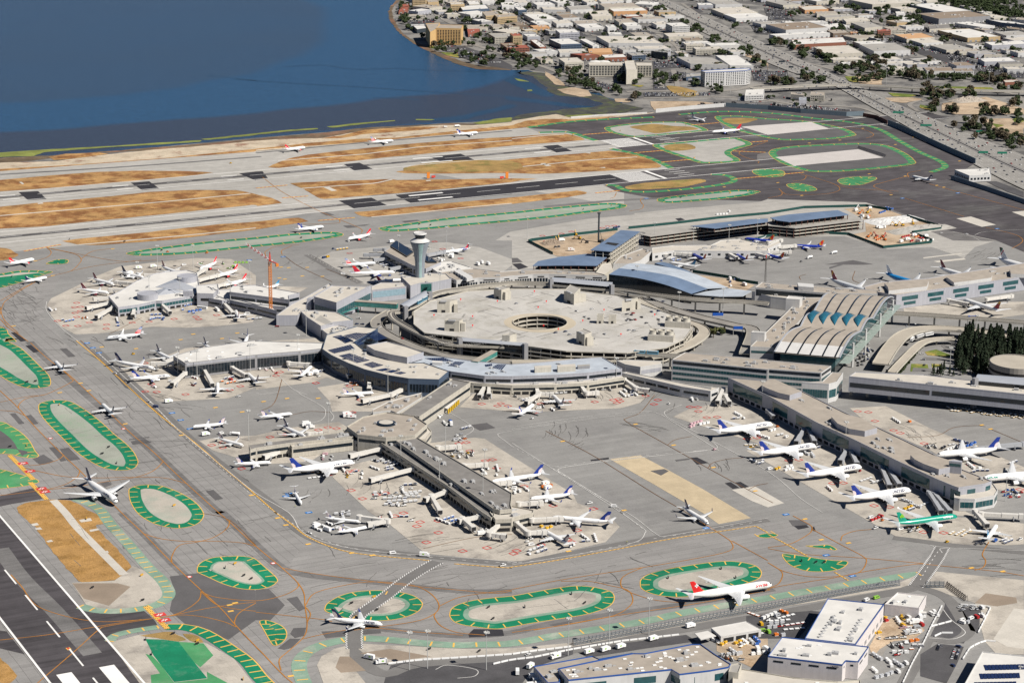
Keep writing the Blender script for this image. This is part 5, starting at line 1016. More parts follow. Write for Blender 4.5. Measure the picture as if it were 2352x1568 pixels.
slab_bridge('footbridge', 'green glass footbridge from the tall hall to the garage station', 'footbridge', 'z1:1790,462 ', 'z2:410,700', 7, 7, 13, r_tan, g_green)
slab_bridge('footbridge', 'green glass footbridge from the curved terminal to the garage', 'footbridge', '21:2010,180', '21:2190,82', 7, 12, 17.5, r_tan, g_green)
for lab, s in (('pale green glass canopy along the road front of the tall hall', 'z1:1600,700 1870,600 1850,585 1560,690'), ('pale green glass canopy running down to the garage road', 'z1:1480,690 1740,832 1780,815 1510,672'), ('pale green glass canopy over the ramp beside the solar roof', 'z1:1850,935 2010,1015 1960,1022 1810,940')):
 mb = MB(); mb.prism(G(s, 8), 7.8, 8, 0, 0, True)
 p0 = G(s, 8)
 for q in p0[:2]: mb.lathe([(.25, 0), (.25, 7.8)], (q.x, q.y, 0), 6)
 tag(mb.build('glass_canopy', g_green), lab, 'canopy')
t = B('terminal_building', 'terminal front with pale blue glass facade left of the control tower foot', RB, 'z2:-60,470 575,400 520,330 110,330 -60,400', 14, w_lilac, r_cream, bands=[(5.5, 12.5, mat('pale_blue_glass', (.25, .36, .42), .25, .25, .4), 0, 0, .05)], units=1)
t = B('tower_base_building', 'grey panelled building with green glass corner at the control tower foot', RB, 'z2:650,388 828,338 1050,328 1400,260 1300,170 1000,150 560,230 470,210', 15, w_lilac, r_cream, units=2, bands=[(1, 14, g_green, 0, 0, .1, [1])])
bands_on(t, [gnd(P('z2:828,338')[0], 15), gnd(P('z2:1050,328')[0], 15), gnd(P('z2:1050,320')[0], 15)], [(1, 14.3, g_green, 6, .4, .05)])
t = B('terminal_pier', 'pier with steep dark glass roof behind the control tower', RB, '11:1182,745 1290,660 1700,845 1560,905 1440,875', 12, w_lilac, r_tan, units=2, bands=[(3, 8, g_dark, 4, .5, .05)])
for q in ('11:1232,690 1290,645 1445,745 1385,785', '11:1450,770 1520,760 1660,838 1580,840'):
 p = ccw(G(q, 13.5)); mb = MB(); mb.prism(p, 12.05, 14, 0, 0); mb.build('glass_roof', g_dark, t)
dmark(t, 'the dark roofed pier by the tower')
t = B('terminal_building', 'low white roofed building right of the control tower shaft', RB, '11:1555,858 1800,838 1970,890 1830,940 1665,935', 9, w_white, r_white, units=4, bands=[(3, 6, g_dark, 4, 2, .1)])
t = B('terminal_building', 'long curving white terminal front with tan roof right of the control tower', RB, 'z2:1180,140 1440,105 1800,70 z3:0,130 400,98 800,104 1740,140 1960,205 1300,185 900,175 600,178 250,205 0,235 z2:1900,245 1495,290', 14, w_white, r_tan, units=9, bands=[(4, 10, g_dark, 2.2, .8, .1), (11, 12.4, blackm, 7, 9, .1)])
for k in range(5):
 p = G('z2:%d,%d %d,%d %d,%d %d,%d' % (1450+k*48, 100+k*32, 1560+k*48, 75+k*32, 1600+k*48, 110+k*32, 1490+k*48, 135+k*32), 17); mb = MB(); mb.prism(p, 14.1, 17+.3*k, 0, 0); mb.build('roof_monitor', w_white, t)
dmark(t, 'the curving white terminal front')
# control tower
c = gnd((964.5, 665)); t = empty('control_tower', (c.x, c.y, 0), 0, 'tall flared grey control tower with a glass strip and round cab', 'control tower')
H = 67.0; n = 28; prof = [(0, 6.6), (.1, 5.7), (.3, 5.3), (.5, 5.9), (.65, 7.4), (.76, 9.6), (.83, 11.3), (.855, 11.2)]
mb = MB(); vs = []
for f, r in prof:
 for k in range(n):
  a = 2*math.pi*k/n; vs.append((c.x+r*math.cos(a), c.y+r*math.sin(a)*.86, f*H))
mb.add(vs, [(j*n+i, j*n+(i+1) % n, (j+1)*n+(i+1) % n, (j+1)*n+i) for j in range(len(prof)-1) for i in range(n)]); mb.add([v for v in vs[-n:]], [tuple(range(n))]); mb.build('shaft', mat('tower_panel', (.24, .265, .3), .45, .1, .3, streak=.1), t, True)
mb = MB(); a0 = math.atan2(-c.y, -c.x)+.16; vs = []
for f, r in prof:
 for da in (-.28, -.14, 0, .14, .28): vs.append((c.x+(r+.2)*math.cos(a0+da), c.y+(r+.2)*math.sin(a0+da)*.87, f*H))
mb.add(vs, [(j*5+i, j*5+i+1, (j+1)*5+i+1, (j+1)*5+i) for j in range(len(prof)-1) for i in range(4)]); mb.build('glass_strip', mat('tower_glass', (.3, .42, .42), .2, .2, .3), t)
for nm, pr, m in (('roof_deck', [(11.3, .855), (8.2, .885), (5.6, .905)], w_white), ('cab_glass', [(5.4, .905), (5.6, .93), (7.0, .975)], g_dark), ('cab_roof', [(7.6, .975), (7.8, .985), (7.2, 1.0), (6.6, .99), (2, .985)], w_white)):
 mb = MB(); mb.lathe([(r, f*H) for r, f in pr], (c.x, c.y, 0), 28, cap=(nm != 'roof_deck')); mb.build(nm, m, t, nm != 'cab_roof')
for k in range(9):
 a = k*.7; mb = MB(); mb.lathe([(.1, .985*H), (.06, 1.045*H)], (c.x+5.6*math.cos(a), c.y+5.6*math.sin(a), 0), 5); mb.build('antenna', polem, t)
dmark(t, 'the control tower')
# flat roofed pier (left) and the curved terminal with solar roofs
t = B('terminal_pier', 'long flat roofed pier with dark glass walls and pale roof at left centre', RB, '20:1592,138 1850,62 2351,-8 21:0,0 640,18 685,30 640,55 610,70 400,95 0,128 20:1702,205', 15, w_grey, r_white, units=3, skyl=12, bands=[(2.2, 11.5, g_dark, 3, .25, .05), (13.2, 14.9, w_lilac, 0, 0, .05)]); dmark(t, 'the flat roofed pier')
t = B('curved_terminal', 'curved terminal with rows of solar panels on its pale roof', RB, '21:610,75 690,130 850,205 1000,262 1200,312 1400,345 1680,355 1770,278 1540,200 1400,200 1190,160 1010,100 900,10 11:1120,1455 930,1432 650,1510', 17, w_blue, r_cream, units=5, bands=[(4, 12, g_dark, 2.4, .6, .05)]); dmark(t, 'the solar roofed terminal')
def arrays(root, z, quads):
 for s, nu, nv in quads:
  p = G(s, z); mb = MB()
  for i in range(nu):
   for j in range(nv):
    q = []
    for u, v in ((i+.06, j+.12), (i+.94, j+.12), (i+.94, j+.88), (i+.06, j+.88)):
     a = p[0].lerp(p[1], u/nu); b = p[3].lerp(p[2], u/nu); w = a.lerp(b, v/nv); q.append(Vector((w.x, w.y, z+.35)))
    mb.poly(q)
  mb.build('solar_array', solar, root)
arrays(t, 17, [('21:655,82 870,30 912,70 720,112', 9, 6), ('21:760,132 860,110 900,122 800,150', 6, 4), ('21:800,150 900,122 1050,175 930,200', 8, 6), ('21:980,212 1070,188 1175,220 1070,245', 7, 5), ('21:1090,262 1180,245 1392,292 1340,305', 8, 3), ('11:700,1525 780,1510 900,1568 830,1580', 8, 6), ('11:800,1515 920,1490 1070,1500 960,1568', 8, 8), ('11:1000,1500 1100,1470 1210,1540 1100,1568', 7, 7), ('21:870,8 960,0 1000,20 950,40', 6, 5), ('21:740,-30 830,-45 900,-5 820,20', 6, 6)])
t = B('terminal_building', 'purple grey drum sided block standing on the solar roof', RB, '21:1015,42 1100,25 1205,5 1380,50 1540,105 1388,152 1240,125 1090,85', 23, w_lilac, r_cream, base=17.1); dmark(t, 'the raised block on the solar roof')
t = B('curved_terminal', 'long curved pale blue roofed terminal arm below the garage', RB, '21:1405,207 1540,135 1700,145 2000,185 22:0,215 300,195 600,165 830,150 1012,255 700,292 400,312 0,325 21:2100,322 1790,280', 16, w_lilac, r_pblue, units=6, bands=[(10.5, 13.5, g_dark, 0, 0, .05), (2, 8, g_dark, 3, .4, .05)])
arrays(t, 16, [('21:1545,155 1720,150 1820,185 1640,180', 9, 5), ('21:1760,225 1830,185 1920,190 1850,235', 5, 6), ('21:2100,215 2170,205 2170,225 2110,235', 4, 3), ('21:2165,240 2220,212 2300,215 2260,265', 6, 5)])
add_prism(t, 'plant_box', '22:205,225 360,215 362,235 210,245', 16.05, 21, w_cream, r_cream); add_prism(t, 'plant_box', '22:415,215 580,205 585,225 420,235', 16.05, 21.5, w_cream, r_cream); add_prism(t, 'plant_box', '22:600,215 715,208 715,222 605,228', 16.05, 19, w_grey, r_grey); add_prism(t, 'plant_box', '21:1620,175 1712,180 1712,195 1620,190', 16.05, 19, w_white, r_white); dmark(t, 'the pale blue curved roof')
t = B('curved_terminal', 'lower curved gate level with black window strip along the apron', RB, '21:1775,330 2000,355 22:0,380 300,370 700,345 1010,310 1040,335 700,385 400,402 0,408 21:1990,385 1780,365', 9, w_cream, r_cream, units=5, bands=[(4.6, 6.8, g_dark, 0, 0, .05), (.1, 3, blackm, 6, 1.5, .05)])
# octagon pier
t = B('octagon_terminal', 'concrete octagon hub with round skylight in the middle of the pier', RB, '21:835,790 985,700 1200,658 1460,692 1572,768 1460,868 1195,890 935,862', 15, conc, r_tan, parapet=1.2, units=7, bands=[(9.6, 12.2, g_dark, 0, 0, -.1)])
c = gnd(P('21:1195,755')[0], 15); mb = MB(); mb.lathe([(9.6, 15.1), (9, 16.2), (6.6, 16.6)], (c.x, c.y, 0), 20, cap=False); mb.build('skylight_ring', g_dark, t); mb = MB(); mb.lathe([(6.6, 15.1), (6.6, 16.7)], (c.x, c.y, 0), 20); mb.build('skylight', r_cream, t); dmark(t, 'the octagon hub')
t = B('octagon_terminal', 'lower concrete ring with black windows round the octagon hub', RB, '21:800,815 900,790 1200,760 1560,770 1612,830 1560,900 1150,942 905,918', 8.5, conc, r_cream, bands=[(4, 6.4, g_dark, 0, 0, .0)])
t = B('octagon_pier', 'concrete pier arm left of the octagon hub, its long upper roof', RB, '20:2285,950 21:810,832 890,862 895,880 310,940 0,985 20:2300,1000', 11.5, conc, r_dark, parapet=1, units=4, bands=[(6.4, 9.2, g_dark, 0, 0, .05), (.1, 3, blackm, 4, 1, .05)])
t = B('octagon_pier', 'concrete pier arm left of the octagon hub, its projecting lower roof', RB, '21:310,950 890,885 898,905 330,975', 9.6, conc, r_cream, parapet=1, units=3, bands=[(4.6, 7.6, g_dark, 0, 0, .05)]); dmark(t, 'the left arm of the octagon pier')
t = B('octagon_pier', 'long concrete pier arm running down right, its broad upper roof', RB, '21:1288,918 1480,888 2351,1400 31:2340,-60 2351,-20 2240,-10 2180,-25', 13, conc, r_dark, parapet=1.1, units=10, bands=[(8.2, 10.6, g_dark, 0, 0, .05)])
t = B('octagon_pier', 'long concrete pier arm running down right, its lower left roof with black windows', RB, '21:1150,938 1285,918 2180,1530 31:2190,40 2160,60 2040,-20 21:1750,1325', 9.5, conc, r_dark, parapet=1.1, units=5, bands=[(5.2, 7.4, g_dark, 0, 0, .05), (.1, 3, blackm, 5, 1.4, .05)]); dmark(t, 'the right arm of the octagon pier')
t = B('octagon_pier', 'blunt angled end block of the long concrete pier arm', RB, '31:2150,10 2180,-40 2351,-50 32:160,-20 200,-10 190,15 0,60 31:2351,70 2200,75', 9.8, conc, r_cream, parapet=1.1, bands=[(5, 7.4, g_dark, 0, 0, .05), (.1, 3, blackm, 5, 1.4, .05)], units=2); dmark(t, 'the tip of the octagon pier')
t = B('octagon_pier', 'streaked concrete link running up from the octagon to the curved terminal', RB, '21:1320,668 1800,352 1970,382 1500,700', 12.5, conc, r_dark, parapet=1.1, units=2, bands=[(6, 8.6, g_dark, 0, 0, .05)]); dmark(t, 'the streaked concrete link')
t = B('octagon_pier', 'low white annex with slanted roof left of the streaked link', RB, '21:1070,630 1210,560 1380,510 1525,475 1520,520 1290,662 1240,640 1075,655', 8.5, w_white, r_tan, units=6, bands=[(3, 6, g_dark, 0, 0, .05)])
t = B('canopy_shed', 'long white shed roof on yellow posts right of the streaked link', 'canopy', '21:1680,590 1790,505 1870,520 1760,618', 5.5, w_white, r_white, parapet=0, units=0, base=4.9)
for f in range(7):
 a = gnd(P('21:1760,618')[0], 5.5).lerp(gnd(P('21:1870,520')[0], 5.5), (f+.5)/7); mb = MB(); mb.box((a.x, a.y, 2.45), (1.2, 1.2, 4.9)); mb.build('post', solid('safety_yellow', (.6, .38, .02)), t)

# garage
GS = 'd:950,716 988,692 1075,669 1180,664 1300,665 1420,680 1490,705 1580,735 1592,752 1572,780 1530,800 1440,812 1300,808 1210,796 1060,776 975,766 950,746'
GH = 17.0; gp = ccw(G(GS, GH)); c0 = gnd((1240, 741), GH); t = empty('parking_garage', (c0.x, c0.y, 0), 0, 'huge pale concrete parking garage with a round ramp well', 'parking garage'); dmark(t, 'the ramp well')
RI, RO = 29.0, 38.0
g_roof = ground_mat('garage_deck', (.425, .41, .385), .05, .1, .08, blotch=(.35, .333, .3), bscale=.03)
mb = MB(); circ = [Vector((c0.x+RO*math.cos(2*math.pi*k/48), c0.y+RO*math.sin(2*math.pi*k/48), GH)) for k in range(48)]
tri = tessellate_polygon([[Vector((p.x, p.y, 0)) for p in gp], [Vector((p.x, p.y, 0)) for p in circ[::-1]]]); allv = gp+circ[::-1]; fs = []
for a, b, d in tri:
 n = (allv[b]-allv[a]).cross(allv[d]-allv[a]); fs.append((a, b, d) if n.z >= 0 else (a, d, b))
mb.add(allv, fs); mb.build('roof_deck', g_roof, t)
mb = MB(); mb.ribbon([Vector((p.x, p.y, GH+1)) for p in inset(gp, .2)], .4, 1.1, closed=True); mb.build('parapet', conc, t)
for z in (3.4, 7.6, 12): mb = MB(); mb.ribbon([Vector((p.x, p.y, z+1.1)) for p in inset(gp, .3)], .5, 1.5, closed=True); mb.build('floor_edge', conc, t)
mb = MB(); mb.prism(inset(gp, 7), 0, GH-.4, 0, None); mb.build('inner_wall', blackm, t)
for q in resample(inset(gp, .9), 11, True): mb = MB(); mb.box((q.x, q.y, GH/2), (.9, .9, GH-.2)); mb.build('column', conc, t)
mb = MB(); rng = [Vector((c0.x+(RI+RO)/2*math.cos(2*math.pi*k/60), c0.y+(RI+RO)/2*math.sin(2*math.pi*k/60), GH+.06)) for k in range(60)]; mb.ribbon(rng, RO-RI+.8, .8, closed=True); mb.build('ramp_ring', ground_mat('ramp_deck', (.43, .375, .29), .05, .08, .08), t)
for z in (GH+1.0,): mb = MB(); mb.ribbon([Vector((c0.x+RI*math.cos(2*math.pi*k/60), c0.y+RI*math.sin(2*math.pi*k/60), z)) for k in range(60)], .4, 1.2, closed=True); mb.build('well_parapet', conc, t)
for lv in range(3):
 mb = MB(); mb.ribbon([Vector((c0.x+(RI+3)*math.cos(2*math.pi*k/60), c0.y+(RI+3)*math.sin(2*math.pi*k/60), 13.4-lv*4.6-4.4*k/60)) for k in range(61)], 6, 1.3); mb.build('spiral_ramp', conc, t)
for k in range(16): 
 a = 2*math.pi*k/16; mb = MB(); mb.lathe([(.6, -.2), (.6, GH-.7)], (c0.x+(RI+.9)*math.cos(a), c0.y+(RI+.9)*math.sin(a), 0), 8); mb.build('ramp_column', conc, t)
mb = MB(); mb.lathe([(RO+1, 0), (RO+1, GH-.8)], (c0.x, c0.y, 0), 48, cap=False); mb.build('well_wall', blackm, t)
mb = MB(); rs2 = random.Random(5)
for k in range(80):
 f0 = (rs2.uniform(980, 1540), rs2.uniform(675, 800)); p = gnd(f0, GH)
 if (p-c0).length < 48: continue
 for j in range(rs2.randint(6, 16)):
  q = p+Vector((2.7*j, 0, .05)); fr = frame(q)
  if 985 < fr[0] < 1540 and 672+abs(fr[0]-1230)*.06 < fr[1] < 795: mb.strip([q, q+Vector((.4, 5, 0))], .22)
mb.build('stall_lines', m_whit2, t)
gs3 = ground_mat('deck_stain', (.25, .24, .225), .1, .2, .1); mb = MB()
for k in range(150):
 f0 = (rs2.uniform(985, 1560), rs2.uniform(675, 800)); p = gnd(f0, GH+.04)
 if (p-c0).length < 46 or not (1000 < f0[0] < 1540 and 674+abs(f0[0]-1230)*.07 < f0[1] < 793): continue
 a = rs2.choice((.3, .3, 1.87, rs2.uniform(0, 3))); l = rs2.uniform(4, 26); mb.strip([p+Vector((0, 0, .0004*k)), p+Vector((math.cos(a)*l, math.sin(a)*l, .0004*k))], rs2.uniform(.5, 2.4))
mb.build('deck_stains', gs3, t)['kind'] = 'stuff'
for s in '12:205,1125 12:315,1218 12:240,1272 12:670,1190 12:845,1295 12:290,1440 12:425,1472 12:650,1395 12:1000,1520 11:1880,1200 11:2218,1215 11:1635,1345 11:1990,1355 11:1990,1440 12:1310,1340'.split():
 p = gnd(P(s)[0], GH+.1); mb = MB(); mb.box((p.x, p.y, GH+2.6), (1.5, .3, 1.5)); mb.lathe([(.1, GH+.1), (.1, GH+1.9)], (p.x, p.y, 0), 5); mb.build('level_sign', c_swiss, t)
# stair towers on the garage roof
for lab, a, b, d, z2 in (('stair tower with two dark slots on the garage roof, farthest right of centre', '12:478,1108', '12:570,1140', '12:628,1080', 28.5), ('stair tower on the garage roof left of the far one, cut by the monorail', '11:2185,1080', '11:2255,1100', '11:2330,1078', 28), ('stair tower on the garage roof nearest the curved station roof', '11:1665,1205', '11:1780,1205', '11:1850,1190', 29), ('stair tower with blue sign on the garage roof, left end', '11:1732,1378', '11:1868,1385', '11:1900,1368', 28), ('orange doored stair tower on the garage roof, right of the ramp well', '12:1012,1200', '12:1125,1185', '12:1155,1170', 28.5), ('stair tower on the garage roof in front of the ramp well, right', '12:592,1478', '12:668,1510', '12:730,1485', 28.5), ('stair tower on the garage roof at its lower left edge', '11:2260,1515', '11:2330,1520', '12:42,1500', 25), ('plain lift shaft on the garage roof, left of a twin', '12:780,1330', '12:838,1330', '12:845,1315', 26), ('plain lift shaft on the garage roof, right of a twin', '12:888,1335', '12:957,1335', '12:960,1325', 25.5)):
 A, Bq, Dq = gnd(P(a)[0], z2), gnd(P(b)[0], z2), gnd(P(d)[0], z2); Cq = A+(Dq-Bq); t = building('stair_tower', lab, 'stair tower', [A, Bq, Dq, Cq], z2, w_cream, r_grey, base=GH+.05, parapet=.6, units=0)
 e = (Bq-A).normalized(); nn = Vector((e.y, -e.x, 0)); w = (Bq-A).length
 mb = MB(); p = A+e*w*.5+nn*.05; mb.box((p.x, p.y, GH+1.6), (w*.3, .3, 2.6), math.atan2(e.y, e.x)); mb.build('doorway', blackm, t)
 if z2 > 27:
  mb = MB(); q = Bq+(Dq-Bq)*.5+e*2.4; mb.box((q.x, q.y, GH+4.5), (4.2, max(4, (Dq-Bq).length*.6), 8.8), math.atan2(e.y, e.x)); mb.build('lower_shaft', w_cream, t)
  mb = MB(); p = A+e*w*.5; mb.box((p.x, p.y, z2+.9), (w*.5, 2.5, 1.5), math.atan2(e.y, e.x)); mb.build('rooftop_unit', unitm, t)
for lab, a, b, d in (('cooling plant block with three round fans on the garage edge, farther', '12:1405,1385', '12:1640,1400', '12:1645,1370'), ('cooling plant block with three round fans on the garage edge, nearer', '12:1248,1510', '12:1482,1525', '12:1498,1490')):
 z2 = 23; A, Bq, Dq = gnd(P(a)[0], z2), gnd(P(b)[0], z2), gnd(P(d)[0], z2); Cq = A+(Dq-Bq); t = building('cooling_plant', lab, 'cooling plant', [A, Bq, Dq, Cq], z2, w_cream, r_grey, base=2, parapet=0)
 for f in (.17, .5, .83):
  p = (A.lerp(Bq, f)+Cq.lerp(Dq, f))/2; mb = MB(); mb.lathe([(4.2, z2+.03), (3.7, z2+2.4), (4.0, z2+4.4), (3.6, z2+4.4), (3.4, z2+3)], (p.x, p.y, 0), 18, cap=False); mb.lathe([(3.45, z2+3), (3.45, z2+3.05)], (p.x, p.y, 0), 18); mb.build('fan_cowl', w_cream, t, False)
# monorail ring and station roofs
def viaduct(name, label, cat, s, z, w, col_step=26, th=1.6, m=conc, top=None, rails=True, sm=5, zs=None, cw=1.0):
 p = smooth(G(s, z), sm, False)
 if zs: 
  L = len(p)-1
  for i, q in enumerate(p): q.z = zs[0]+(zs[1]-zs[0])*i/L
 root = empty(name, (p[len(p)//2].x, p[len(p)//2].y, 0), 0, label, cat); mb = MB(); mb.ribbon(p, w, th); mb.build('deck', m, root)
 if top: mb = MB(); mb.strip([q+Vector((0, 0, .04)) for q in p], w-.8); mb.build('roadway', top, root)
 for o in (-w/2+.2, w/2-.2): mb = MB(); mb.ribbon([q+Vector((0, 0, .95)) for q in p], .35, .95, off=o); mb.build('parapet', m, root)
 if rails:
  for o in (-w*.24, w*.24): mb = MB(); mb.ribbon([q+Vector((0, 0, .3)) for q in p], 2.4, .26, off=o); mb.build('guideway_track', railm, root)
 for q in resample(p, col_step)[1:-1]:
  mb = MB(); mb.lathe([(cw, 0), (cw, q.z-th-1.2), (cw*1.9, q.z-th-.02)], (q.x, q.y, 0), 10); mb.build('column', m, root)
 return root
viaduct('monorail_viaduct', 'curving concrete monorail viaduct along the near side of the garage', 'viaduct', 'z2:440,850 300,870 330,970 480,1075 700,1195 950,1315 1200,1405 1500,1452 z3:580,1505 22:700,88 1100,108 1530,132 1700,140', 14.5, 9)
viaduct('monorail_viaduct', 'curving concrete monorail viaduct along the far side of the garage', 'viaduct', 'z2:500,860 560,800 720,740 1000,565 1250,480 1600,430 2000,372 z3:0,345 300,322 600,330 950,350 1400,392 1900,432 z4:0,465 400,525 900,585 1400,628 2000,660 z5:-20,490 340,520', 14.5, 9)
viaduct('monorail_viaduct', 'straight monorail viaduct in front of the upper right concourse', 'viaduct', '13:1070,1300 1500,1325 1900,1355 2351,1390 2700,1420', 13, 10)
def vault(name, label, cat, s, z0, z1, m, glaz, ends=True):
 """barrel roof over the quad A B C D (A-B and D-C the long eaves)"""
 A, Bq, Cq, Dq = G(s, z1); root = empty(name, ((A+Cq)/2).to_2d().to_3d(), 0, label, cat); mb = MB(); n = 7; rows = []
 for i in range(n):
  f = i/(n-1); h = z1-1.6+1.9*math.sin(math.pi*f); a, b = A.lerp(Dq, f), Bq.lerp(Cq, f); rows.append((Vector((a.x, a.y, h)), Vector((b.x, b.y, h))))
 vs = [p for r in rows for p in r]; mb.add(vs, [(2*i, 2*i+1, 2*i+3, 2*i+2) for i in range(n-1)]); mb.add([p+Vector((0, 0, -.4)) for p in vs], [(2*i, 2*i+2, 2*i+3, 2*i+1) for i in range(n-1)]); mb.build('roof', m, root)
 q = inset([A, Bq, Cq, Dq], .7); mb = MB(); mb.prism(q, z0, z1-2.1, 0, None); mb.build('glazing', glaz, root)
 for P0 in (A, Bq, Cq, Dq)[:2]: mb = MB(); mb.box((P0.x, P0.y, (z1+1)/2), (4.5, 4.5, z1+1)); mb.build('lift_shaft', w_grey, root)
 return root
vault('monorail_station', 'station with pale barrel roof beside the control tower', 'station', 'z2:560,770 1005,505 890,455 440,705', 14.8, 20, r_metal, g_dark)
vault('monorail_station', 'station with long metal roof on the far side of the garage', 'station', 'z3:935,275 2050,375 2075,290 985,200', 14.8, 20, r_metal, g_dark)
vault('monorail_station', 'station with long metal roof on the near side of the garage', 'station', 'z2:1555,1360 z3:465,1455 495,1412 z2:1625,1310', 10, 19.5, r_metal, g_dark)
tr = mat('train_blue', (.12, .3, .42), .3, .1, .3)
for lab, s, z in (('pale blue monorail car at the tower station, front', 'z2:765,700 860,650', 15), ('pale blue monorail car at the tower station, rear', 'z2:865,645 950,600', 15), ('pale blue monorail car on the near garage viaduct, left of a pair', '22:1125,95 1225,100', 15), ('pale blue monorail car on the near garage viaduct, right of a pair', '22:1240,101 1345,107', 15)):
 a, b = G(s, z+1.5); root = empty('monorail_car', (a+b)/2-Vector((0, 0, 1.5)), 0, lab, 'train'); mb = MB(); mb.beam(a+Vector((0, 0, .4)), b+Vector((0, 0, .4)), 2.9, 3.2); mb.build('body', tr, root); mb = MB(); mb.beam(a.lerp(b, .06)+Vector((0, 0, .8)), a.lerp(b, .94)+Vector((0, 0, .8)), 3.0, 1.1); mb.build('window_band', g_dark, root); mb = MB(); mb.beam(a.lerp(b, .1)+Vector((0, 0, 2.1)), a.lerp(b, .9)+Vector((0, 0, 2.1)), 2.2, .4); mb.build('roof', w_white, root)
# roads on columns round the garage
m_ramp = ground_mat('ramp_concrete', (.37, .335, .28), .06, .1, .08)
viaduct('elevated_road', 'pale curved ramp sweeping round the right end of the garage', 'elevated road', 'z4:200,620 420,740 700,880 1000,1000 1300,1090 1440,1180 1430,1280 1250,1420 1000,1530 22:1300,130 900,165 400,185 0,190', 9, 12, 24, 1.4, conc, m_ramp, False)
viaduct('elevated_road', 'grey departures road running straight down right from the far garage side', 'elevated road', 'z4:300,600 800,790 1400,960 2000,1100 2351,1195 23:-200,110', 8, 15, 26, 1.4, conc, m_road, False)
viaduct('elevated_road', 'departures road curving along the far side of the garage', 'elevated road', 'z2:1050,640 1300,560 1700,500 2100,460 z3:0,430 400,400 900,420 1500,480 2000,520 z4:0,580 300,620', 7, 15, 24, 1.4, conc, m_road, False)
viaduct('elevated_road', 'shadowed road curving round the left end of the garage', 'elevated road', 'z2:300,850 120,950 30,1040 60,1150 260,1290 500,1400 800,1520 21:1600,90 1800,140 2200,180 22:100,190', 7, 13, 22, 1.4, conc, m_road, False)
viaduct('elevated_road', 'pale elevated road arching above the redwood grove', 'elevated road', 'z6:-160,560 -60,400 60,270 220,205 420,190 700,205 1000,245 1341,320 1700,420', 9, 17, 26, 1.4, conc, m_ramp, False)
viaduct('elevated_road', 'narrow inner ramp curling under the arched road', 'elevated road', 'z6:-40,650 60,540 200,400 300,330 450,300 620,295', 6, 9, 20, 1.2, conc, m_ramp, False)
# new terminal under construction, blue roofs
def frame_building(label, s, h, roof, floors, base=0, m=w_steel):
 pts = ccw([Vector((p.x, p.y, 0)) for p in G(s, h)]); c = sum(pts, Vector())/len(pts); root = empty('unfinished_terminal', (c.x, c.y, base), 0, label, RB)
 mb = MB(); mb.prism(pts, h-.7, h, 0, None); mb.poly(pts, h); mb.build('roof', roof, root)
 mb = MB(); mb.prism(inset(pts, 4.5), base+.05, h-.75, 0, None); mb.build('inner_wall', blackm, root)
 for k in range(floors): 
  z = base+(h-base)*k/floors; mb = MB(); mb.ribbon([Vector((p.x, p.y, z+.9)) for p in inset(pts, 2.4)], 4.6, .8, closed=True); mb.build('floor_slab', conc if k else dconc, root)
 for q in resample(inset(pts, .8), 9, True): mb = MB(); mb.box((q.x, q.y, (base+h-.8)/2), (.7, .7, h-base-.9)); mb.build('column', m, root)
 return root
t = frame_building('unfinished terminal block with slanting blue roof and open concrete floors', '12:720,728 1000,545 1175,558 910,742', 21, r_blue, 4, m=conc); dmark(t, 'the blue roofed unfinished block')
mb = MB(); mb.poly(G('12:850,670 880,655 985,668 955,690', 21.2), 21.06); mb.build('roof_opening', blackm, t)
t = frame_building('unfinished low terminal with blotched blue roof left of the slanting blue block', '12:190,872 240,830 450,790 700,762 890,780 780,872 600,868 400,868', 13, r_blue, 2)
t = frame_building('long unfinished pier in dark steel with open lower floors', '12:1175,585 1240,548 1700,490 2351,415 13:330,395 740,405 885,452 250,528 0,505 12:2351,470 1700,548 1270,605', 13, r_grey, 3)
t = frame_building('raised bright blue roof at the right end of the unfinished pier', '13:20,432 190,402 640,362 740,403 190,470 80,456', 20, r_blue, 1, 13.1); dmark(t, 'the bright blue raised roof')
t = frame_building('raised grey blue roof at the middle of the unfinished pier', '12:1640,508 2190,446 2351,440 2351,468 1860,530', 18, r_blue, 1, 13.1)
# big curved blue roof
fr = G('12:890,952 1150,985 1400,1045 1650,1132', 16); cr_ = G('12:985,895 1230,925 1500,975 1830,1110', 22); bk_ = G('12:1080,850 1300,866 1640,935 2060,1140', 18)
t = empty('hall_roof', (cr_[1].x, cr_[1].y, 0), 0, 'big arching blue roof with black open front beside the garage', RB)
zf, zc_, zb = (19, 18, 15.5, 11.5), (24, 22.5, 19.5, 13), (21, 19.5, 16, 10)
def zfix(pts, zs, s): return [gnd(d, z) for d, z in zip(P(s), zs)]
f3 = smooth(zfix(fr, zf, '12:890,952 1150,985 1400,1045 1650,1132'), 5, False); c3 = smooth(zfix(cr_, zc_, '12:985,895 1230,925 1500,975 1800,1085'), 5, False); b3 = smooth(zfix(bk_, zb, '12:1080,850 1300,866 1640,935 1990,1075'), 5, False)
n = len(f3); mb = MB(); mb.add(f3+c3, [(i, i+1, n+i+1, n+i) for i in range(n-1)]); mb.build('front_slope', r_blue, t, True)
mb = MB(); mb.add(c3+b3, [(i, i+1, n+i+1, n+i) for i in range(n-1)]); mb.build('back_slope', r_pblue, t, True)
mb = MB(); lo = [Vector((p.x, p.y, 0)) for p in f3]; mb.add(lo+f3, [(i, i+1, n+i+1, n+i) for i in range(n-1)]); mb.add([lo[0], f3[0], c3[0], b3[0], Vector((b3[0].x, b3[0].y, 0))], [(4, 3, 2, 1, 0)]); lo2 = [Vector((p.x, p.y, 0)) for p in b3]; mb.add(lo2+b3, [(i+1, i, n+i, n+i+1) for i in range(n-1)]); mb.build('glass_front', g_dark, t)
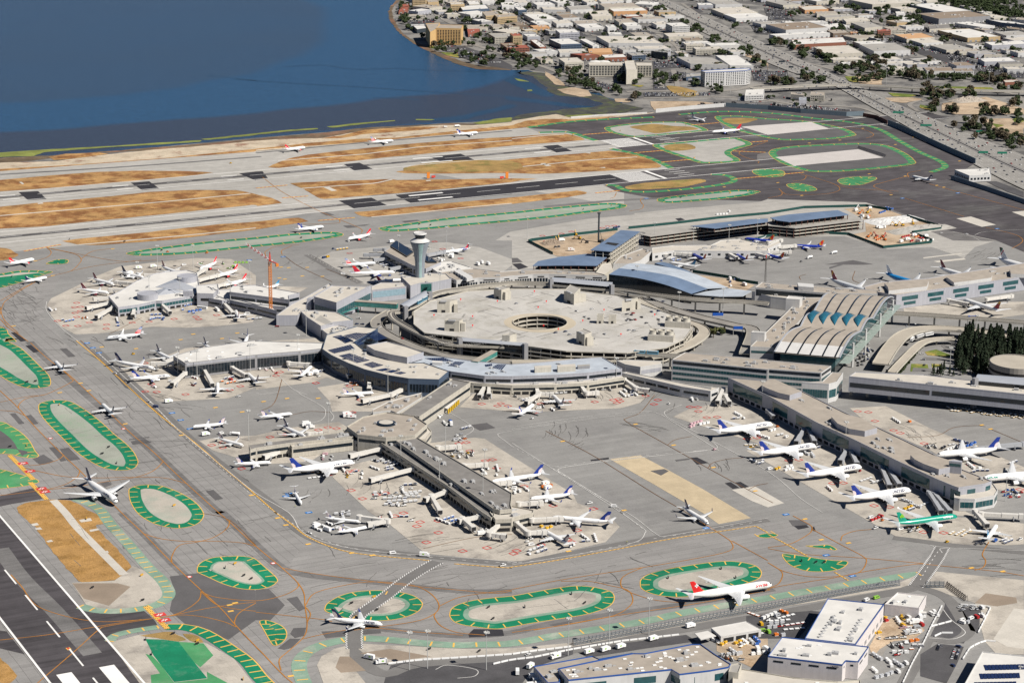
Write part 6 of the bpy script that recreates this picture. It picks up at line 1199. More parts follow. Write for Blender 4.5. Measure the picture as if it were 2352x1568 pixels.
mb = MB(); mb.prism(G('12:1650,1134 1830,1090 2000,1080 2200,1105 2120,1150 1900,1152', 9.5), 8.6, 9.5, 0, 0, True); mb.build('entrance_canopy', r_pblue, t); mb = MB(); mb.prism(G('12:1700,1132 1850,1110 2150,1110 2080,1145', 8.5), 0, 8.5, 0, None); mb.build('entrance_wall', blackm, t)
mb = MB(); mb.poly(G('12:1310,848 1380,838 1440,850 1650,932 1560,925', 15), 15); mb.prism(G('12:1310,848 1380,838 1440,850 1650,932 1560,925', 15), 0, 14.9, 0, None); mb.build('rear_wing', r_blue, t)
mb = MB(); mb.add([Vector((p.x, p.y, p.z)) for p in (f3[4].lerp(c3[4], 1.25), )]*1+[c3[4]+Vector((0, 0, .1))], []); dmark(t, 'the arching blue roof')
t = B('terminal_pier', 'existing white walkway pier with hexagon hub beside the blue jets', RB, '12:1285,715 1480,692 1830,688 1920,645 2100,632 2270,672 2351,690 13:110,640 120,668 0,720 12:2351,740 2160,742 1860,742 1490,738 1290,768', 8.5, w_white, r_cream, units=8, bands=[(3.4, 6, g_dark, 3, 6, .05)]); dmark(t, 'the walkway pier')
t = B('terminal_building', 'tan roofed block with white walls between the unfinished roofs', RB, '12:930,860 1000,790 1200,720 1280,745 1180,830 1090,860', 9, w_white, r_tan, units=3)
t = B('construction_shed', 'ribbed cream shell roofs beside the blotched blue roof', 'shed', '12:770,940 830,860 920,850 930,900 850,960', 12, w_cream, r_cream)
# international hall: five bays of arched roof on a long plan
LS = [('z5:1480,352', 22), ('z5:1160,690', 29), ('z5:930,940', 29), ('z5:450,1405', 20)]; RS = [('13:1150,1165', 22), ('z5:2262,782', 29), ('z5:2035,1020', 29), ('z5:1640,1510', 20)]
lp = [gnd(P(s)[0], z) for s, z in LS]; rp = [gnd(P(s)[0], z) for s, z in RS]
t = empty('international_hall', ((lp[1]+rp[2])/2).to_2d().to_3d(), 0, 'great arched tan roofed hall with five lens shaped blue skylights', RB)
def prof_pts(pp, a, b, bul, k=9):
 out = []
 for i in range(k+1):
  f = i/k; q = pp[a].lerp(pp[b], f); q = Vector((q.x, q.y, q.z+bul*math.sin(math.pi*f**(.8 if a == 0 else 1.1)))); out.append(q)
 return out
for nm, a, b, bul in (('rear_arch', 0, 1, 7), ('centre_arch', 1, 2, 5.5), ('front_arch', 2, 3, 7)):
 l_, r_ = prof_pts(lp, a, b, bul), prof_pts(rp, a, b, bul); n = len(l_); mb = MB(); mb.add(l_+r_, [(i+1, i, n+i, n+i+1) for i in range(n-1)])
 mb.add([q-Vector((0, 0, 1)) for q in l_+r_], [(i, i+1, n+i+1, n+i) for i in range(n-1)]); mb.add(l_+[q-Vector((0, 0, 1.)) for q in l_], [(i, i+1, n+i+1, n+i) for i in range(n-1)]); mb.add(r_+[q-Vector((0, 0, 1.)) for q in r_], [(i+1, i, n+i, n+i+1) for i in range(n-1)])
 ob = mb.build(nm, r_tan, t, False)
 for e_, pts in (('edge_truss', l_), ('edge_truss', r_)):
  mb = MB(); mb.ribbon([q+Vector((0, 0, .5)) for q in pts], 1.6, 1.2); mb.build(e_, r_metal, t)
 for k in range(1, 6):
  f = (k-.12)/5.25; c_ = [x.lerp(y, f)+Vector((0, 0, .25)) for x, y in zip(l_, r_)]
  if nm != 'centre_arch': mb = MB(); mb.ribbon(c_, 1.7, .3); mb.build('strip_skylight', g_dark, t)
 if nm == 'front_arch':
  mb = MB(); m0 = n-3; mb.add([q+Vector((0, 0, .12)) for q in l_[m0:]+r_[m0:]], [(i+1, i, n-m0+i, n-m0+i+1) for i in range(n-m0-1)]); mb.build('eave_panels', w_white, t)
 if nm == 'centre_arch':
  for k in range(5):
   f0 = (k+.82)/5.2; A = l_[1].lerp(r_[1], f0); Cq = l_[-2].lerp(r_[-2], f0); mb = MB(); N2 = 8; up = []; lo_ = []; mid = []
   for i in range(N2+1):
    s_ = i/N2; base = Cq.lerp(A, s_); base = l_[0].lerp(l_[-1], 1).lerp(base, 1); hz = 5.5*math.sin(math.pi*(.1+.8*s_))*.2
    w_ = math.sin(math.pi*s_)*9; e = (lp[0]-lp[3]).to_2d().to_3d().normalized(); x_ = (rp[0]-lp[0]).to_2d().to_3d().normalized()
    zb_ = 29+5.5*math.sin(math.pi*min(1, max(0, 1-(.1+.8*s_))))
    b0 = Vector((base.x, base.y, zb_+.5)); lo_.append(b0+Vector((0, 0, .15))); mid.append(b0-x_*w_*.55+Vector((0, 0, .4+.36*w_))); up.append(b0-x_*w_+Vector((0, 0, .3)))
   mb.add(lo_+mid+up, [(i, i+1, N2+2+i, N2+1+i) for i in range(N2)]+[(N2+1+i, N2+2+i, 2*N2+3+i, 2*N2+2+i) for i in range(N2)]); mb.build('lens_skylight', glass('skylight_glass', (.02, .1, .15), .15), t, True)
q = inset([lp[0], rp[0], rp[3], lp[3]], 5); mb = MB(); mb.prism(q, 0, 20, 0, None); mb.build('glass_wall', g_teal, t)
for f in (.1, .35, .62, .85): p = rp[0].lerp(rp[3], f)+(rp[0]-lp[0]).to_2d().to_3d().normalized()*5; mb = MB(); mb.lathe([(1.2, 0), (1.2, 26)], (p.x, p.y, 0), 10); mb.build('column', w_white, t)
for k in range(14): 
 p = rp[0].lerp(rp[3], (k+.5)/14); x_ = (rp[0]-lp[0]).to_2d().to_3d().normalized(); mb = MB(); mb.beam(Vector((p.x, p.y, 22)), Vector((p.x, p.y, 20))+x_*9, .5, .5); mb.build('strut', w_white, t)
dmark(t, 'the arched international hall')
mb = MB(); a, b = rp[0], rp[3]; x_ = (rp[0]-lp[0]).to_2d().to_3d().normalized(); mb.poly([Vector((p.x, p.y, 14)) for p in (a, b, b+x_*10, a+x_*10)]); tag(mb.build('glass_canopy', mat('canopy_glass', (.3, .36, .33), .3, .2, .3)), 'long glass canopy over the kerb of the arched international hall', 'canopy')
t = B('terminal_building', 'long tan roofed block with dark glass front behind the arched hall', RB, 'z5:95,235 225,140 1000,200 2340,292 2340,352 1490,345', 20, w_white, r_tan, units=8, bands=[(11.5, 18.5, g_dark, 0, 0, .05)])
add_prism(t, 'plant_box', 'z5:890,205 1170,225 1165,165 870,140', 20.1, 25, w_white, w_white); dmark(t, 'the long block behind the arched hall')
t = B('terminal_building', 'white walled wing at the left foot of the long tan block', RB, 'z5:35,312 680,375 1340,402 1290,448 660,432 380,400', 13, w_white, r_cream, units=2)
t = B('terminal_building', 'long slanting side roof along the left flank of the arched hall', RB, 'z5:5,1320 160,1175 300,1050 790,575 960,420 1330,420 1160,560 880,880 590,1200 440,1338', 16, w_white, r_tan, units=12, bands=[(10, 12.5, g_teal, 0, 0, .1)])
t = B('stair_tower', 'white windowless tower at the upper left of the arched hall', 'stair tower', 'z5:660,442 912,458 965,408 712,385', 25, w_white, r_white); t = B('stair_tower', 'white windowless tower at the lower left of the arched hall', 'stair tower', 'z5:20,1055 268,1068 300,1046 60,1030', 25, w_white, r_white)
t = B('terminal_building', 'white office block with three green window bands in front of the arched hall', RB, '22:1470,172 1590,105 2351,172 23:0,178 580,230 490,292 0,256 22:2351,262', 22, w_white, r_tan, units=8, bands=[(18.6, 21.4, g_dark, 0, 0, .1), (13.2, 16, g_teal, 2.6, .2, .1), (7.6, 10.2, g_teal, 2.6, .2, .1), (2.2, 4.6, g_teal, 2.6, .2, .1)]); dmark(t, 'the white office block')
t = B('terminal_building', 'white block with big square glass panel beside the office block', RB, '23:310,378 500,372 590,288 690,292 632,375 560,395', 19, w_white, r_tan, bands=[(5, 13, g_teal, 2, .2, .1)])
t = B('terminal_building', 'white gate corridor with long dark panes below the office block', RB, '22:1000,290 1060,285 1830,440 1835,420 1900,430 1825,460 1560,420', 10, w_white, r_cream, bands=[(4.5, 7, g_dark, 12, 2, .05)])
t = B('terminal_building', 'white curved link roof between the pale blue roof and the office block', RB, '22:960,180 1090,175 1380,185 1380,210 1180,240 1040,215', 11, w_white, r_cream, bands=[(4, 8, w_lilac, 0, 0, .1)])
# station block on columns at the right edge
t = B('rail_station_building', 'long silver block with black window strip raised on round columns', RB, '23:745,325 805,285 1430,310 1850,360 2500,430 2500,505 1500,402', 23, w_lilac, r_cream, base=8, units=4, bands=[(13, 17.5, g_dark, 0, 0, .05)])
for s in P('23:775,500 923,512 1128,535 1365,525 1570,545 1778,568 1988,582 2200,600 2400,620'):
 p = gnd(s); mb = MB(); mb.lathe([(1.7, 0), (1.4, 7.9)], (p.x, p.y+2, 0), 12); mb.build('column', conc, t)
dmark(t, 'the raised silver block')
vault('rail_station', 'long pale curved roof at the right edge above the silver block', 'station', '23:1905,345 2500,400 2500,330 1930,285', 14, 29, r_metal, g_dark)
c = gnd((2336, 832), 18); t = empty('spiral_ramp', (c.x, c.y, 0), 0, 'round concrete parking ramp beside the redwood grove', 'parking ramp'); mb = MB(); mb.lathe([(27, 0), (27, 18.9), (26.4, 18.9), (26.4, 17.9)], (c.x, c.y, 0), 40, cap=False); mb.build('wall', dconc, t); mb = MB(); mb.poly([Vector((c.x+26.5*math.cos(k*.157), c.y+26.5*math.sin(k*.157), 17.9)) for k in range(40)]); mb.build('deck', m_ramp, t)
for z in (5, 10.5): mb = MB(); mb.lathe([(27.06, z), (27.06, z+2.6)], (c.x, c.y, 0), 40, cap=False); mb.build('opening', blackm, t)
# right concourse with drums on the roof
t = B('concourse', 'long right concourse with glass walls and curved plant rooms on its tan roof', RB, '22:1985,337 2351,367 23:300,455 690,650 1010,795 1520,1040 1760,1172 2055,1287 1990,1312 1750,1347 1700,1330 1550,1268 1170,1092 800,910 450,750 0,502', 17, w_lilac, r_tan, units=14, bands=[(5, 14.5, g_teal, 28, 16, .05), (1, 4, g_dark, 6, 3, .05)]); dmark(t, 'the right concourse')
for s in ('23:-60,402 0,352 60,345 310,457 200,492 100,470 0,432', '23:582,690 620,666 690,660 860,702 1003,792 890,822 750,800 640,752', '23:1308,1042 1400,1032 1520,1042 1660,1087 1680,1150 1570,1172 1430,1122 1350,1082'): add_prism(t, 'plant_room', s, 17.05, 22.5, w_lilac, r_tan)
a = ccw(G('23:1663,1095 1780,1108 1785,1095 1700,1085', 28)); mb = MB(); mb.prism(a, 17.05, 28, 0, 0); mb.build('ramp_tower', w_lilac, t); bands_on(t, a, [(23.5, 26, g_teal, 0, 0, .0)])
t = B('concourse_end', 'rounded two storey glass end of the right concourse', RB, '23:1712,1345 1750,1350 1900,1340 2060,1300 2110,1370 2080,1420 1900,1452 1760,1448 1712,1440', 10.5, w_white, r_cream, bands=[(3, 8, g_teal, 3, .3, .0)]); dmark(t, 'the rounded concourse end')
t = B('concourse', 'long upper right concourse with teal window groups and tan roof', RB, '13:900,1102 880,1070 1040,1027 1480,992 1640,962 2351,852 2700,800 2700,920 2351,977 1180,1147', 16, w_lilac, r_tan, units=8, bands=[(9, 13.6, g_teal, 22, 14, .05), (3.5, 7, g_teal, 16, 20, .05)]); dmark(t, 'the upper right concourse')
for s in ('13:1070,1032 1440,997 1476,1012 1460,1062 1110,1102 1100,1066', '13:1640,977 1660,957 2040,927 2060,947 2052,982 1850,1012 1710,1027', '13:2220,902 2351,867 2700,880 2700,960 2232,947'): add_prism(t, 'plant_room', s, 16.05, 20.5, w_white, r_tan)
# hangars and sheds along the bottom
t = B('hangar', 'big white hangar block with blue parapet and row of small windows', 'hangar', '33:0,1325 685,1405 715,1366 830,1376 925,1240 130,1150', 13, mat('hangar_white', (.62, .58, .57), .6, .08, .15, streak=.06), r_white, units=7, skyl=4, trim=solid('trim_blue', (.02, .08, .3)), bands=[(9.6, 10.9, g_dark, 5, 5.5, .2)]); dmark(t, 'the white hangar')
bl_ = G('33:575,1415 680,1418', 11.2)
t2 = B('hangar', 'long white hangar hall with two rows of grey roof vents', 'hangar', '33:550,797 1065,850 805,1216 340,1162', 14, mat('hangar_white', (.6, .6, .6)), r_white, units=9, trim=solid('trim_blue', (.02, .08, .3)), bands=[(3, 6, w_grey, 5, 6, .1)])
for s in P('33:602,958 588,984 568,1010 548,1038 528,1064 510,1092 492,1118 478,1144 852,988 835,1014 818,1040 800,1066 782,1094 764,1122 746,1150 728,1178'): c = gnd(s, 14); mb = MB(); mb.box((c.x, c.y, 14.35), (3.6, 2.2, .6), .1); mb.build('roof_vent', unitm, t2)
t = B('hangar', 'low white square shed beside the long hangar hall', 'hangar', '33:1190,742 1455,770 1388,885 1072,850', 8, mat('hangar_white', (.6, .6, .6)), r_white, skyl=2, units=2)
t = B('cargo_building', 'long beige roofed cargo building with bright blue parapet', 'cargo building', '32:430,1440 1110,1300 1215,1302 1650,1217 1735,1217 1865,1310 2010,1400 1990,1425 1820,1457 1540,1492 1465,1447 520,1545', 12, w_white, r_tan, units=10, skyl=46, trim=solid('trim_blue', (.02, .08, .3)), bands=[(4, 9, g_teal, 9, 20, .2)]); dmark(t, 'the blue trimmed cargo building')
t = B('cargo_building', 'lower beige annex at the left end of the blue trimmed building', 'cargo building', '32:198,1420 740,1325 800,1352 1108,1298 428,1440 440,1560 330,1570', 8, w_lilac, r_tan, units=2, trim=solid('trim_blue', (.02, .08, .3)))
t = B('open_shed', 'white flat canopy on posts, smaller of two beside the long screen fence', 'shed', '32:1678,1110 1800,1085 1875,1132 1735,1167', 5.5, w_white, r_white, base=4.9, parapet=0); t = B('open_shed', 'white flat roofed shed, larger of two beside the long screen fence', 'shed', '32:1830,1062 2150,1002 2290,1077 1920,1142', 5.5, w_white, r_white, parapet=.3, bands=[(.5, 4, blackm, 6, 2, .1)])
t = B('warehouse', 'white roofed warehouse with rows of solar panels at the lower right corner', 'warehouse', '33:1970,1285 2500,1340 2500,1640 1790,1610', 10, w_white, r_white, units=2)
arrays(t, 10, [('33:1975,1395 2351,1388 2360,1450 2000,1460', 11, 1), ('33:1935,1475 2310,1468 2320,1530 1955,1540', 11, 1), ('33:1890,1555 2280,1548 2290,1600 1900,1610', 11, 1)])
t = B('site_office', 'white trailer office with three windows behind the shed', 'trailer', '33:1290,912 1455,924 1458,910 1300,898', 3.6, w_white, r_white, parapet=0, bands=[(1.2, 2.4, g_dark, 1.6, 2, .1)]); t = B('parking_deck', 'grey parking deck with skylight rows cut by the bottom edge', 'parking deck', '33:-320,1430 240,1525 640,1560 850,1545 850,1700 -330,1700', 7, w_cream, r_cream, skyl=14)
t = B('gate_house', 'small concrete block with slot windows at the bottom beside the cargo building', 'gate house', '32:2010,1405 2080,1392 2110,1400 2080,1480 1990,1470', 11, w_cream, r_grey)
t = B('fire_station', 'pale building behind the dark wall at the upper right', 'building', '13:1715,-5 2040,-15 2050,40 1850,50', 9, w_white, r_white, units=4, bands=[(3, 6, g_dark, 3, 2, .1)])
def hangar_text():
 txt = TXT.get('UNITED'); a, b = gnd(P('33:575,1420')[0], 10.8), gnd(P('33:650,1428')[0], 10.8); e = (b-a).normalized(); nn = Vector((e.y, -e.x, 0)); vs, fs, w = txt; k = (b-a).length/w; mb = MB(); mb.add([a+e*v.x*k+nn*.35+Vector((0, 0, v.y*k*1.1)) for v in vs], fs); mb.build('sign_letters', c_navy, HG)
HG = bpy.data.objects['hangar']; hangar_text()
# crane
c = gnd((622, 727)); t = empty('tower_crane', (c.x, c.y, 0), 0, 'orange lattice tower crane with red and white jib', 'crane'); om = solid('crane_orange', (.62, .2, .03)); rm = solid('crane_red', (.55, .06, .04))
mb = MB(); H = 62; r = 1.35
for k in range(4): dx, dy = (r, r, -r, -r)[k], (r, -r, -r, r)[k]; mb.beam((c.x+dx, c.y+dy, 0), (c.x+dx, c.y+dy, H), .42, .42)
for j in range(21):
 z = j*H/21
 for k in range(4):
  p, q = ((r, r), (r, -r), (-r, -r), (-r, r))[k], ((r, -r), (-r, -r), (-r, r), (r, r))[k]; mb.beam((c.x+p[0], c.y+p[1], z), (c.x+q[0], c.y+q[1], z+H/21), .26, .26); mb.beam((c.x+p[0], c.y+p[1], z), (c.x+q[0], c.y+q[1], z), .26, .26)
mb.build('mast', om, t); mb = MB(); mb.beam((c.x-1, c.y, H), (c.x, c.y, H+11), .7, .7); mb.beam((c.x+1, c.y, H), (c.x, c.y, H+11), .7, .7); mb.beam((c.x, c.y-1, H+5), (c.x, c.y+1, H+5), .6, .6); mb.build('mast_head', rm, t)
tip = gnd(P('10:2255,675')[0], H+8); jb = Vector((c.x, c.y, H+1)); ct = jb+(jb-tip).to_2d().to_3d().normalized()*16
mb = MB(); d = (tip-jb); s_ = Vector((-d.y, d.x, 0)).normalized()
for i in range(14):
 f0, f1 = i/14, (i+1)/14; a, b = jb.lerp(tip, f0), jb.lerp(tip, f1); mi = i % 2
 for o, h in ((-.9, 0), (.9, 0), (0, 1.7)): mb.beam(a+s_*o+Vector((0, 0, h)), b+s_*o+Vector((0, 0, h)), .45, .45, mi)
 mb.beam(a+s_*.9, b-s_*.9, .35, .35, mi); mb.beam(a-s_*.9, b+Vector((0, 0, 1.7)), .35, .35, mi)
mb.build('jib', [rm, pw], t); mb = MB(); mb.beam(jb, ct, 1.6, .8); mb.build('counter_jib', rm, t); mb = MB(); mb.box((ct.x, ct.y, ct.z-1.4), (3, 3, 3.2)); mb.build('counterweight', om, t); mb = MB(); mb.box((c.x+1.8, c.y-1, H+.8), (1.8, 2, 2.2)); mb.build('cab', w_white, t); dmark(t, 'the tower crane')
c = gnd((1374.5, 556)); t = empty('piling_rig', (c.x, c.y, 0), 0, 'tall black piling rig mast standing in the sandy building site', 'piling rig'); mb = MB(); mb.beam((c.x, c.y, 0), (c.x, c.y, 38), 1.6, 1.6); mb.build('mast', w_dark, t); mb = MB(); mb.box((c.x+3, c.y-2, 1.9), (6, 3.6, 2.4), .4); mb.build('cab', w_dark, t); mb = MB(); mb.beam((c.x+4, c.y-2, 3), (c.x, c.y, 20), .5, .5); mb.build('brace', w_dark, t); mb = MB(); mb.box((c.x, c.y, 37), (3.4, 2.4, 1.6)); mb.build('sheave_head', w_dark, t); mb = MB(); mb.box((c.x+3, c.y-2, .4), (6.6, 4.4, .8), .4); mb.build('crawler_track', pblack, t); dmark(t, 'the piling rig')
c = gnd(P('12:2325,1018')[0], 12); t = empty('lattice_mast', (c.x, c.y, 0), 0, 'slim red topped lattice mast behind the tan roofed block', 'mast'); mb = MB()
for dx, dy in ((.8, .8), (.8, -.8), (-.8, 0)): mb.beam((c.x+dx*1.4, c.y+dy*1.4, 0), (c.x+dx*.4, c.y+dy*.4, 40), .35, .35)
for j in range(20): mb.beam((c.x+1, c.y+.9, j*2), (c.x-1, c.y, j*2+2), .25, .25)
mb.build('lattice', railm, t); mb = MB(); mb.box((c.x, c.y, 41.5), (.9, .9, 4)); mb.build('red_tip', rm, t)
# ------------------------------------------------------------------ the town beyond the bay: walls, roofs, roads
RM = dict(n=r_metal, l=r_pblue, w=r_white, c=r_cream, t=r_tan, b=r_brown, g=r_grey, o=r_orange, r=r_red, d=r_dark, m=r_metal)
WM = dict(w=w_white, c=w_cream, g=w_grey, t=w_tan, b=w_brown, r=w_brick, o=w_orange, l=w_blue, d=w_dark, n=w_lilac)
RN = dict(n='metal', l='pale blue', w='white', c='cream', t='tan', b='brown', g='grey', o='orange', r='red tiled', d='dark grey', m='metal')
WN = dict(w='white', c='cream', g='grey', t='tan', b='brown', r='brick', o='peach', l='slate blue', d='dark glass', n='pale grey')
CITY = []
for tile, rows in (('02', """1640,590 1985,600 1510,525 9 gw;2005,605 2220,605 1870,512 7 ww;890,400 1385,402 775,335 8 cw;450,412 640,405 340,362 10 wl1;440,308 620,300 400,278 14 wn1;205,185 425,182 110,135 8 ww;290,92 495,95 265,65 8 cw;230,52 395,45 188,28 8 ww;470,170 620,165 410,135 7 bw;740,160 920,148 700,110 9 cc;935,110 1245,100 888,80 9 wo;850,72 1172,65 800,38 12 tc;1055,245 1190,240 1010,215 8 ww;985,210 1130,205 938,180 9 tc;1160,180 1430,175 1100,162 8 tw;1475,247 1632,240 1412,218 15 ww1;1330,235 1450,225 1280,208 8 cw;595,225 800,215 558,195 7 tw;670,262 850,252 598,232 7 ww;230,228 360,222 165,198 7 ww;410,225 560,215 365,193 7 cw;195,257 345,250 165,240 6 oo;20,240 150,235 -30,212 7 bb;1440,342 1755,330 1392,310 9 cc;1595,378 1752,372 1555,350 8 bc;1690,457 1940,452 1660,437 10 cc1;1600,416 1765,412 1578,402 10 cc1;1020,465 1140,462 965,437 7 gw;1160,455 1460,450 1110,428 7 cw1;710,490 925,485 698,452 7 oo;440,490 690,485 420,457 7 cw;250,475 420,470 190,457 9 ww;135,502 325,497 120,482 9 gw;265,557 375,550 215,527 6 tc;485,580 660,570 430,542 14 cc1;640,515 805,510 535,497 8 rr;850,535 1055,527 820,507 7 wr;1105,517 1230,510 1055,490 8 gl1;1315,480 1432,490 1280,470 12 dd1;1530,507 1620,500 1495,477 6 tw;1175,382 1340,378 1150,358 6 cc;1945,130 2260,115 1828,85 9 cc;2060,175 2351,155 1950,135 8 ww;2290,227 2500,220 2210,205 7 gw;1870,45 2115,40 1790,12 9 gw;1715,52 1850,50 1700,32 8 wn;420,30 570,25 345,5 8 ww;690,30 790,24 640,5 7 cw;30,32 160,28 0,8 8 cw;60,97 135,92 20,67 10 wl1;540,97 745,87 500,62 8 gw;880,257 960,252 855,235 9 ww;1050,157 1185,152 1005,140 7 wr;1205,152 1310,148 1180,135 7 cc;255,437 312,432 170,372 6 wr;742,427 800,420 625,366 5 ww;10,335 95,332 -20,310 18 rt1;-20,447 160,442 -45,422 8 rr1;1050,20 1100,0 1000,-10 8 ww;820,25 1060,10 780,-8 8 cw;100,-10 300,-12 60,-40 8 ww;2140,880 2312,872 2150,830 9 ww1;1600,712 1740,700 1600,685 6 gl"""),
 ('01', """1440,6 1560,4 1432,-10 15 tt1;1390,152 1560,146 1325,140 8 tc1;1790,47 1915,42 1780,27 14 ct1;1900,97 2140,82 1870,60 8 wl;2112,152 2245,140 2078,115 13 tt1;2220,165 2400,152 2190,140 14 tt1;1945,264 2132,259 1925,235 6 tc;1950,318 2062,300 1940,270 5 rr;2180,256 2275,252 2145,228 6 tc;2330,255 2420,250 2280,222 7 bc;2195,347 2400,342 2135,312 12 gc1;2305,442 2420,437 2245,402 8 br1;1310,112 1390,100 1330,70 5 rr;1335,75 1400,66 1345,45 5 rr;1580,25 1680,20 1570,5 9 tt;1960,45 2060,40 1940,15 8 wc;2080,20 2200,15 2060,0 8 ww;2260,60 2420,50 2250,30 8 ww;1420,245 1560,238 1405,230 6 wl"""),
 ('03', """960,45 1410,25 740,0 12 cc;1650,122 1885,105 1300,45 10 wl;1570,177 2045,150 1370,128 12 bg;165,280 550,255 -20,225 12 bw;65,332 570,305 10,318 9 ww;240,415 720,390 215,368 9 wr;540,502 872,487 420,435 9 cc;975,475 1310,462 840,410 10 gw;1275,362 1530,345 1160,322 8 oc;1415,404 1610,390 1280,362 6 cw;1835,352 2135,338 1560,280 8 wt;1640,464 1875,450 1490,420 7 gc;1760,477 1940,467 1738,460 7 tc;1900,502 2090,490 1830,480 7 gn;1985,512 2150,510 1985,502 6 tc;2060,422 2400,405 1990,392 8 wn;2190,332 2420,320 2080,298 7 gw;2200,264 2420,292 2190,245 8 bc;2150,212 2420,235 2000,180 9 wl;1950,252 2085,240 1720,215 7 ww;1485,272 1680,260 1470,237 6 dc;890,262 1050,247 760,210 8 gc;720,206 935,187 690,180 8 cc;1130,282 1270,277 1060,252 8 tc1;1010,292 1130,287 1000,275 8 rr1;530,167 800,152 480,147 7 gc;450,132 640,124 435,114 7 tc;340,97 555,87 280,64 7 co;140,52 300,42 -20,12 8 gc;1050,552 1240,547 945,512 4 cw;690,592 985,582 670,577 5 ww;1010,592 1352,582 990,572 5 cw;1420,577 1590,562 1300,547 5 gw;1110,642 1270,637 1100,617 8 cc;1310,652 1442,647 1290,627 6 gc;1460,657 1710,655 1430,622 8 bw;1720,660 1892,657 1700,632 8 bw1;1990,572 2282,562 1930,540 8 wn;2130,594 2345,590 2105,567 7 dc;2190,472 2322,467 2140,457 6 tw;1200,192 1352,182 1110,162 6 ww;600,312 752,302 540,282 7 tb;760,308 830,303 750,296 4 or;600,554 890,550 540,532 5 cc;2180,760 2315,755 2160,740 8 cr;1180,130 1262,125 1170,112 6 ww;2200,640 2400,640 2160,620 6 cw;210,870 330,880 215,850 8 tc;390,875 520,880 395,845 9 tc1;285,922 355,920 285,898 9 nn""")):
 for row in rows.split(';'):
  f = row.split(); h = float(f[3]); c = f[4]; a, b, d = (gnd(P(tile+':'+q)[0], h) for q in f[:3])
  e, g = b-a, d-a
  if e.cross(g).z < 0: pass
  pts = [a, b, b+g, d]; L = e.length; office = c.endswith('1')
  bs = [(2+3.6*k, 3.7+3.6*k, g_dark, 1.7, 1.2, .1) for k in range(max(1, int(h/3.7)))] if office else [(.2, 3.4, w_grey if c[1] != 'g' else w_white, 3.4, 7, .25)]
  t = building('office_building' if office else 'warehouse', '', 'office building' if office else 'warehouse', pts, h, WM[c[1]], RM[c[0]], bands=bs, units=2 if L < 90 else 4, skyl=0 if L < 80 else 4, group='buildings of the business park', parapet=.6)
  big = 'large' if L*g.length > 5200 else ('small' if L*g.length < 1700 else '')
  CITY.append((t, ' '.join((f"{big} {WN[c[1]]} {'office' if office else 'warehouse'} with {RN[c[0]]} roof").split()), 'x', t.location, pts))
# smaller sheds that fill the blocks between
rf = random.Random(41); OBST = [q[4] for q in CITY]
def in_poly(p, poly):
 r = False; j = len(poly)-1
 for i in range(len(poly)):
  if (poly[i].y > p.y) != (poly[j].y > p.y) and p.x < (poly[j].x-poly[i].x)*(p.y-poly[i].y)/(poly[j].y-poly[i].y+1e-9)+poly[i].x: r = not r
  j = i
 return r
OBST += [G(s) for s in ('02:690,540 1320,560 1420,640 1420,840 700,800', '02:1560,620 2260,600 2260,800 1560,800', '01:1440,180 1920,200 1920,420 1560,420', '03:0,640 560,640 560,800 0,800', '03:1080,840 2351,840 2351,1568 1400,1100', '02:1210,840 2351,780 2351,1100 1200,1100', '02:1290,550 1580,545 1620,640 1300,650', '01:1640,420 2000,420 2351,520 2351,640 1900,600', '03:1200,390 1700,390 2000,600 1600,600', '02:690,280 1330,280 1360,315 700,315', '03:1800,-50 2400,-50 2400,190 2250,190', '03:-60,60 260,90 260,195 -40,195')]
REG = [G('02:20,-40 1020,-60 1560,200 2000,440 2250,600 1300,650 700,520 300,560 0,480'), G('02:1460,-40 2351,-60 03:1350,-40 2351,200 2351,640 900,640 500,480 0,400 02:1900,200'), G('01:1380,0 2351,-40 2351,420 1950,380 1930,200 1500,160')]
FC = G('d:1496,-20 1764,124 1931,192 2048,250 2308,375')
def seg_d(p, a, b): t = max(0, min(1, (p-a).dot(b-a)/(b-a).length_squared)); return (p-a-(b-a)*t).length
for _ in range(4000):
 if len(CITY) > 222: break
 r_ = rf.choice(REG); xs = [p.x for p in r_]; ys = [p.y for p in r_]; p = Vector((rf.uniform(min(xs), max(xs)), rf.uniform(min(ys), max(ys)), 0))
 if not in_poly(p, r_) or min(seg_d(p, a, b) for a, b in zip(FC, FC[1:])) < 62: continue
 nb = min(CITY[:130], key=lambda q: (q[3]-p).length); e = (nb[4][1]-nb[4][0]).to_2d().to_3d().normalized(); g = Vector((-e.y, e.x, 0)); w, d = rf.uniform(22, 70), rf.uniform(18, 48); q = [p+e*(a*w/2)+g*(b*d/2) for a, b in ((-1, -1), (1, -1), (1, 1), (-1, 1))]
 test = [p+e*(a*(w/2+6))+g*(b*(d/2+6)) for a in (-1, -.5, 0, .5, 1) for b in (-1, -.5, 0, .5, 1)]
 if any(in_poly(t_, o) for o in OBST for t_ in test) or any(in_poly(v, q) for o in OBST for v in o): continue
 OBST.append(q); h = rf.choice((5, 6, 7, 8)); wk, rk = rf.choice('wwccgtn'), rf.choice('wwccctgb'); t = building('warehouse', '', 'warehouse', q, h, WM[wk], RM[rk], bands=[(.2, 3.2, w_grey if wk != 'g' else w_white, 3.4, 6, .25)], units=2, group='buildings of the business park', parapet=.5)
 CITY.append((t, f"{'small ' if w*d < 1700 else ''}{WN[wk]} warehouse with {RN[rk]} roof", 'x', t.location, q))
for w_, s_ in (('the freeway overpass', '03:900,785'), ('the bare gravel site', '03:1850,950'), ('the marsh pools', '02:300,860'), ('the green freeway signs', '03:1320,1130'), ('the lower freeway bend', '03:2250,1380'), ('the grassy fork by the overpass', '03:1250,870'), ('the far red brick block', '03:1070,285'), ('the far woodland', '03:2000,70'), ('the far arresting bed', '03:500,1440')): mark(w_, s_)
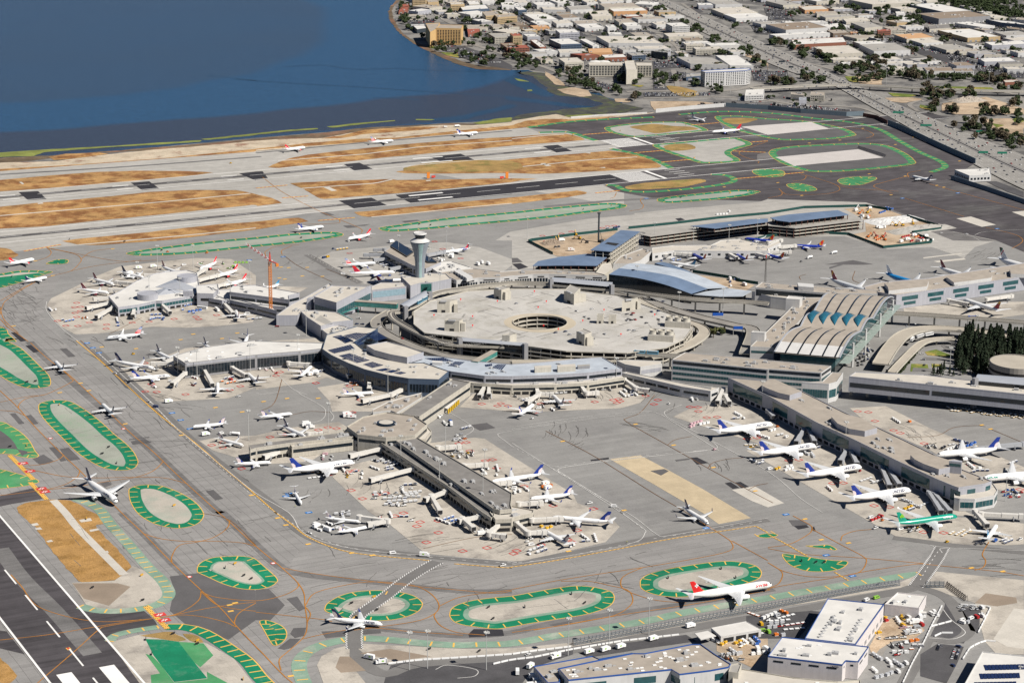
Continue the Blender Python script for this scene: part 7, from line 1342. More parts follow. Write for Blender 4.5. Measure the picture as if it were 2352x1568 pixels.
# hotels
HB = 'hotel'
t = B('hotel', 'tan slab hotel facing the bay with rows of dark windows', HB, '01:1655,262 1885,268 1905,235 1690,232', 31, mat('hotel_tan', (.55, .36, .16), .8, .08, .2), r_tan, bands=[(3+2.9*k, 4.7+2.9*k, g_dark, 2.6, 2.3, .2) for k in range(9)]); dmark(t, 'the tan bayside hotel')
t = B('hotel', 'rear wing of the tan bayside hotel, its blank side in shade', HB, '01:1600,300 1660,268 1690,215 1560,222', 29, mat('hotel_tan', (.5, .3, .1)), r_tan); t = B('hotel_hall', 'low dark annex left of the tan bayside hotel', 'hotel', '01:1480,275 1570,262 1550,235 1440,238', 7, w_dark, r_white)
t = B('hotel', 'left half of the long cream hotel beside the marsh', HB, '02:710,602 1042,602 1035,578 706,580', 20, w_cream, r_cream, bands=[(2.4+2.9*k, 4.2+2.9*k, g_dark, 3.4, 1.5, .15) for k in range(6)])
t = B('hotel', 'right half of the long cream hotel beside the marsh', HB, '02:1145,604 1290,606 1288,582 1140,580', 20, w_cream, r_cream, bands=[(2.4+2.9*k, 4.2+2.9*k, g_dark, 3.4, 1.5, .15) for k in range(6)])
t = B('hotel', 'central tower wing of the long cream hotel jutting forward', HB, '02:1052,652 1152,642 1125,560 1035,566', 24, w_cream, r_cream); dmark(t, 'the long cream hotel')
for x in (770, 840): c = gnd(P('02:%d,575' % x)[0], 6); mb = MB(); mb.lathe([(16, 0), (16, 4), (11, 8), (0.5, 10)], (c.x, c.y, 0), 16); tag(mb.build('ballroom_dome', r_white), 'white ballroom dome behind the cream hotel, '+('left' if x < 800 else 'right')+' of a pair', 'dome')
t = B('hotel', 'long white hotel with blue roof edge beside the freeway ramp', HB, '02:1775,668 1960,662 2150,652 2192,640 2185,630 1960,640 1735,655', 25, w_white, r_white, trim=solid('trim_blue', (.02, .08, .3)), bands=[(2.2+2.9*k, 3.9+2.9*k, g_dark, 1.6, 2.4, .15) for k in range(8)]); dmark(t, 'the blue edged white hotel')
t = B('office_building', 'U shaped block standing behind the freeway hedge', 'office building', '03:1460,20 1560,10 1540,-10 1440,0', 10, w_cream, r_cream)
# freeway, overpass, streets
EU = G('d:1531,0 1764,103 1964,195 2086,250 2352,357 2520,425'); EL = G('d:1461,0 1764,145 1899,190 2009,250 2264,392 2352,436 2520,520')
EU = [EU[0]+(EU[0]-EU[1])*1.2]+EU; EL = [EL[0]+(EL[0]-EL[1])*.9]+EL
eu, el = resample(smooth(EU, 4, False), 15), resample(smooth(EL, 4, False), 15); n = min(len(eu), len(el)); eu = [eu[int(i*(len(eu)-1)/(n-1))] for i in range(n)]; el = [el[int(i*(len(el)-1)/(n-1))] for i in range(n)]
FZ = .35
mb = MB(); mb.add([Vector((p.x, p.y, FZ)) for q in zip(eu, el) for p in q], [(2*i, 2*i+1, 2*i+3, 2*i+2) for i in range(n-1)]); struct('freeway', mb, m_fwy)
def lane(f): return [Vector((a.x, a.y, FZ))+(Vector((b.x-a.x, b.y-a.y, 0)))*f for a, b in zip(eu, el)]
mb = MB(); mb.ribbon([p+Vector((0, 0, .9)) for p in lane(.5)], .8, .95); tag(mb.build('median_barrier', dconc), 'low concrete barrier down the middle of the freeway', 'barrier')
mb = MB()
for f in (.06, .47, .53, .94): mb.strip(lane(f), .45, FZ+.03)
for k in range(1, 5):
 for o in (.06, .53):
  p = lane(o+.41*k/5)
  for i in range(0, n-1): mb.strip([p[i], p[i].lerp(p[i+1], .35)], .4, FZ+.03)
struct('freeway_markings', mb, m_whit2)
mb = MB(); mb.strip(lane(.47), 4, FZ+.015); mb.strip(lane(.53), 4, FZ+.015); struct('freeway_shoulder', mb, m_patch)
viaduct('overpass', 'curving concrete overpass above the freeway', 'overpass', '03:-150,815 100,802 300,792 700,780 1000,790 1400,812 1750,826 2100,836 2500,840', 7.5, 14, 36, 1.3, conc, m_fwy, False)
sb = MB()
for s, w in (('02:1050,840 1300,835 1600,830 2000,828 2200,790 2351,765', 14), ('02:1210,900 1600,890 1900,885 2351,920 03:300,965 700,975 900,1000 1100,1080', 10), ('01:1740,-40 1690,40 1660,110 1700,160 1820,220', 16), ('01:1890,330 1990,400 2100,440 2351,520 02:100,560 260,600 420,660 520,700', 12), ('02:0,480 500,510 1000,545 1500,530', 9), ('02:400,430 640,440 880,430', 9), ('02:0,270 380,260 900,285 1350,300 1500,290', 12), ('02:650,185 700,260 760,330', 9), ('02:1250,270 1500,410 1560,520 1700,640', 9), ('02:0,120 400,110 880,150', 9), ('02:1560,30 1900,250 2351,460 03:0,500 250,600', 8), ('03:600,0 620,80 850,160 1300,290 1560,330', 11), ('03:480,230 640,300 1000,340 1250,380', 9), ('03:1300,540 1700,620 1900,640', 9), ('03:1100,170 1400,260 1900,390 2351,480', 10), ('03:1380,1020 1300,960 1400,920 1440,930', 8), ('03:2100,836 2280,870 2330,960 2351,1040', 12), ('03:0,470 300,560 640,650 800,720', 9), ('03:1700,200 2000,260 2351,300', 9), ('02:1480,640 1520,790 1480,830', 9), ('02:1330,640 1380,800', 9), ('13:2200,640 2500,700', 9)):
 sb.strip(smooth(G(s), 4, False), w, -.45+.0003*w)
struct('street', sb, m_road)
sheet('parking_lot', [G(s) for s in ('01:1650,430 1900,420 2200,520 2351,600 2351,640 2100,600 1800,500', '01:1380,180 1640,170 1640,210 1400,225', '01:1830,150 2080,150 2120,215 1850,225', '01:1420,50 1640,60 1640,110 1430,100', '02:1290,560 1480,550 1560,620 1300,630', '02:620,700 800,760 1050,820 900,830 700,760', '02:1290,650 1380,650 1420,830 1300,830', '02:1440,660 1600,660 1600,700 1450,760', '02:1200,850 1820,850 1830,885 1220,888', '02:2200,650 2351,640 2351,760 2220,740', '02:2190,230 2351,230 2351,320 2230,300', '02:700,300 1250,280 1350,310 750,320', '02:450,250 560,250 700,330 480,340', '02:1620,70 1700,60 1760,110 1690,120', '03:500,200 720,200 760,250 560,255', '03:-40,70 200,100 240,190 0,180', '03:1200,390 1320,400 1700,490 1950,590 1700,590 1400,500', '03:870,340 1150,340 1250,400 950,400', '03:0,650 180,650 190,740 0,740', '03:-400,960 0,955 450,975 850,1020 800,1045 400,1025 0,1000', '03:1880,600 2100,620 2351,640 2351,720 2000,700', '03:760,100 1000,110 1050,160 850,160', '02:1500,960 1950,950 2351,955 2351,985 1900,965 1500,990', '13:1990,90 2100,95 2351,190 2351,240 2200,190')], m_lot, -.5)
sheet('bare_ground', [rough_edge(G(s), 10, 3) for s in ('03:1590,960 2000,890 2250,960 2340,1000 2300,1040 1800,1040 1610,1020', '03:2000,1090 2200,1085 2351,1100 2351,1260 2100,1200 1960,1130', '02:420,820 560,800 700,830 740,880 640,890 500,860', '03:1080,900 1300,890 1430,910 1250,945 1130,930', '02:300,650 480,760 500,790 400,780 310,690', '02:940,905 1100,905 1080,940 960,935', '03:800,690 1050,690 1050,780 850,770', '02:1920,400 2351,560 03:0,600 0,640 02:2351,600 1950,430', '02:1270,930 1700,928 1950,960 1320,1015 1280,960', '03:870,1070 1000,1065 1200,1180 1000,1130')], m_dirt, -.44)
sheet('lawn', [rough_edge(G(s), 8, 2) for s in ('01:1700,480 1860,485 1860,530 1760,510', '03:700,700 900,700 880,760 750,750', '03:1100,850 1400,870 1300,890 1150,885', '03:1480,790 2050,800 2080,825 1650,818', '01:1570,420 1680,430 1670,450 1590,440', '03:1400,960 1560,1000 1500,1010 1400,990', '03:2250,1090 2351,1085 2351,1120 2260,1120', '02:1080,780 1220,780 1180,800', '03:2050,1130 2180,1150 2100,1175')], m_lawn, -.42, kind='stuff')
# sea wall, screens, fences round the field
def wall_run(name, label, cat, s, h, m, th=.5, z0=-.3, posts=0, cap=None):
 p = G(s); root = empty(name, (p[0].x, p[0].y, 0), 0, label, cat); mb = MB(); mb.ribbon([q+Vector((0, 0, h)) for q in p], th, h-z0); mb.build('panel', m, root)
 if posts:
  for q in resample(p, posts): mb = MB(); mb.box((q.x, q.y, h/2+.1), (.5, .9, h+.2)); mb.build('post', cap or railm, root)
 return root
wd_ = mat('screen_fabric', (.012, .06, .055), .9, .15, .3); wal = mat('grey_screen', (.13, .17, .2), .7, .12, .3)
for a in (('sea_wall', 'long white wall behind the far green taxiway band', 'wall', '02:1320,1035 1600,1008 1960,980', 6, w_white, .6, -.3), ('screen_wall', 'dark slate wall continuing right of the white wall', 'wall', '02:1962,982 2351,1008 03:300,1038 720,1068 880,1060', 7, wal, .6, -.3), ('sea_wall', 'low pale wall along the shore left of the white wall', 'wall', '02:540,1085 800,1065 1240,1042', 2.2, w_white, .6, -.5), ('retaining_wall', 'dark red brown wall between the airfield corner and freeway', 'wall', '03:872,1072 1000,1095 1095,1140', 6, w_steel, .6, -.3), ('retaining_wall', 'dark slate wall below the freeway edge', 'wall', '03:1100,1145 1215,1190 1600,1370 1905,1505', 8, wal, .6, -.3), ('screen_wall', 'dark blue wall in front of the pale building at the right edge', 'wall', '13:1680,80 2000,180 2351,300 2700,430', 6, wal, .6, -.3),
 ('site_fence', 'green screened fence round the sandy piling site', 'fence', '12:375,770 150,655 180,645 600,590 970,548', 3.2, wd_, .4, 0), ('site_fence', 'green screened fence behind the unfinished pier', 'fence', '12:1070,535 1500,490 1900,440 2351,400 13:330,345 900,330 1130,368', 3.2, wd_, .4, 0), ('site_fence', 'green screened fence with kinked corner round the rubble yard', 'fence', '13:1275,425 1600,525 1590,540 1320,575 1510,650 1500,665 1060,712 740,590 500,578 0,608 12:2000,700', 3.2, wd_, .4, 0), ('site_fence', 'green screened fence right of the big arching blue roof', 'fence', '12:1660,935 2050,998 2090,1020 2260,1045', 3.5, wd_, .4, 0)): wall_run(*a)
def louver(label, s, h=4.2, m=mat('louver_metal', (.07, .085, .1), .55, .15, .4)):
 p = resample(G(s), 3.2); root = empty('blast_fence', (p[0].x, p[0].y, 0), 0, label, 'blast fence'); d = (p[-1]-p[0]).normalized(); nn = Vector((-d.y, d.x, 0))
 for j in range(4): mb = MB(); mb.add([q+nn*(o+.35*j)+Vector((0, 0, z+h*j/4)) for q in p for o, z in ((0, .1), (.3, h/4*.62))], [(2*i, 2*i+2, 2*i+3, 2*i+1) for i in range(len(p)-1)]); mb.build('blade', m, root)
 for q in p: mb = MB(); mb.beam(q, q+nn*2.2+Vector((0, 0, h)), .3, .3); mb.beam(q+nn*3, q+nn*2.1+Vector((0, 0, h*.9)), .25, .25); mb.build('bracket', railm, root)
louver('long louvred metal blast fence beside the lower taxiway', '32:570,1222 1200,1105 1700,1010 2351,890 33:500,795 900,720 1215,672', 4.6); louver('short steep metal blast fence right of the checkered crossing', '33:1450,690 1620,690', 5); louver('brown metal blast fence slanting down right', '33:1625,682 1805,815', 4.5, mat('rust_metal', (.2, .13, .08), .7, .2, .5)); louver('row of dark blue louvres behind the far arresting bed', '03:822,1362 1075,1442', 4, mat('louver_navy', (.02, .025, .07), .6, .1, .4))
for lab, s in (('white jersey barrier line, left along the bottom road', '31:1215,1392 1500,1358 1900,1335 2351,1305 32:200,1275 550,1235'), ('white jersey barrier line beside the dark lot', '31:2180,1395 2351,1355 32:190,1335 550,1260 1000,1185 1540,1125'), ('white jersey barrier line down the hangar road', '33:1240,1568 1330,1380 1440,1180 1500,1050 1600,860'), ('white jersey barrier line round the car park', '33:1790,1350 1860,1240 1990,1180 2100,1190'), ('white jersey barrier in the road curve', '33:1500,1050 1690,1000'), ('white jersey barrier low in the road curve', '33:1530,1140 1600,1108 1710,1110'), ('white jersey barrier along the right lot', '33:1770,850 2050,870 1930,1110')):
 p = resample(G(s), 6.3); root = empty('barrier_line', (p[0].x, p[0].y, 0), 0, lab, 'barrier')
 for a, b in list(zip(p, p[1:]))[:95]: mb = MB(); mb.beam(a+Vector((0, 0, .55)), a.lerp(b, .9)+Vector((0, 0, .55)), .7, 1.1); mb.build('barrier_block', pw, root)
# trees: a few grown shapes, copied
def crown(seed, h, r, kind):
 rd_ = random.Random(seed); lf = MB(); n = 230 if kind == 'b' else 260
 hubs = [(rd_.uniform(-.6, .6)*r, rd_.uniform(-.6, .6)*r, h*rd_.uniform(.45, .88), r*rd_.uniform(.35, .6)) for _ in range(7)]
 for i in range(n):
  if kind == 'b':
   x, y, z, q = hubs[i % 7]; v = Vector((rd_.gauss(0, 1), rd_.gauss(0, 1), rd_.gauss(0, 1))).normalized()*q*rd_.uniform(.6, 1.08); c = Vector((x+v.x, y+v.y, z+v.z*.8)); nn = v.normalized()
  else:
   t = rd_.random()**.8; a = rd_.uniform(0, 6.28); q = r*(1-t)*rd_.uniform(.5, 1.12)+.15; c = Vector((q*math.cos(a), q*math.sin(a), h*(.1+.9*t))); nn = Vector((math.cos(a), math.sin(a), .5)).normalized()
  nn = (nn+Vector((rd_.gauss(0, .4), rd_.gauss(0, .4), rd_.gauss(0, .4)))).normalized(); u = nn.orthogonal().normalized(); w = nn.cross(u); s_ = r*rd_.uniform(.14, .3)
  lf.add([c+u*s_*math.cos(k*1.2566+i)+w*s_*rd_.uniform(.7, 1.1)*math.sin(k*1.2566+i) for k in range(5)], [(0, 1, 2, 3, 4)])
 return lf
def leafm(nm, c): return mat('foliage_'+nm, c, .85, .45, .35, spec=.2)
LV = [leafm('deep', (.05, .07, .03)), leafm('olive', (.095, .1, .038)), leafm('brown', (.09, .074, .048)), leafm('fresh', (.1, .13, .03)), leafm('redwood', (.022, .034, .018))]
bark = mat('bark', (.09, .065, .045), .9, .2, .6)
TP = []
for i, (nm, h, r, kind, m) in enumerate((('broadleaf_tree', 11, 5.5, 'b', 0), ('broadleaf_tree', 9, 5, 'b', 1), ('broadleaf_tree', 13, 6.5, 'b', 2), ('broadleaf_tree', 7, 3.6, 'b', 3), ('redwood_tree', 22, 4.6, 'c', 4), ('cypress_tree', 15, 2.6, 'c', 0))):
 t = empty(nm, (0, 0, -50)); lb(crown(i+3, h, r, kind), 'crown', LV[m], t); mb = MB(); mb.lathe([(.45, 0), (.3, h*.45), (.1, h*.85)], (0, 0, 0), 7, cap=False)
 for k in range(4): a = k*1.7; mb.beam((0, 0, h*.35), (math.cos(a)*r*.5, math.sin(a)*r*.5, h*.65), .22, .22)
 lb(mb, 'trunk', bark, t); protos(t); TP.append([t, 0])
TL = []; TN = ['dark spreading tree', 'olive green tree', 'brownish tall tree', 'small bright green tree', 'dark conical redwood', 'narrow dark cypress']
TALL = []
rt = random.Random(21)
def tree(k, p, sc=1.):
 TALL.append((k, p, sc*rt.uniform(.6, 1.1), rt.uniform(0, 6)))
def blob(tile, spec, kinds):
 for row in spec.split(';'):
  x, y, rx, ry, n = map(float, row.split(','))
  for _ in range(int(n*{'03': 2.1, '02': 1.5}.get(tile, 1.2))): d = P(tile+':%f,%f' % (x+rt.gauss(0, rx*.5), y+rt.gauss(0, ry*.5)))[0]; tree(rt.choice(kinds), gnd(d))
for i in range(150):
 while True:
  x, y = rt.uniform(625, 1341), rt.uniform(330, 690)
  if y > 330+max(0, (700-x))*.3 and not (x > 1010 and y > 560): break
 tree(4, gnd(P('z6:%f,%f' % (x, y))[0]), 1.05)
for x, y in ((390, 690), (430, 680), (470, 690), (500, 640), (560, 680), (600, 690), (455, 660)): tree(4, gnd(P('z6:%d,%d' % (x, y))[0]), .6)
for i in range(17): tree(3, gnd(P('z6:%f,%f' % (45+i*14, 625-i*17))[0], 5)*1, .7)
blob('03', '560,560,90,40,8;330,510,60,40,6;700,650,90,40,8;850,630,120,40,10;1040,610,60,40,6;1180,690,160,40,12;1350,700,110,50,9;1560,720,160,30,10;1750,735,80,25,5;1480,870,90,70,10;1640,880,90,40,8;1530,1000,40,40,4;1700,1040,40,25,3;2010,1030,80,50,7;2180,1040,50,30,4;2290,1110,40,60,5;1850,880,40,20,3;1900,1180,180,50,14;2100,1270,160,40,12;2300,1330,90,50,9;1980,740,110,30,8;2150,750,90,25,6;2130,840,60,20,4;2270,830,40,20,3;150,770,150,30,12;380,720,80,40,8;480,760,60,20,4;850,750,80,25,5;1000,730,60,25,4;1370,200,90,60,12;1050,120,60,40,6;1300,90,80,30,7;730,85,80,20,5;820,110,30,20,2;1180,200,100,25,6;1590,80,120,12,6;1990,720,80,30,5;80,410,90,30,7;220,440,60,20,4;2270,490,60,25,4;2110,430,70,15,4;1600,380,60,15,3;1850,60,200,40,26;2050,110,200,40,26;2260,140,140,60,22;2000,30,250,30,26;1600,20,150,15,12;900,340,80,15,4;1000,380,40,20,4;1300,480,70,30,6;1100,545,70,20,5;1450,590,50,20,4;1980,380,60,12,3;560,40,80,20,5;960,560,50,15,3;2260,960,60,30,4;650,300,90,20,5;240,140,50,20,4', [0, 0, 1, 2, 2])
blob('02', '560,700,80,60,14;700,790,60,40,8;770,820,50,50,7;970,850,45,50,6;1150,900,40,35,5;1100,740,110,35,14;1000,740,40,20,4;560,760,60,30,6;420,690,30,20,3;220,600,40,30,4;40,530,60,40,8;140,580,40,40,6;80,620,60,20,4;1690,790,30,30,4;1820,780,30,30,4;1900,790,50,20,4;2060,770,50,20,4;1400,740,40,60,7;1490,740,30,30,4;1330,720,30,50,5;1070,390,40,20,4;1160,400,60,15,4;930,425,50,15,4;1240,395,30,15,3;1380,395,40,15,3;1400,500,60,12,4;1700,640,40,15,3;1900,630,40,10,3;1720,285,90,30,6;1600,230,60,20,4;1350,95,70,20,5;1950,500,120,15,7;2150,470,80,25,6;2300,610,40,30,4;860,690,60,20,4;330,310,40,15,3;160,90,40,15,3;480,620,60,15,4;320,570,50,15,3;720,150,30,20,3;420,40,40,10,2;2050,250,20,15,2;2270,290,40,15,3;1880,850,60,20,4;520,80,40,12,3;650,520,40,12,3;300,200,40,12,3;900,160,30,10,2;1560,530,40,10,2;1850,370,70,25,5;2000,430,90,25,6;2120,500,90,25,6;2250,560,90,25,5;820,580,30,12,2', [0, 0, 1, 1, 2])
blob('01', '1320,80,40,30,4;1370,210,40,30,5;1420,270,40,15,3;1680,420,90,40,9;1850,400,70,25,6;1930,520,60,40,7;2010,580,60,25,5;2080,600,30,15,2;1560,340,60,30,6;2050,360,40,20,3;2170,470,30,20,3;2080,520,30,20,3;1900,260,40,30,4;2110,275,30,20,3;1770,140,50,15,4;1970,210,60,15,4;2200,40,60,25,6;2310,80,50,20,4;2200,170,60,15,4;1420,190,60,20,5;1660,190,30,10,2;1990,420,40,15,3;2150,390,50,15,3;1700,470,50,15,3;2330,540,40,20,3;1620,20,40,15,3;2140,550,60,20,3', [0, 0, 1, 2])
blob('12', '1930,1510,60,15,3;1830,1540,40,15,2', [3, 1]); blob('03', '1250,180,120,12,8;500,460,30,15,3', [3])
CRN = [[c for c in KIDS[q[0].name] if c.name.startswith('crown')][0].data for q in TP]
TALL.sort(key=lambda q: (Vector(q[1])-Vector((0, 0, CAMH))).length/(q[2]*TP[q[0]][0].children[0].dimensions.z if TP[q[0]][0].children else 1))
for i, (k, p, sc, rz) in enumerate(TALL):
 if i >= 300: break
 pr = TP[k]; o = pr[0] if pr[1] == 0 else copy_tree(pr[0]); pr[1] += 1
 o.location = (p.x, p.y, p.z-.3); o.rotation_euler = (0, 0, rz); o.scale = (sc, sc, sc*rt.uniform(.85, 1.15)); tag(o, 'tree', 'tree', TN[k].replace('dark ', '')+'s around the field'); TL.append((o, TN[k], 'tree', o.location))
for t_, n_ in TP:
 if not n_:
  for c_ in list(t_.children): bpy.data.objects.remove(c_)
  bpy.data.objects.remove(t_)
def on_fwy(p): return any((p-q).to_2d().length < 34 for q in FWL)
FWL = lane(.5)[::2]; XT = []
for q in CITY:
 for k in range(3):
  i = rt.randrange(4); a, b = q[4][i], q[4][(i+1) % 4]; p = a.lerp(b, rt.random()); p = p+(p-q[3]).to_2d().to_3d().normalized()*rt.uniform(5, 16)
  if not on_fwy(p): XT.append((rt.randrange(4), Vector((p.x, p.y, -.4)), rt.uniform(.3, .7), rt.uniform(0, 6)))
far = MB()
for k, p, sc, rz in TALL[300:]+XT:
 me = CRN[k]; ca, sa = math.cos(rz)*sc, math.sin(rz)*sc
 far.add([(p.x+v.co.x*ca-v.co.y*sa, p.y+v.co.x*sa+v.co.y*ca, -.4+v.co.z*sc) for v in me.vertices], [tuple(q.vertices) for q in me.polygons])
tag(far.build('distant_trees', LV[0]), 'dense dark woodland and street trees beyond the freeway', 'woodland', kind='stuff')
# ------------------------------------------------------------------ jet bridges, masts, signs
jb_m = mat('bridge_white', (.62, .6, .56), .5, .1, .3, streak=.08); jb_g = mat('bridge_grey', (.34, .35, .37), .5, .1, .3)
ITEMS = []
def jet_bridge(a, b, m=jb_m):
 A, Bq = gnd(P(a)[0], 5.2), gnd(P(b)[0], 4.6); L = (Bq-A).to_2d().length
 if L < 8: return
 d = (Bq-A).to_2d().to_3d().normalized(); root = empty('jet_bridge', (A.x, A.y, 0), 0, 'jet bridge', 'jet bridge', 'boarding bridges at the gates'); M_ = A.lerp(Bq, .5)
 mb = MB(); mb.beam(A+d*1.5, A.lerp(Bq, .55), 3.1, 3.0); mb.build('tunnel', m, root); mb = MB(); mb.beam(A.lerp(Bq, .5), Bq-d*2, 3.6, 3.4); mb.build('outer_tunnel', m, root)
 mb = MB(); mb.beam(Bq-d*2.4, Bq+d*1.6, 4.4, 3.9); mb.build('cab', m, root); mb = MB(); mb.beam(Bq+d*1.55, Bq+d*2.0, 3.6, 2.9); mb.build('cab_canopy', pblack, root)
 mb = MB(); mb.lathe([(.6, 0), (.6, 3.2), (2.5, 3.4), (2.5, 7.1)], (A.x, A.y, 0), 12); mb.build('rotunda', m, root)
 q = A.lerp(Bq, .8); s_ = Vector((-d.y, d.x, 0)); mb = MB()
 for o in (-1.7, 1.7): mb.beam(q+s_*o+Vector((0, 0, -4.2)), q+s_*o, .6, .6)
 mb.beam(q-s_*2.2+Vector((0, 0, -3.7)), q+s_*2.2+Vector((0, 0, -3.7)), .8, .6); mb.build('support', jb_g, root); mb = MB()
 for o in (-1.8, 1.8): mb.box((q.x+s_.x*o, q.y+s_.y*o, .5), (1.3, .8, 1.0), math.atan2(d.y, d.x))
 mb.build('wheel', pblack, root); mb = MB(); mb.beam(q-d*1.5+s_*2.4+Vector((0, 0, -.8)), q+d*3+s_*2.4+Vector((0, 0, -4.5)), .9, .25); mb.build('service_stair', jb_g, root)
 ITEMS.append((root, ('grey' if m is jb_g else 'white')+' jet bridge', 'x', Bq))
for row in """10:1290,1045 1070,1025;10:1200,1095 1010,1095;10:1010,1165 870,1180;10:1000,1215 800,1260;10:1040,1255 890,1340;10:1240,1240 1222,1330;10:1480,1225 1560,1300;10:1450,955 1335,962;10:1805,955 1890,900;10:1830,1005 2000,962;10:2000,1060 2085,1035;10:2040,1200 2140,1310;10:1600,945 1630,915;12:1285,770 1420,780;12:1490,760 1640,772;12:1940,740 2060,800;12:2180,750 2351,790;13:0,660 120,640;13:0,708 250,690;13:0,745 205,745;20:1600,200 1400,205;20:1700,290 1585,390;20:1870,250 1950,395;20:2130,240 2255,310;20:1592,160 1520,190;21:300,200 480,215;21:760,220 860,320;21:1042,310 1040,440;21:1440,395 1240,490;21:1240,490 985,545;21:290,985 80,1060;21:1170,980 870,1050;21:1450,1170 1060,1270;21:1740,1380 1560,1450;21:1610,1420 1690,1560;21:1670,975 1870,965;21:1910,1140 2115,1130;21:2150,1310 2330,1295;21:2110,400 2055,500;21:2140,415 2140,490;21:170,885 110,900;21:480,850 600,848;22:220,400 240,490;22:240,490 135,560;22:250,480 370,485;22:620,390 680,480;22:685,475 785,470;22:1030,350 1140,430;22:1140,430 1245,450;22:60,1490 270,1480;31:2050,40 1875,80;31:1895,60 1995,145;31:2240,110 2140,195;31:2145,200 2280,220;32:180,70 455,60;32:40,100 150,195;32:150,190 300,180;23:330,810 262,925;23:375,820 425,920;23:715,1010 665,1100;23:765,1020 815,1120;23:1040,1150 1115,1325;23:1090,1160 1205,1315;23:1480,1390 1590,1560;23:1530,1400 1670,1560;22:1940,440 1890,555;22:1960,500 1995,560;23:0,640 50,690;33:1900,-10 2010,115;33:1960,15 2330,35;13:1660,1190 1830,1225;13:2010,1180 2240,1150;23:1900,985 2351,940;31:950,45 1200,80;31:1210,80 1040,110""".split(';'):
 a, b = row.split(); t_ = a[:3]; jet_bridge(a, t_+b, jb_g if t_ == '23:' else jb_m)
for row in ('11:1230,775 1000,775;11:1240,805 1090,820;11:1180,725 1090,728;11:1415,870 1235,905;11:1575,775 1730,748').split(';'): a, b = row.split(); jet_bridge(a, a[:3]+b, jb_g)
MP = empty('light_mast', (0, 0, 0)); mb = MB(); mb.lathe([(.34, 0), (.2, 28)], (0, 0, 0), 6); lb(mb, 'pole', polem, MP); mb = MB(); mb.box((0, 0, 28.2), (3.6, 3.6, .25)); 
for k in range(8): a = k*.785; mb.box((1.7*math.cos(a), 1.7*math.sin(a), 28.6), (.8, .8, .6))
lb(mb, 'lamp_ring', polem, MP); protos(MP); first = True
for s in '10:1447,905 10:1775,900 10:1375,1200 10:1657,1215 10:2120,1258 10:2297,1050 10:1265,1060 11:462,1520 11:1310,805 11:1690,1175 11:1588,930 11:1750,725 12:140,628 12:1307,682 12:1663,735 12:1990,705 12:2250,645 12:1145,1095 12:1530,1345 12:1935,1312 20:1635,305 20:1812,335 20:2300,275 20:2285,905 21:388,185 21:895,325 21:1212,482 21:665,835 21:1330,1145 21:1685,1367 21:2083,1505 21:1740,1025 21:2100,1275 22:955,405 22:160,1545 22:2295,625 23:1665,305 23:707,1012 23:2180,1465 13:1908,1565 31:1410,1445 31:1575,1432 31:2115,1445 32:515,1312 32:890,1232 32:1255,1122 03:1085,770 03:1460,800 03:2025,810 02:2005,850'.split():
 o = MP if first else copy_tree(MP); first = False; p = gnd(P(s)[0]); o.location = p; tag(o, 'mast', 'light mast', 'tall light masts on the apron'); ITEMS.append((o, 'slim light mast', 'x', p))
sg = solid('sign_black', (.015, .015, .016)); sy = solid('sign_yellow', (.55, .3, .02)); SP = None
for s in '20:248,377 20:325,370 20:997,975 20:938,1035 20:1073,1120 20:92,970 30:2070,512 30:2240,585 30:2308,615 30:848,697 30:1310,812 30:1590,1120 30:1340,1170 30:1810,1213 30:1395,1305 31:877,840 31:1108,902 31:2137,877 31:2178,982 31:1590,1262 31:2050,1280 32:547,752 32:668,837 32:1435,605 32:1922,520 32:2055,603 32:118,872 33:308,450 33:440,463 33:518,463 33:1015,665 10:110,975 10:1485,735 10:1143,655 10:640,632 11:415,620 11:1500,495 11:1603,503 12:655,357 12:1552,250 y20:545,585 y20:1600,1510 y30:2160,475 y30:1302,583 y30:1815,1183 y30:795,62 y30:2235,1535 y31:1085,782 y12:915,320 y12:2005,208 y20:248,958 y02:562,1240 y02:1598,1152 y02:1675,1455 y02:995,1205'.split():
 y = s[0] == 'y'; p = gnd(P(s[1:] if y else s)[0])
 if SP is None:
  SP = empty('taxiway_sign', (0, 0, 0)); mb = MB(); mb.box((0, 0, 1.1), (3.2, .5, 1.3)); lb(mb, 'panel', sg, SP); mb = MB(); mb.box((-1, 0, .22), (.2, .3, .44)); mb.box((1, 0, .22), (.2, .3, .44)); lb(mb, 'legs', polem, SP); protos(SP); o = SP
 else: o = copy_tree(SP)
 o.location = p+Vector((0, 0, -.05)); o.rotation_euler = (0, 0, rt.choice((.3, .5, 1.2))); own([c for c in (KIDS[SP.name] if o is SP else o.children) if c.name.startswith('panel')][0], sy if y else sg); tag(o, 's', 'taxiway sign', 'taxiway signs'); ITEMS.append((o, 'yellow taxiway sign' if y else 'dark taxiway sign', 'x', p))
gs_ = solid('sign_green', (.01, .16, .1)); bs_ = solid('sign_blue', (.02, .1, .45))
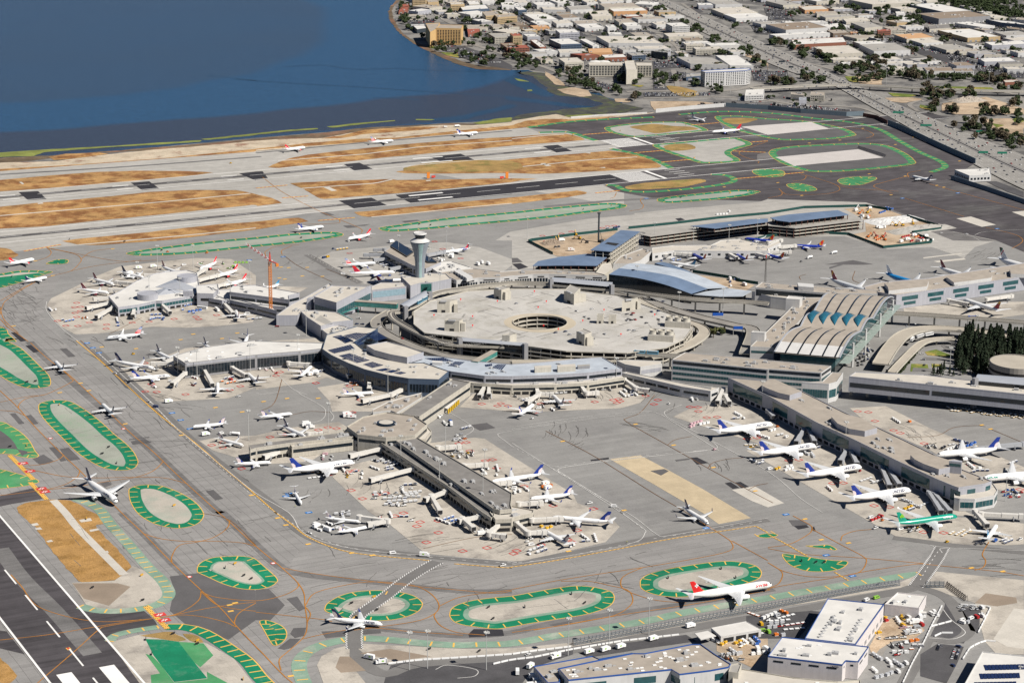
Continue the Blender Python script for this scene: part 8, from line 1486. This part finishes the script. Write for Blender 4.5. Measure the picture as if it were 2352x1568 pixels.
for lab, s, z, m, w in (('green overhead sign spanning the freeway, nearest the overpass', '03:1195,1075', 6, gs_, 20), ('green overhead sign on the freeway, second below the overpass', '03:1450,1195', 6, gs_, 20), ('green overhead sign low on the freeway, left of a pair', '03:1975,1445', 6, gs_, 16), ('green overhead sign low on the freeway, right of a pair', '03:2150,1450', 6, gs_, 16), ('green sign beside the freeway trees', '03:1940,1240', 4, gs_, 12), ('blue direction sign over the garage road, upper', 'z4:1700,1040', 7, bs_, 13), ('blue direction sign over the garage road, lower', 'z4:2070,1290', 7, bs_, 11), ('blue sign over the arched road by the grove', 'z6:790,190', 11, bs_, 10), ('teal billboard beside the freeway, left', '03:125,640', 13, w_dark, 12), ('teal billboard beside the freeway, right', '03:210,690', 13, w_dark, 9)):
 p = gnd(P(s)[0]); root = empty('overhead_sign', p, 0, lab, 'road sign'); mb = MB(); mb.box((p.x, p.y, z+1.6), (w*.9, .5, 3.2), -.42); mb.build('panel', m, root); mb = MB()
 for o in (-.45, .45): mb.lathe([(.28, 0), (.28, z+3)], (p.x+o*w*.91, p.y-o*w*.4+.5, 0), 6)
 mb.build('posts', polem, root)
for lab, s in (('orange and white marker board between the runways, left', '11:1583,72'), ('orange and white marker board between the runways, right', '11:2305,70')):
 p = gnd(P(s)[0]); root = empty('marker_board', p, 0, lab, 'marker board'); mb = MB(); mb.box((p.x, p.y, 4.5), (4.5, .6, 9)); mb.build('board', solid('crane_orange', (.62, .2, .03)), root); mb = MB(); mb.box((p.x, p.y+3, 3), (.6, 6, .6)); mb.build('stay', polem, root); mb = MB(); mb.box((p.x+8*(1 if lab.endswith('left') else -1), p.y, 2), (6, .5, 3)); mb.build('red_panel', rm, root)
# ------------------------------------------------------------------ vehicles
CC = dict(w=('white', (.75, .75, .74)), s=('silver', (.45, .46, .48)), k=('black', (.02, .02, .024)), b=('dark blue', (.02, .04, .12)), g=('grey', (.16, .16, .17)), r=('red', (.4, .02, .02)), y=('yellow', (.62, .36, .02)), o=('orange', (.6, .16, .02)), e=('blue', (.02, .1, .38)), n=('green', (.25, .5, .06)), p=('pink', (.6, .38, .42)))
CM = {k: mat('paint_'+v[0].replace(' ', '_'), v[1], .35, .05, .4, spec=.5) for k, v in CC.items()}
def wheels(mb, L, w, r, mi): 
 for x in (-L*.32, L*.32):
  for y in (-w*.42, w*.42): mb.box((x, y, r), (r*2, .25, r*2), 0, mi)
def veh(kind):
 """one mesh: 0 paint, 1 glass, 2 black, 3 white/metal"""
 mb = MB()
 if kind == 'car':
  L, w = 4.6, 1.85; wheels(mb, L, w, .34, 2); mb.add([(x, y*w/2*k, z) for x, z, k in ((L/2, .35, .9), (L/2, .75, .95), (L*.2, .92, 1), (-L*.42, .95, 1), (-L/2, .8, .9), (-L/2, .35, .9)) for y in (-1, 1)], [(0, 1, 3, 2), (2, 3, 5, 4), (4, 5, 7, 6), (6, 7, 9, 8), (8, 9, 11, 10), (0, 2, 4, 6, 8, 10), (11, 9, 7, 5, 3, 1)]); mb.add([(x, y*w/2*k, z) for x, z, k in ((L*.2, .92, .96), (L*.05, 1.42, .8), (-L*.24, 1.44, .8), (-L*.42, .95, .95)) for y in (-1, 1)], [(0, 1, 3, 2), (2, 3, 5, 4), (4, 5, 7, 6), (0, 2, 4, 6), (7, 5, 3, 1)], [1, 0, 1, 1, 1])
 elif kind == 'van': wheels(mb, 5.4, 2, .36, 2); mb.box((-.3, 0, 1.3), (4.6, 2, 1.9)); mb.box((2.3, 0, .9), (.9, 1.9, 1.1)); mb.box((1.95, 0, 1.75), (.4, 1.8, .8), 0, 1); mb.box((.2, 0, 1.75), (3, 2.06, .6), 0, 1)
 elif kind == 'pickup': wheels(mb, 5.6, 2, .38, 2); mb.box((0, 0, .75), (5.6, 1.95, .7)); mb.box((.5, 0, 1.4), (2.1, 1.8, .75), 0, 1, 0); mb.box((-1.7, 0, 1.12), (1.9, 1.6, .06), 0, 2)
 elif kind == 'box_truck': wheels(mb, 8, 2.4, .5, 2); mb.box((-1, 0, 2.35), (6.2, 2.5, 2.9), 0, 3); mb.box((3.1, 0, 1.6), (1.7, 2.3, 2), 0, 3); mb.box((3.75, 0, 2.1), (.5, 2.1, .8), 0, 1); mb.box((-1, 1.28, 2.4), (1.6, .05, 1.0)); mb.box((-1, -1.28, 2.4), (1.6, .05, 1.0)); mb.box((-1, 0, .85), (6, 2.1, .2))
 elif kind == 'tanker': wheels(mb, 9, 2.4, .5, 2); mb.lathe([(1.0, -5), (1.3, -4.6), (1.3, 2.2), (1.0, 2.6)], (0, 0, 2.1), 12, 'x', 3); mb.box((3.7, 0, 1.6), (1.7, 2.3, 2.1)); mb.box((4.4, 0, 2.1), (.4, 2, .8), 0, 1); mb.box((-1, 0, .9), (7, 2, .3), 0, 2)
 elif kind == 'bus': wheels(mb, 12, 2.5, .5, 2); mb.box((0, 0, 1.85), (12, 2.5, 2.6)); mb.box((0, 0, 2.3), (11.2, 2.58, .9), 0, 1)
 elif kind == 'cart': wheels(mb, 3, 1.5, .22, 2); mb.box((0, 0, .5), (3.2, 1.6, .14), 0, 2); mb.box((0, 0, 1.9), (3.3, 1.75, .16), 0, 3); mb.box((0, 0, 1.2), (2.9, 1.5, 1.3)); mb.box((-1.55, 0, 1.2), (.12, 1.66, 1.4), 0, 3); mb.box((1.55, 0, 1.2), (.12, 1.66, 1.4), 0, 3); mb.box((2.1, 0, .4), (1, .1, .1), 0, 2)
 elif kind == 'dolly': wheels(mb, 3.4, 1.7, .2, 2); mb.box((0, 0, .5), (3.5, 2.4, .25)); mb.box((0, 0, .75), (3.2, 2.0, .15), 0, 3); mb.box((2.2, 0, .4), (1, .12, .12), 0, 2)
 elif kind == 'tug': wheels(mb, 3, 1.6, .36, 2); mb.box((0, 0, .75), (3.1, 1.6, .7)); mb.box((-.5, 0, 1.5), (1.1, 1.4, .8), 0, 1, 0)
 elif kind == 'container': mb.box((0, 0, 1.1), (3.1, 2.2, 1.7)); mb.box((0, 0, .15), (3.2, 2.3, .2), 0, 3); mb.box((1.2, 0, 2.1), (.4, 1.2, .4), 0, 3)
 elif kind == 'belt_loader': wheels(mb, 5, 1.9, .4, 2); mb.box((-.3, 0, .8), (5, 1.8, .5)); mb.beam((-3, .3, .9), (4, .3, 2.6), .9, .25, 2); mb.box((.6, -.6, 1.4), (1.1, .8, .9), 0, 3)
 elif kind == 'excavator': mb.box((0, 1, .45), (4, .6, .9), 0, 2); mb.box((0, -1, .45), (4, .6, .9), 0, 2); mb.box((-.2, 0, 1.7), (3.4, 2.4, 1.5)); mb.box((.8, .6, 2.9), (1.2, 1, 1.1), 0, 1); mb.beam((1.3, -.4, 2), (5, -.4, 6), .6, .8); mb.beam((5, -.4, 6), (7.2, -.4, 2), .5, .6); mb.box((7.1, -.4, 1.5), (1.2, 1.2, 1.2), 0, 2)
 return mb
VN = dict(car='car', van='van', pickup='pickup truck', box_truck='box truck', tanker='tanker truck', bus='bus', cart='baggage cart', dolly='cargo dolly', tug='tow tug', container='cargo container', belt_loader='belt loader', excavator='excavator')
VP = {}; VGEO = {}
NV = {}
def vehicle(kind, p, rz, c, look=None):
 NV[kind] = NV.get(kind, 0)+1
 if NV[kind] > 298: return
 if kind not in VP: VGEO[kind] = veh(kind); VP[kind] = VGEO[kind].build({'car': 'car'}.get(kind, VN[kind].replace(' ', '_')), [CM['w'], pdark, pblack, pw]); o = VP[kind]
 else: o = VP[kind].copy(); COL.objects.link(o)
 o.location = p; o.rotation_euler = (0, 0, rz); own(o, CM[c]); tag(o, 'v', VN[kind], VN[kind]+'s on the field and roads'); ITEMS.append((o, look or f'{CC[c][0]} {VN[kind]}', 'x', p)); return o
rv = random.Random(77)
for w_, s_ in (('the green jet', '33:1450,60'), ('the long red tailed jet', '32:2000,720'), ('the checkered road', '31:1200,760'), ('the octagon wide jet', '21:600,1130'), ('the topmost wide jet', '22:2200,790'), ('the lowest wide jet', '23:1000,1400'), ('the big green oval', '32:300,850'), ('the far side wide jet', '23:1850,1010'), ('the T tailed jets at the pier tip', '31:850,90'), ('the low white square shed', '33:1260,810')): mark(w_, s_)
def cl(row):
 """cluster of ground equipment, in short trains: place, spread, count, kinds, paints"""
 s, rx, ry, n, kinds, cs = row.split(); x, y = P(s)[0]; rx, ry = float(rx)*.29, float(ry)*.31; a0 = rv.choice((.3, .3, -.25, 1.4)); used = []; left = int(n)
 while left > 0:
  m = min(left, rv.choice((1, 2, 3, 4))); k = rv.choice(kinds); a = a0+rv.choice((0, 0, 1.57, .15, -.2)); c = rv.choice(cs); st = Vector((math.cos(a), math.sin(a), 0))*(4.4 if k in 'kdnuc' else 7); left -= m
  if k not in 'kdn': m, left = 1, left+m-1
  for _ in range(25):
   p = gnd((x+rv.uniform(-rx, rx), y+rv.uniform(-ry, ry))); Q = [p+st*i for i in range(m)]
   if all((u-q).length > 4.3 for q in used for u in Q): break
  used += Q
  for q in Q: vehicle(KL[k], q, a, ('b' if k == 'k' and c == 'w' and rv.random() < .5 else 's' if k == 'k' and c == 'w' else c))
KL = dict(c='car', v='van', p='pickup', t='box_truck', f='tanker', b='bus', k='cart', d='dolly', u='tug', n='container', l='belt_loader', x='excavator')
for row in """10:1120,1380 45 60 9 kku ee;10:1470,1330 80 35 7 ku e;10:1700,1280 70 30 10 kkn e;10:545,1290 70 8 4 k eb;10:620,1378 50 8 4 k eb;10:790,1352 30 10 3 ku oe;10:1440,1370 60 15 4 ku oe;10:2100,870 60 35 8 ltn n;10:960,1030 60 15 4 ul ws;10:1180,970 80 20 6 kut wn;10:2260,1340 60 40 7 tvk w;10:1560,1010 60 12 3 u w;11:690,790 60 60 7 kuvd eyb;11:1240,860 110 28 13 kuvdl ewyb;11:1280,970 70 15 6 ku we;11:1430,938 35 15 5 c w;11:1740,800 60 35 9 kutl wsy;11:2060,862 80 8 3 t w;12:1350,810 80 20 9 kudl ewy;12:1520,822 50 8 5 k e;12:880,530 60 12 4 kn wb;12:1950,390 60 25 5 fnt ws;13:960,375 160 22 14 ntx roenwy;13:980,615 80 25 10 nx roo;13:1350,630 110 25 20 nt rrow;13:1250,500 80 15 3 x y;13:1040,535 40 10 3 t ks;13:900,430 60 20 4 nt os;12:520,630 150 30 5 x yk;12:420,690 120 40 7 tnp rkw;12:2080,1030 70 30 6 nt wrb;20:1785,400 35 45 6 ukl wr;20:2095,370 50 25 8 ukv wor;20:1360,260 80 14 6 ukl w;20:1510,362 50 10 3 k ws;20:1390,415 30 12 2 ku wp;20:2150,130 40 8 2 tu wo;21:1170,1140 75 35 16 k w;21:900,1225 80 30 11 kdul wys;21:1250,1450 140 55 40 kkkul ws;21:1140,1095 50 15 5 vcn ws;21:1380,1340 45 15 6 ku w;21:1900,1045 90 20 11 kuly wyws;21:2190,1205 70 25 13 k we;21:1660,690 45 25 5 vcu w;21:1780,750 45 20 5 tvk we;21:1850,885 60 25 7 pcvu wso;21:1900,800 60 20 3 pk w;21:120,270 100 25 9 kdlu yor;21:550,300 60 25 6 ktu wo;21:900,400 60 20 5 kul wo;21:640,1060 60 20 5 ucv wpr;21:520,1230 90 30 7 uldv wyo;21:450,780 50 15 3 t sw;21:850,690 40 20 3 tu wr;22:1065,485 75 22 15 k w;22:60,1375 80 22 9 kkv w;22:300,1335 60 22 4 vt wo;22:1700,780 60 18 9 n pw;22:1690,540 45 18 6 vkc w;22:2070,700 60 18 6 kn w;22:300,600 80 35 7 uvkl ws;22:80,520 50 50 7 lukc ws;22:450,465 60 12 5 ck wg;22:840,440 60 12 4 l ws;22:2150,960 50 12 4 dl y;22:2260,1110 55 22 5 k w;31:620,140 80 30 11 kkt w;31:760,20 80 12 6 kl ws;31:1750,95 75 32 12 k we;31:1280,70 150 25 8 lk wr;31:2090,190 30 25 3 ut w;32:760,270 70 22 9 kkv wwo;32:200,375 50 25 8 k w;32:545,325 20 20 2 k e;32:190,260 60 40 4 vpu w;32:330,140 60 10 3 dn y;23:440,970 40 14 4 ku ws;23:380,1050 50 20 6 nkl ws;23:120,1168 60 16 7 nn wyo;23:90,850 90 40 8 vckn w;23:910,1290 60 14 8 dk wss;23:640,1370 60 20 3 ku wr;23:1330,1520 80 30 14 ndk wys;23:1210,758 80 14 5 kln wyo;23:1660,975 60 30 9 nkd rkw;23:1830,950 60 25 13 dn yyeb;23:1950,1190 70 20 9 kn ww;23:2250,1400 70 35 10 kul wre;23:2240,1130 30 12 3 k w;23:1500,970 50 10 4 l ws;33:1000,60 60 16 7 vnu wro;33:1750,215 70 14 10 d y;33:1340,160 60 18 6 lud swy;33:2130,265 80 20 6 kuv we;33:1950,290 30 8 3 c gw;33:1320,1000 110 45 26 kpvnt wwwry;33:1310,1090 60 25 12 pvn wwsp;33:1230,1230 110 70 40 lkdn sswwgro;33:1130,1420 120 60 36 kvnk wws;33:60,960 150 28 15 vnld wsoo;33:60,1060 110 60 24 vnld wsoyrn;33:960,1130 60 30 8 un wyon;33:1070,985 40 14 3 n yr;32:2000,1205 100 28 16 dn yyyw;32:2190,1210 70 22 10 n wwse;32:1990,1335 130 30 16 ndln oyos;32:2270,1280 60 20 5 nt wy;33:1830,885 60 18 6 c swg;33:1830,1000 40 20 4 nv ws;33:1945,930 30 40 5 cvo wrs;33:1520,935 40 14 4 pv w;33:1030,1510 110 16 10 nk ws;32:250,1560 60 40 5 t w;33:930,800 60 14 5 kv wn""".replace('kuly wyws', 'kul wys').replace('cvo wrs', 'cv wrs').replace('ku ee', 'ku ee').split(';'): cl(row)
for i in range(42): p = gnd(P('23:%f,%f' % (1660+i*17+rv.uniform(-8, 8), 606+i*1.9+rv.choice((0, 14, 26))))[0]); vehicle('dolly', p, .3+rv.choice((0, 0, 1.5)), 'y')
for k, s, c, a in (('box_truck', '32:1300,1172', 'n', .17), ('box_truck', '32:710,1293', 'n', .2), ('box_truck', '32:860,1272', 'n', .2), ('box_truck', '32:1000,1245', 'n', .2), ('box_truck', '32:400,1338', 'n', 3.3), ('box_truck', '31:1040,1345', 'n', 2.2), ('box_truck', '31:1150,1388', 'n', 2.9), ('box_truck', '31:1550,405', 'n', -.6), ('van', '31:1255,380', 'w', -.2), ('pickup', '31:2265,490', 'w', .1), ('box_truck', '32:1640,1055', 's', .1), ('car', '32:148,1310', 'w', .2), ('car', '31:488,195', 'w', -.9), ('box_truck', '32:170,1425', 'n', .6), ('box_truck', '32:50,1480', 'n', 1.1), ('box_truck', '20:1550,560', 'n', .1), ('box_truck', '20:1890,862', 'n', .1), ('van', '20:2030,850', 'w', .3), ('tanker', '20:2155,860', 'w', 2.4), ('car', '20:1368,555', 'w', 1.9), ('van', '20:1430,605', 'b', -.7), ('car', '20:1055,295', 'w', 2), ('car', '20:2190,508', 'w', .1), ('tug', '20:1225,118', 'y', .1), ('box_truck', '10:1275,900', 'n', 0), ('box_truck', '10:1410,887', 'n', 0), ('bus', '10:1857,1270', 'w', -.8), ('bus', '10:1995,1285', 'w', 1.5), ('van', '10:1690,870', 'w', 0), ('belt_loader', '10:1845,857', 'n', -.2), ('tug', '11:850,652', 'w', .5), ('van', '11:800,953', 'w', -.4), ('box_truck', '11:1245,660', 'w', .4), ('tanker', '13:605,762', 'w', 3.3), ('tanker', '13:380,806', 'w', 3.4), ('tug', '13:305,838', 'g', .2), ('car', '13:1825,585', 'w', 0), ('car', '13:900,1000', 'w', .1), ('car', '13:1590,575', 'w', .1), ('pickup', '22:710,1487', 'w', 0), ('van', '22:935,1520', 'w', -.5), ('tug', '22:185,710', 'w', .5), ('cart', '22:1820,993', 'e', .2), ('tug', '22:1860,995', 'p', .2), ('tug', '22:1440,575', 'w', .6), ('cart', '22:1462,560', 'e', .6), ('cart', '22:1483,550', 'e', .6), ('cart', '22:1504,540', 'e', .6), ('cart', '22:1525,530', 'e', .6), ('tug', '10:1540,748', 'o', 0), ('tug', '10:1900,758', 'o', .2), ('tug', '01:2120,1500' if 0 else '00:2120,1502', 'y', 0), ('bus', 'z6:170,318', 'w', .7), ('bus', 'z6:250,285', 'w', .3), ('bus', 'z6:345,266', 'w', .15), ('van', 'z6:1230,290', 'w', -.3), ('tanker', '01:1850,1166', 'w', 0), ('van', '01:1740,1170', 'w', 0), ('van', '23:15,1175', 'w', .2), ('tug', '23:845,1192', 'r', .5), ('tug', '23:85,785', 'o', .2), ('pickup', '33:985,148', 'w', .2), ('van', '33:1215,160', 'w', .1), ('tug', '33:1645,275', 'y', .1), ('pickup', '33:2315,252', 'w', .3)):
 z = {'z6': 5 if s[3:6] in ('170', '250', '345') else 9}.get(s[:2], 0); vehicle(k, gnd(P(s)[0], z), a, c, 'white box truck with green logo' if k == 'box_truck' and c == 'n' else None)
# cars: on the freeway, the roads, the garage and in every lot; the nearest 300 one by one
CARS = []; PAL = 'wwwwsssskkkgggbbr'
dirs = [(b-a).normalized() for a, b in zip(lane(.5), lane(.5)[1:])]
for f in [.06+.41*(k+.5)/5 for k in range(5)]+[.53+.41*(k+.5)/5 for k in range(5)]:
 ln = lane(f); i = rv.uniform(0, 3)
 while i < n-2: j = int(i); p = ln[j].lerp(ln[j+1], i-j); d = ln[j+1]-ln[j]; CARS.append((p, math.atan2(d.y, d.x)+(0 if f < .5 else math.pi), rv.choice(PAL), 'freeway')); i += rv.uniform(1.7, 5.5)
for row in """01:1650,430 1800,410 2300,590 2050,592 6 24;01:1390,180 1640,172 1640,208 1400,222 3 16;01:1840,155 2080,155 2110,215 1850,222 4 14;01:1430,55 1640,62 1640,105 1440,98 3 12;02:1300,565 1480,555 1550,618 1310,625 5 14;02:700,715 1040,815 900,828 720,770 3 20;02:1215,853 1815,853 1825,884 1225,886 3 40;02:1300,660 1370,660 1410,820 1310,820 8 4;02:2200,650 2351,650 2351,755 2230,740 5 10;02:2195,235 2351,240 2351,315 2230,300 5 10;02:1450,670 1590,670 1590,700 1460,755 3 9;03:510,205 710,205 750,245 560,250 5 13;03:-30,80 200,105 230,185 10,180 6 16;03:1210,400 1310,405 1690,500 1560,500 7 18;03:1620,500 1780,520 1940,590 1700,585 6 12;03:0,958 450,980 830,1025 0,995 3 44;03:1890,605 2090,620 2340,650 2050,690 5 12;03:0,655 175,655 185,735 0,735 5 8;03:880,345 1140,345 1230,395 960,395 4 14;02:1500,962 1940,954 2351,958 2351,982 2 46;02:470,255 560,258 690,328 490,338 3 8;02:100,110 160,60 260,70 200,120 2 8;02:860,280 1240,292 1340,306 760,312 1 14;33:1700,1262 1775,1280 1745,1350 1670,1345 7 2;33:1560,1225 1610,1230 1590,1275 1545,1265 3 2;02:650,190 690,190 770,330 720,335 6 2;02:150,390 330,270 380,280 200,400 3 10;02:1440,560 1600,640 1640,650 1480,560 1 8;03:2120,640 2350,650 2350,720 2150,700 4 10;02:850,180 930,300 950,300 880,180 6 2;01:1900,300 2120,330 2350,500 2100,440 1 14""".split(';'):
 q = row.split(); R_, C_ = int(q[-2]), int(q[-1]); a, b, c_, d_ = [gnd(v, -.45) for v in P(' '.join(q[:4]))]; ang = math.atan2((d_-a).y, (d_-a).x)
 for i in range(R_):
  for j in range(C_):
   if rv.random() < .8: u, v = (j+.5)/C_, (i+.5)/R_; CARS.append((a.lerp(b, u).lerp(d_.lerp(c_, u), v), ang, rv.choice(PAL), 'parked'))
for s in '12:40,1222 735,1272 592,1290 667,1345 706,1362 1057,1320 1113,1312 1097,1327 1190,1348 1070,1365 1053,1378 1095,1375 1130,1370 1235,1402 1280,1298 1345,1292 1335,1318 1385,1347 1345,1370 400,1490 490,1480 530,1508 850,1503 1075,1467 1120,1470 745,1546'.split(): CARS.append((gnd(P('12:'+s.replace('12:', ''))[0], GH+.1), rv.choice((.2, .2, 1.6)), rv.choice('wsskgbr'), 'garage'))
for _ in range(46): CARS.append((gnd(P('23:%f,%f' % (870+rv.gauss(0, 60), 110+rv.gauss(0, 60)))[0]), 1.2+rv.choice((0, 3.14)), rv.choice('wwkkkgsb'), 'kerbside'))
for s, z in (('z2:1330,540', 7), ('z2:1680,520', 7), ('z2:1970,500', 7), ('z2:1270,580', 7), ('z2:70,1090', 7), ('z2:80,1150', 7), ('z2:500,1350', 7), ('z2:210,640', 0), ('z2:330,620', 0), ('z2:430,610', 0), ('z2:130,650', 0), ('z1:1880,660', 0), ('z1:1880,795', 0), ('z1:1850,900', 0), ('z1:1950,905', 0), ('z1:2040,950', 0), ('z1:2080,985', 0), ('z1:390,945', 0), ('z3:90,390', 7), ('z3:500,400', 7), ('z4:690,675', 0), ('z6:270,460', 0), ('z6:285,520', 0), ('z6:295,578', 0), ('z6:195,145', 9), ('z6:110,172', 9), ('23:1040,95', 0), ('23:1160,180', 5), ('23:1145,225', 5), ('33:1430,865', 0), ('33:1700,1408', 0), ('33:1750,1232', 0)): CARS.append((gnd(P(s)[0], z+.05), rv.uniform(0, 3), rv.choice('wkrsgb'), 'road'))
for s in '03:-60,800 150,822 340,800 450,795 640,790 760,788 1540,815 1780,830 1960,845'.split(): CARS.append((gnd(P('03:'+s.replace('03:', ''))[0], 7.5), .2, rv.choice('wsk'), 'overpass'))
for q in CITY:
 for i in range(4):
  a, b = q[4][i], q[4][(i+1) % 4]; d = (b-a).to_2d().to_3d(); L = d.length; d /= L; nn = Vector((d.y, -d.x, 0)); nn = nn if nn.dot(a-q[3]) > 0 else -nn; off = rv.uniform(5, 14); s_ = 1.0
  while s_ < L-2:
   if rv.random() < .5:
    p = a+d*s_+nn*off
    if not on_fwy(p): CARS.append((Vector((p.x, p.y, -.4)), math.atan2(nn.y, nn.x)+(0 if off < 10 else 1.57), rv.choice(PAL+'ww'), 'parked'))
   s_ += 2.9 if off < 10 else 5.5
CARS.sort(key=lambda c: c[0].length)
LOOKC = dict(freeway='on the freeway', parked='in a lot', garage='on the garage roof', kerbside='at the kerb', road='on the road', overpass='on the overpass')
for p, rz, c, wh_ in CARS[:262]: vehicle('car', p, rz, c, f'{CC[c][0]} car {LOOKC[wh_]}')
far = MB(); ci = {k: i for i, k in enumerate(CM)}; nP = len(CM)
for p, rz, c, wh_ in CARS[262:]:
 g = VGEO['box_truck' if wh_ == 'parked' and rv.random() < .05 else 'car']; ca, sa = math.cos(rz), math.sin(rz); far.add([(p.x+x*ca-y*sa, p.y+x*sa+y*ca, p.z+z) for x, y, z in g.v], g.f, [ci[c] if m == 0 else nP+m-1 for m in g.m])
tag(far.build('distant_cars', list(CM.values())+[pdark, pblack]), 'distant rows of parked cars and freeway traffic around the business park', 'parked cars', kind='stuff')
# rubble heaps on the building sites
for lab, s, rx, ry, h, m in (('pale heap of broken concrete in the fenced yard', '13:1150,455', 34, 16, 2.5, w_white), ('grey earth bank in the fenced yard', '13:1400,540', 40, 11, 5, r_grey), ('dark earth heap on the sandy piling site', '12:370,665', 12, 8, 4, r_brown), ('grey gravel mound on the bare site beside the freeway', '03:1840,925', 26, 14, 6, r_tan)):
 c = gnd(P(s)[0]); mb = MB(); N3 = 22
 for i in range(N3+1):
  for j in range(N3+1):
   u, v = i/N3*2-1, j/N3*2-1; k = max(0, 1-u*u)*max(0, 1-v*v); mb.v.append((c.x+u*rx*1.25, c.y+v*ry*1.25, -.3+h*k*(1+.9*noise.noise(Vector((c.x+u*9, v*9, h))))))
 mb.f = [(i*(N3+1)+j, (i+1)*(N3+1)+j, (i+1)*(N3+1)+j+1, i*(N3+1)+j+1) for i in range(N3) for j in range(N3)]; mb.m = [0]*len(mb.f); tag(mb.build('rubble_heap', m), lab, 'rubble heap')
sheet('kerb_island', [G(v) for v in ('z6:300,435 420,410 540,455 620,480 520,490 330,470', 'z6:370,560 470,565 470,590 380,600', 'z6:160,560 330,565 350,640 150,640')], m_lawn, -.12)
sheet('lower_road', [G(v) for v in ('z6:290,490 640,500 640,530 270,520', 'z6:180,600 370,610 380,640 170,640', 'z6:470,370 500,350 560,400 640,440 640,470 560,450')], m_midr, -.1)
# people near the stands
vest = solid('vest_yellow', (.5, .6, .03)); skin = solid('skin', (.4, .24, .17)); trou = solid('trousers', (.03, .035, .06))
for lab, s in (('person in a bright vest standing below the small T tailed jet', '21:360,1520'), ('person in dark clothes standing right of the small T tailed jet', '21:498,1478'), ('person in a bright vest at the end of the cart row near the pier tip', '32:1055,280')):
 p = gnd(P(s)[0]); mb = MB(); mb.lathe([(.13, 0), (.16, .45), (.2, .9), (.22, 1.1), (.25, 1.4), (.1, 1.52), (.12, 1.62), (.11, 1.76), (.02, 1.8)], (0, 0, 0), 10); o = lb(mb, 'person', skin); o.location = p; mb = MB(); mb.lathe([(.24, .85), (.26, 1.1), (.28, 1.42), (.12, 1.5)], (0, 0, 0), 10, cap=False); lb(mb, 'vest', vest if 'vest' in lab else trou, o, True); mb = MB(); mb.lathe([(.17, .05), (.2, .5), (.23, .9)], (0, 0, 0), 10, cap=False); lb(mb, 'trousers', trou, o, True); tag(o, lab, 'person')
place_labels([q[:4] for q in ITEMS+TL+CITY])
bpy.context.view_layer.update()
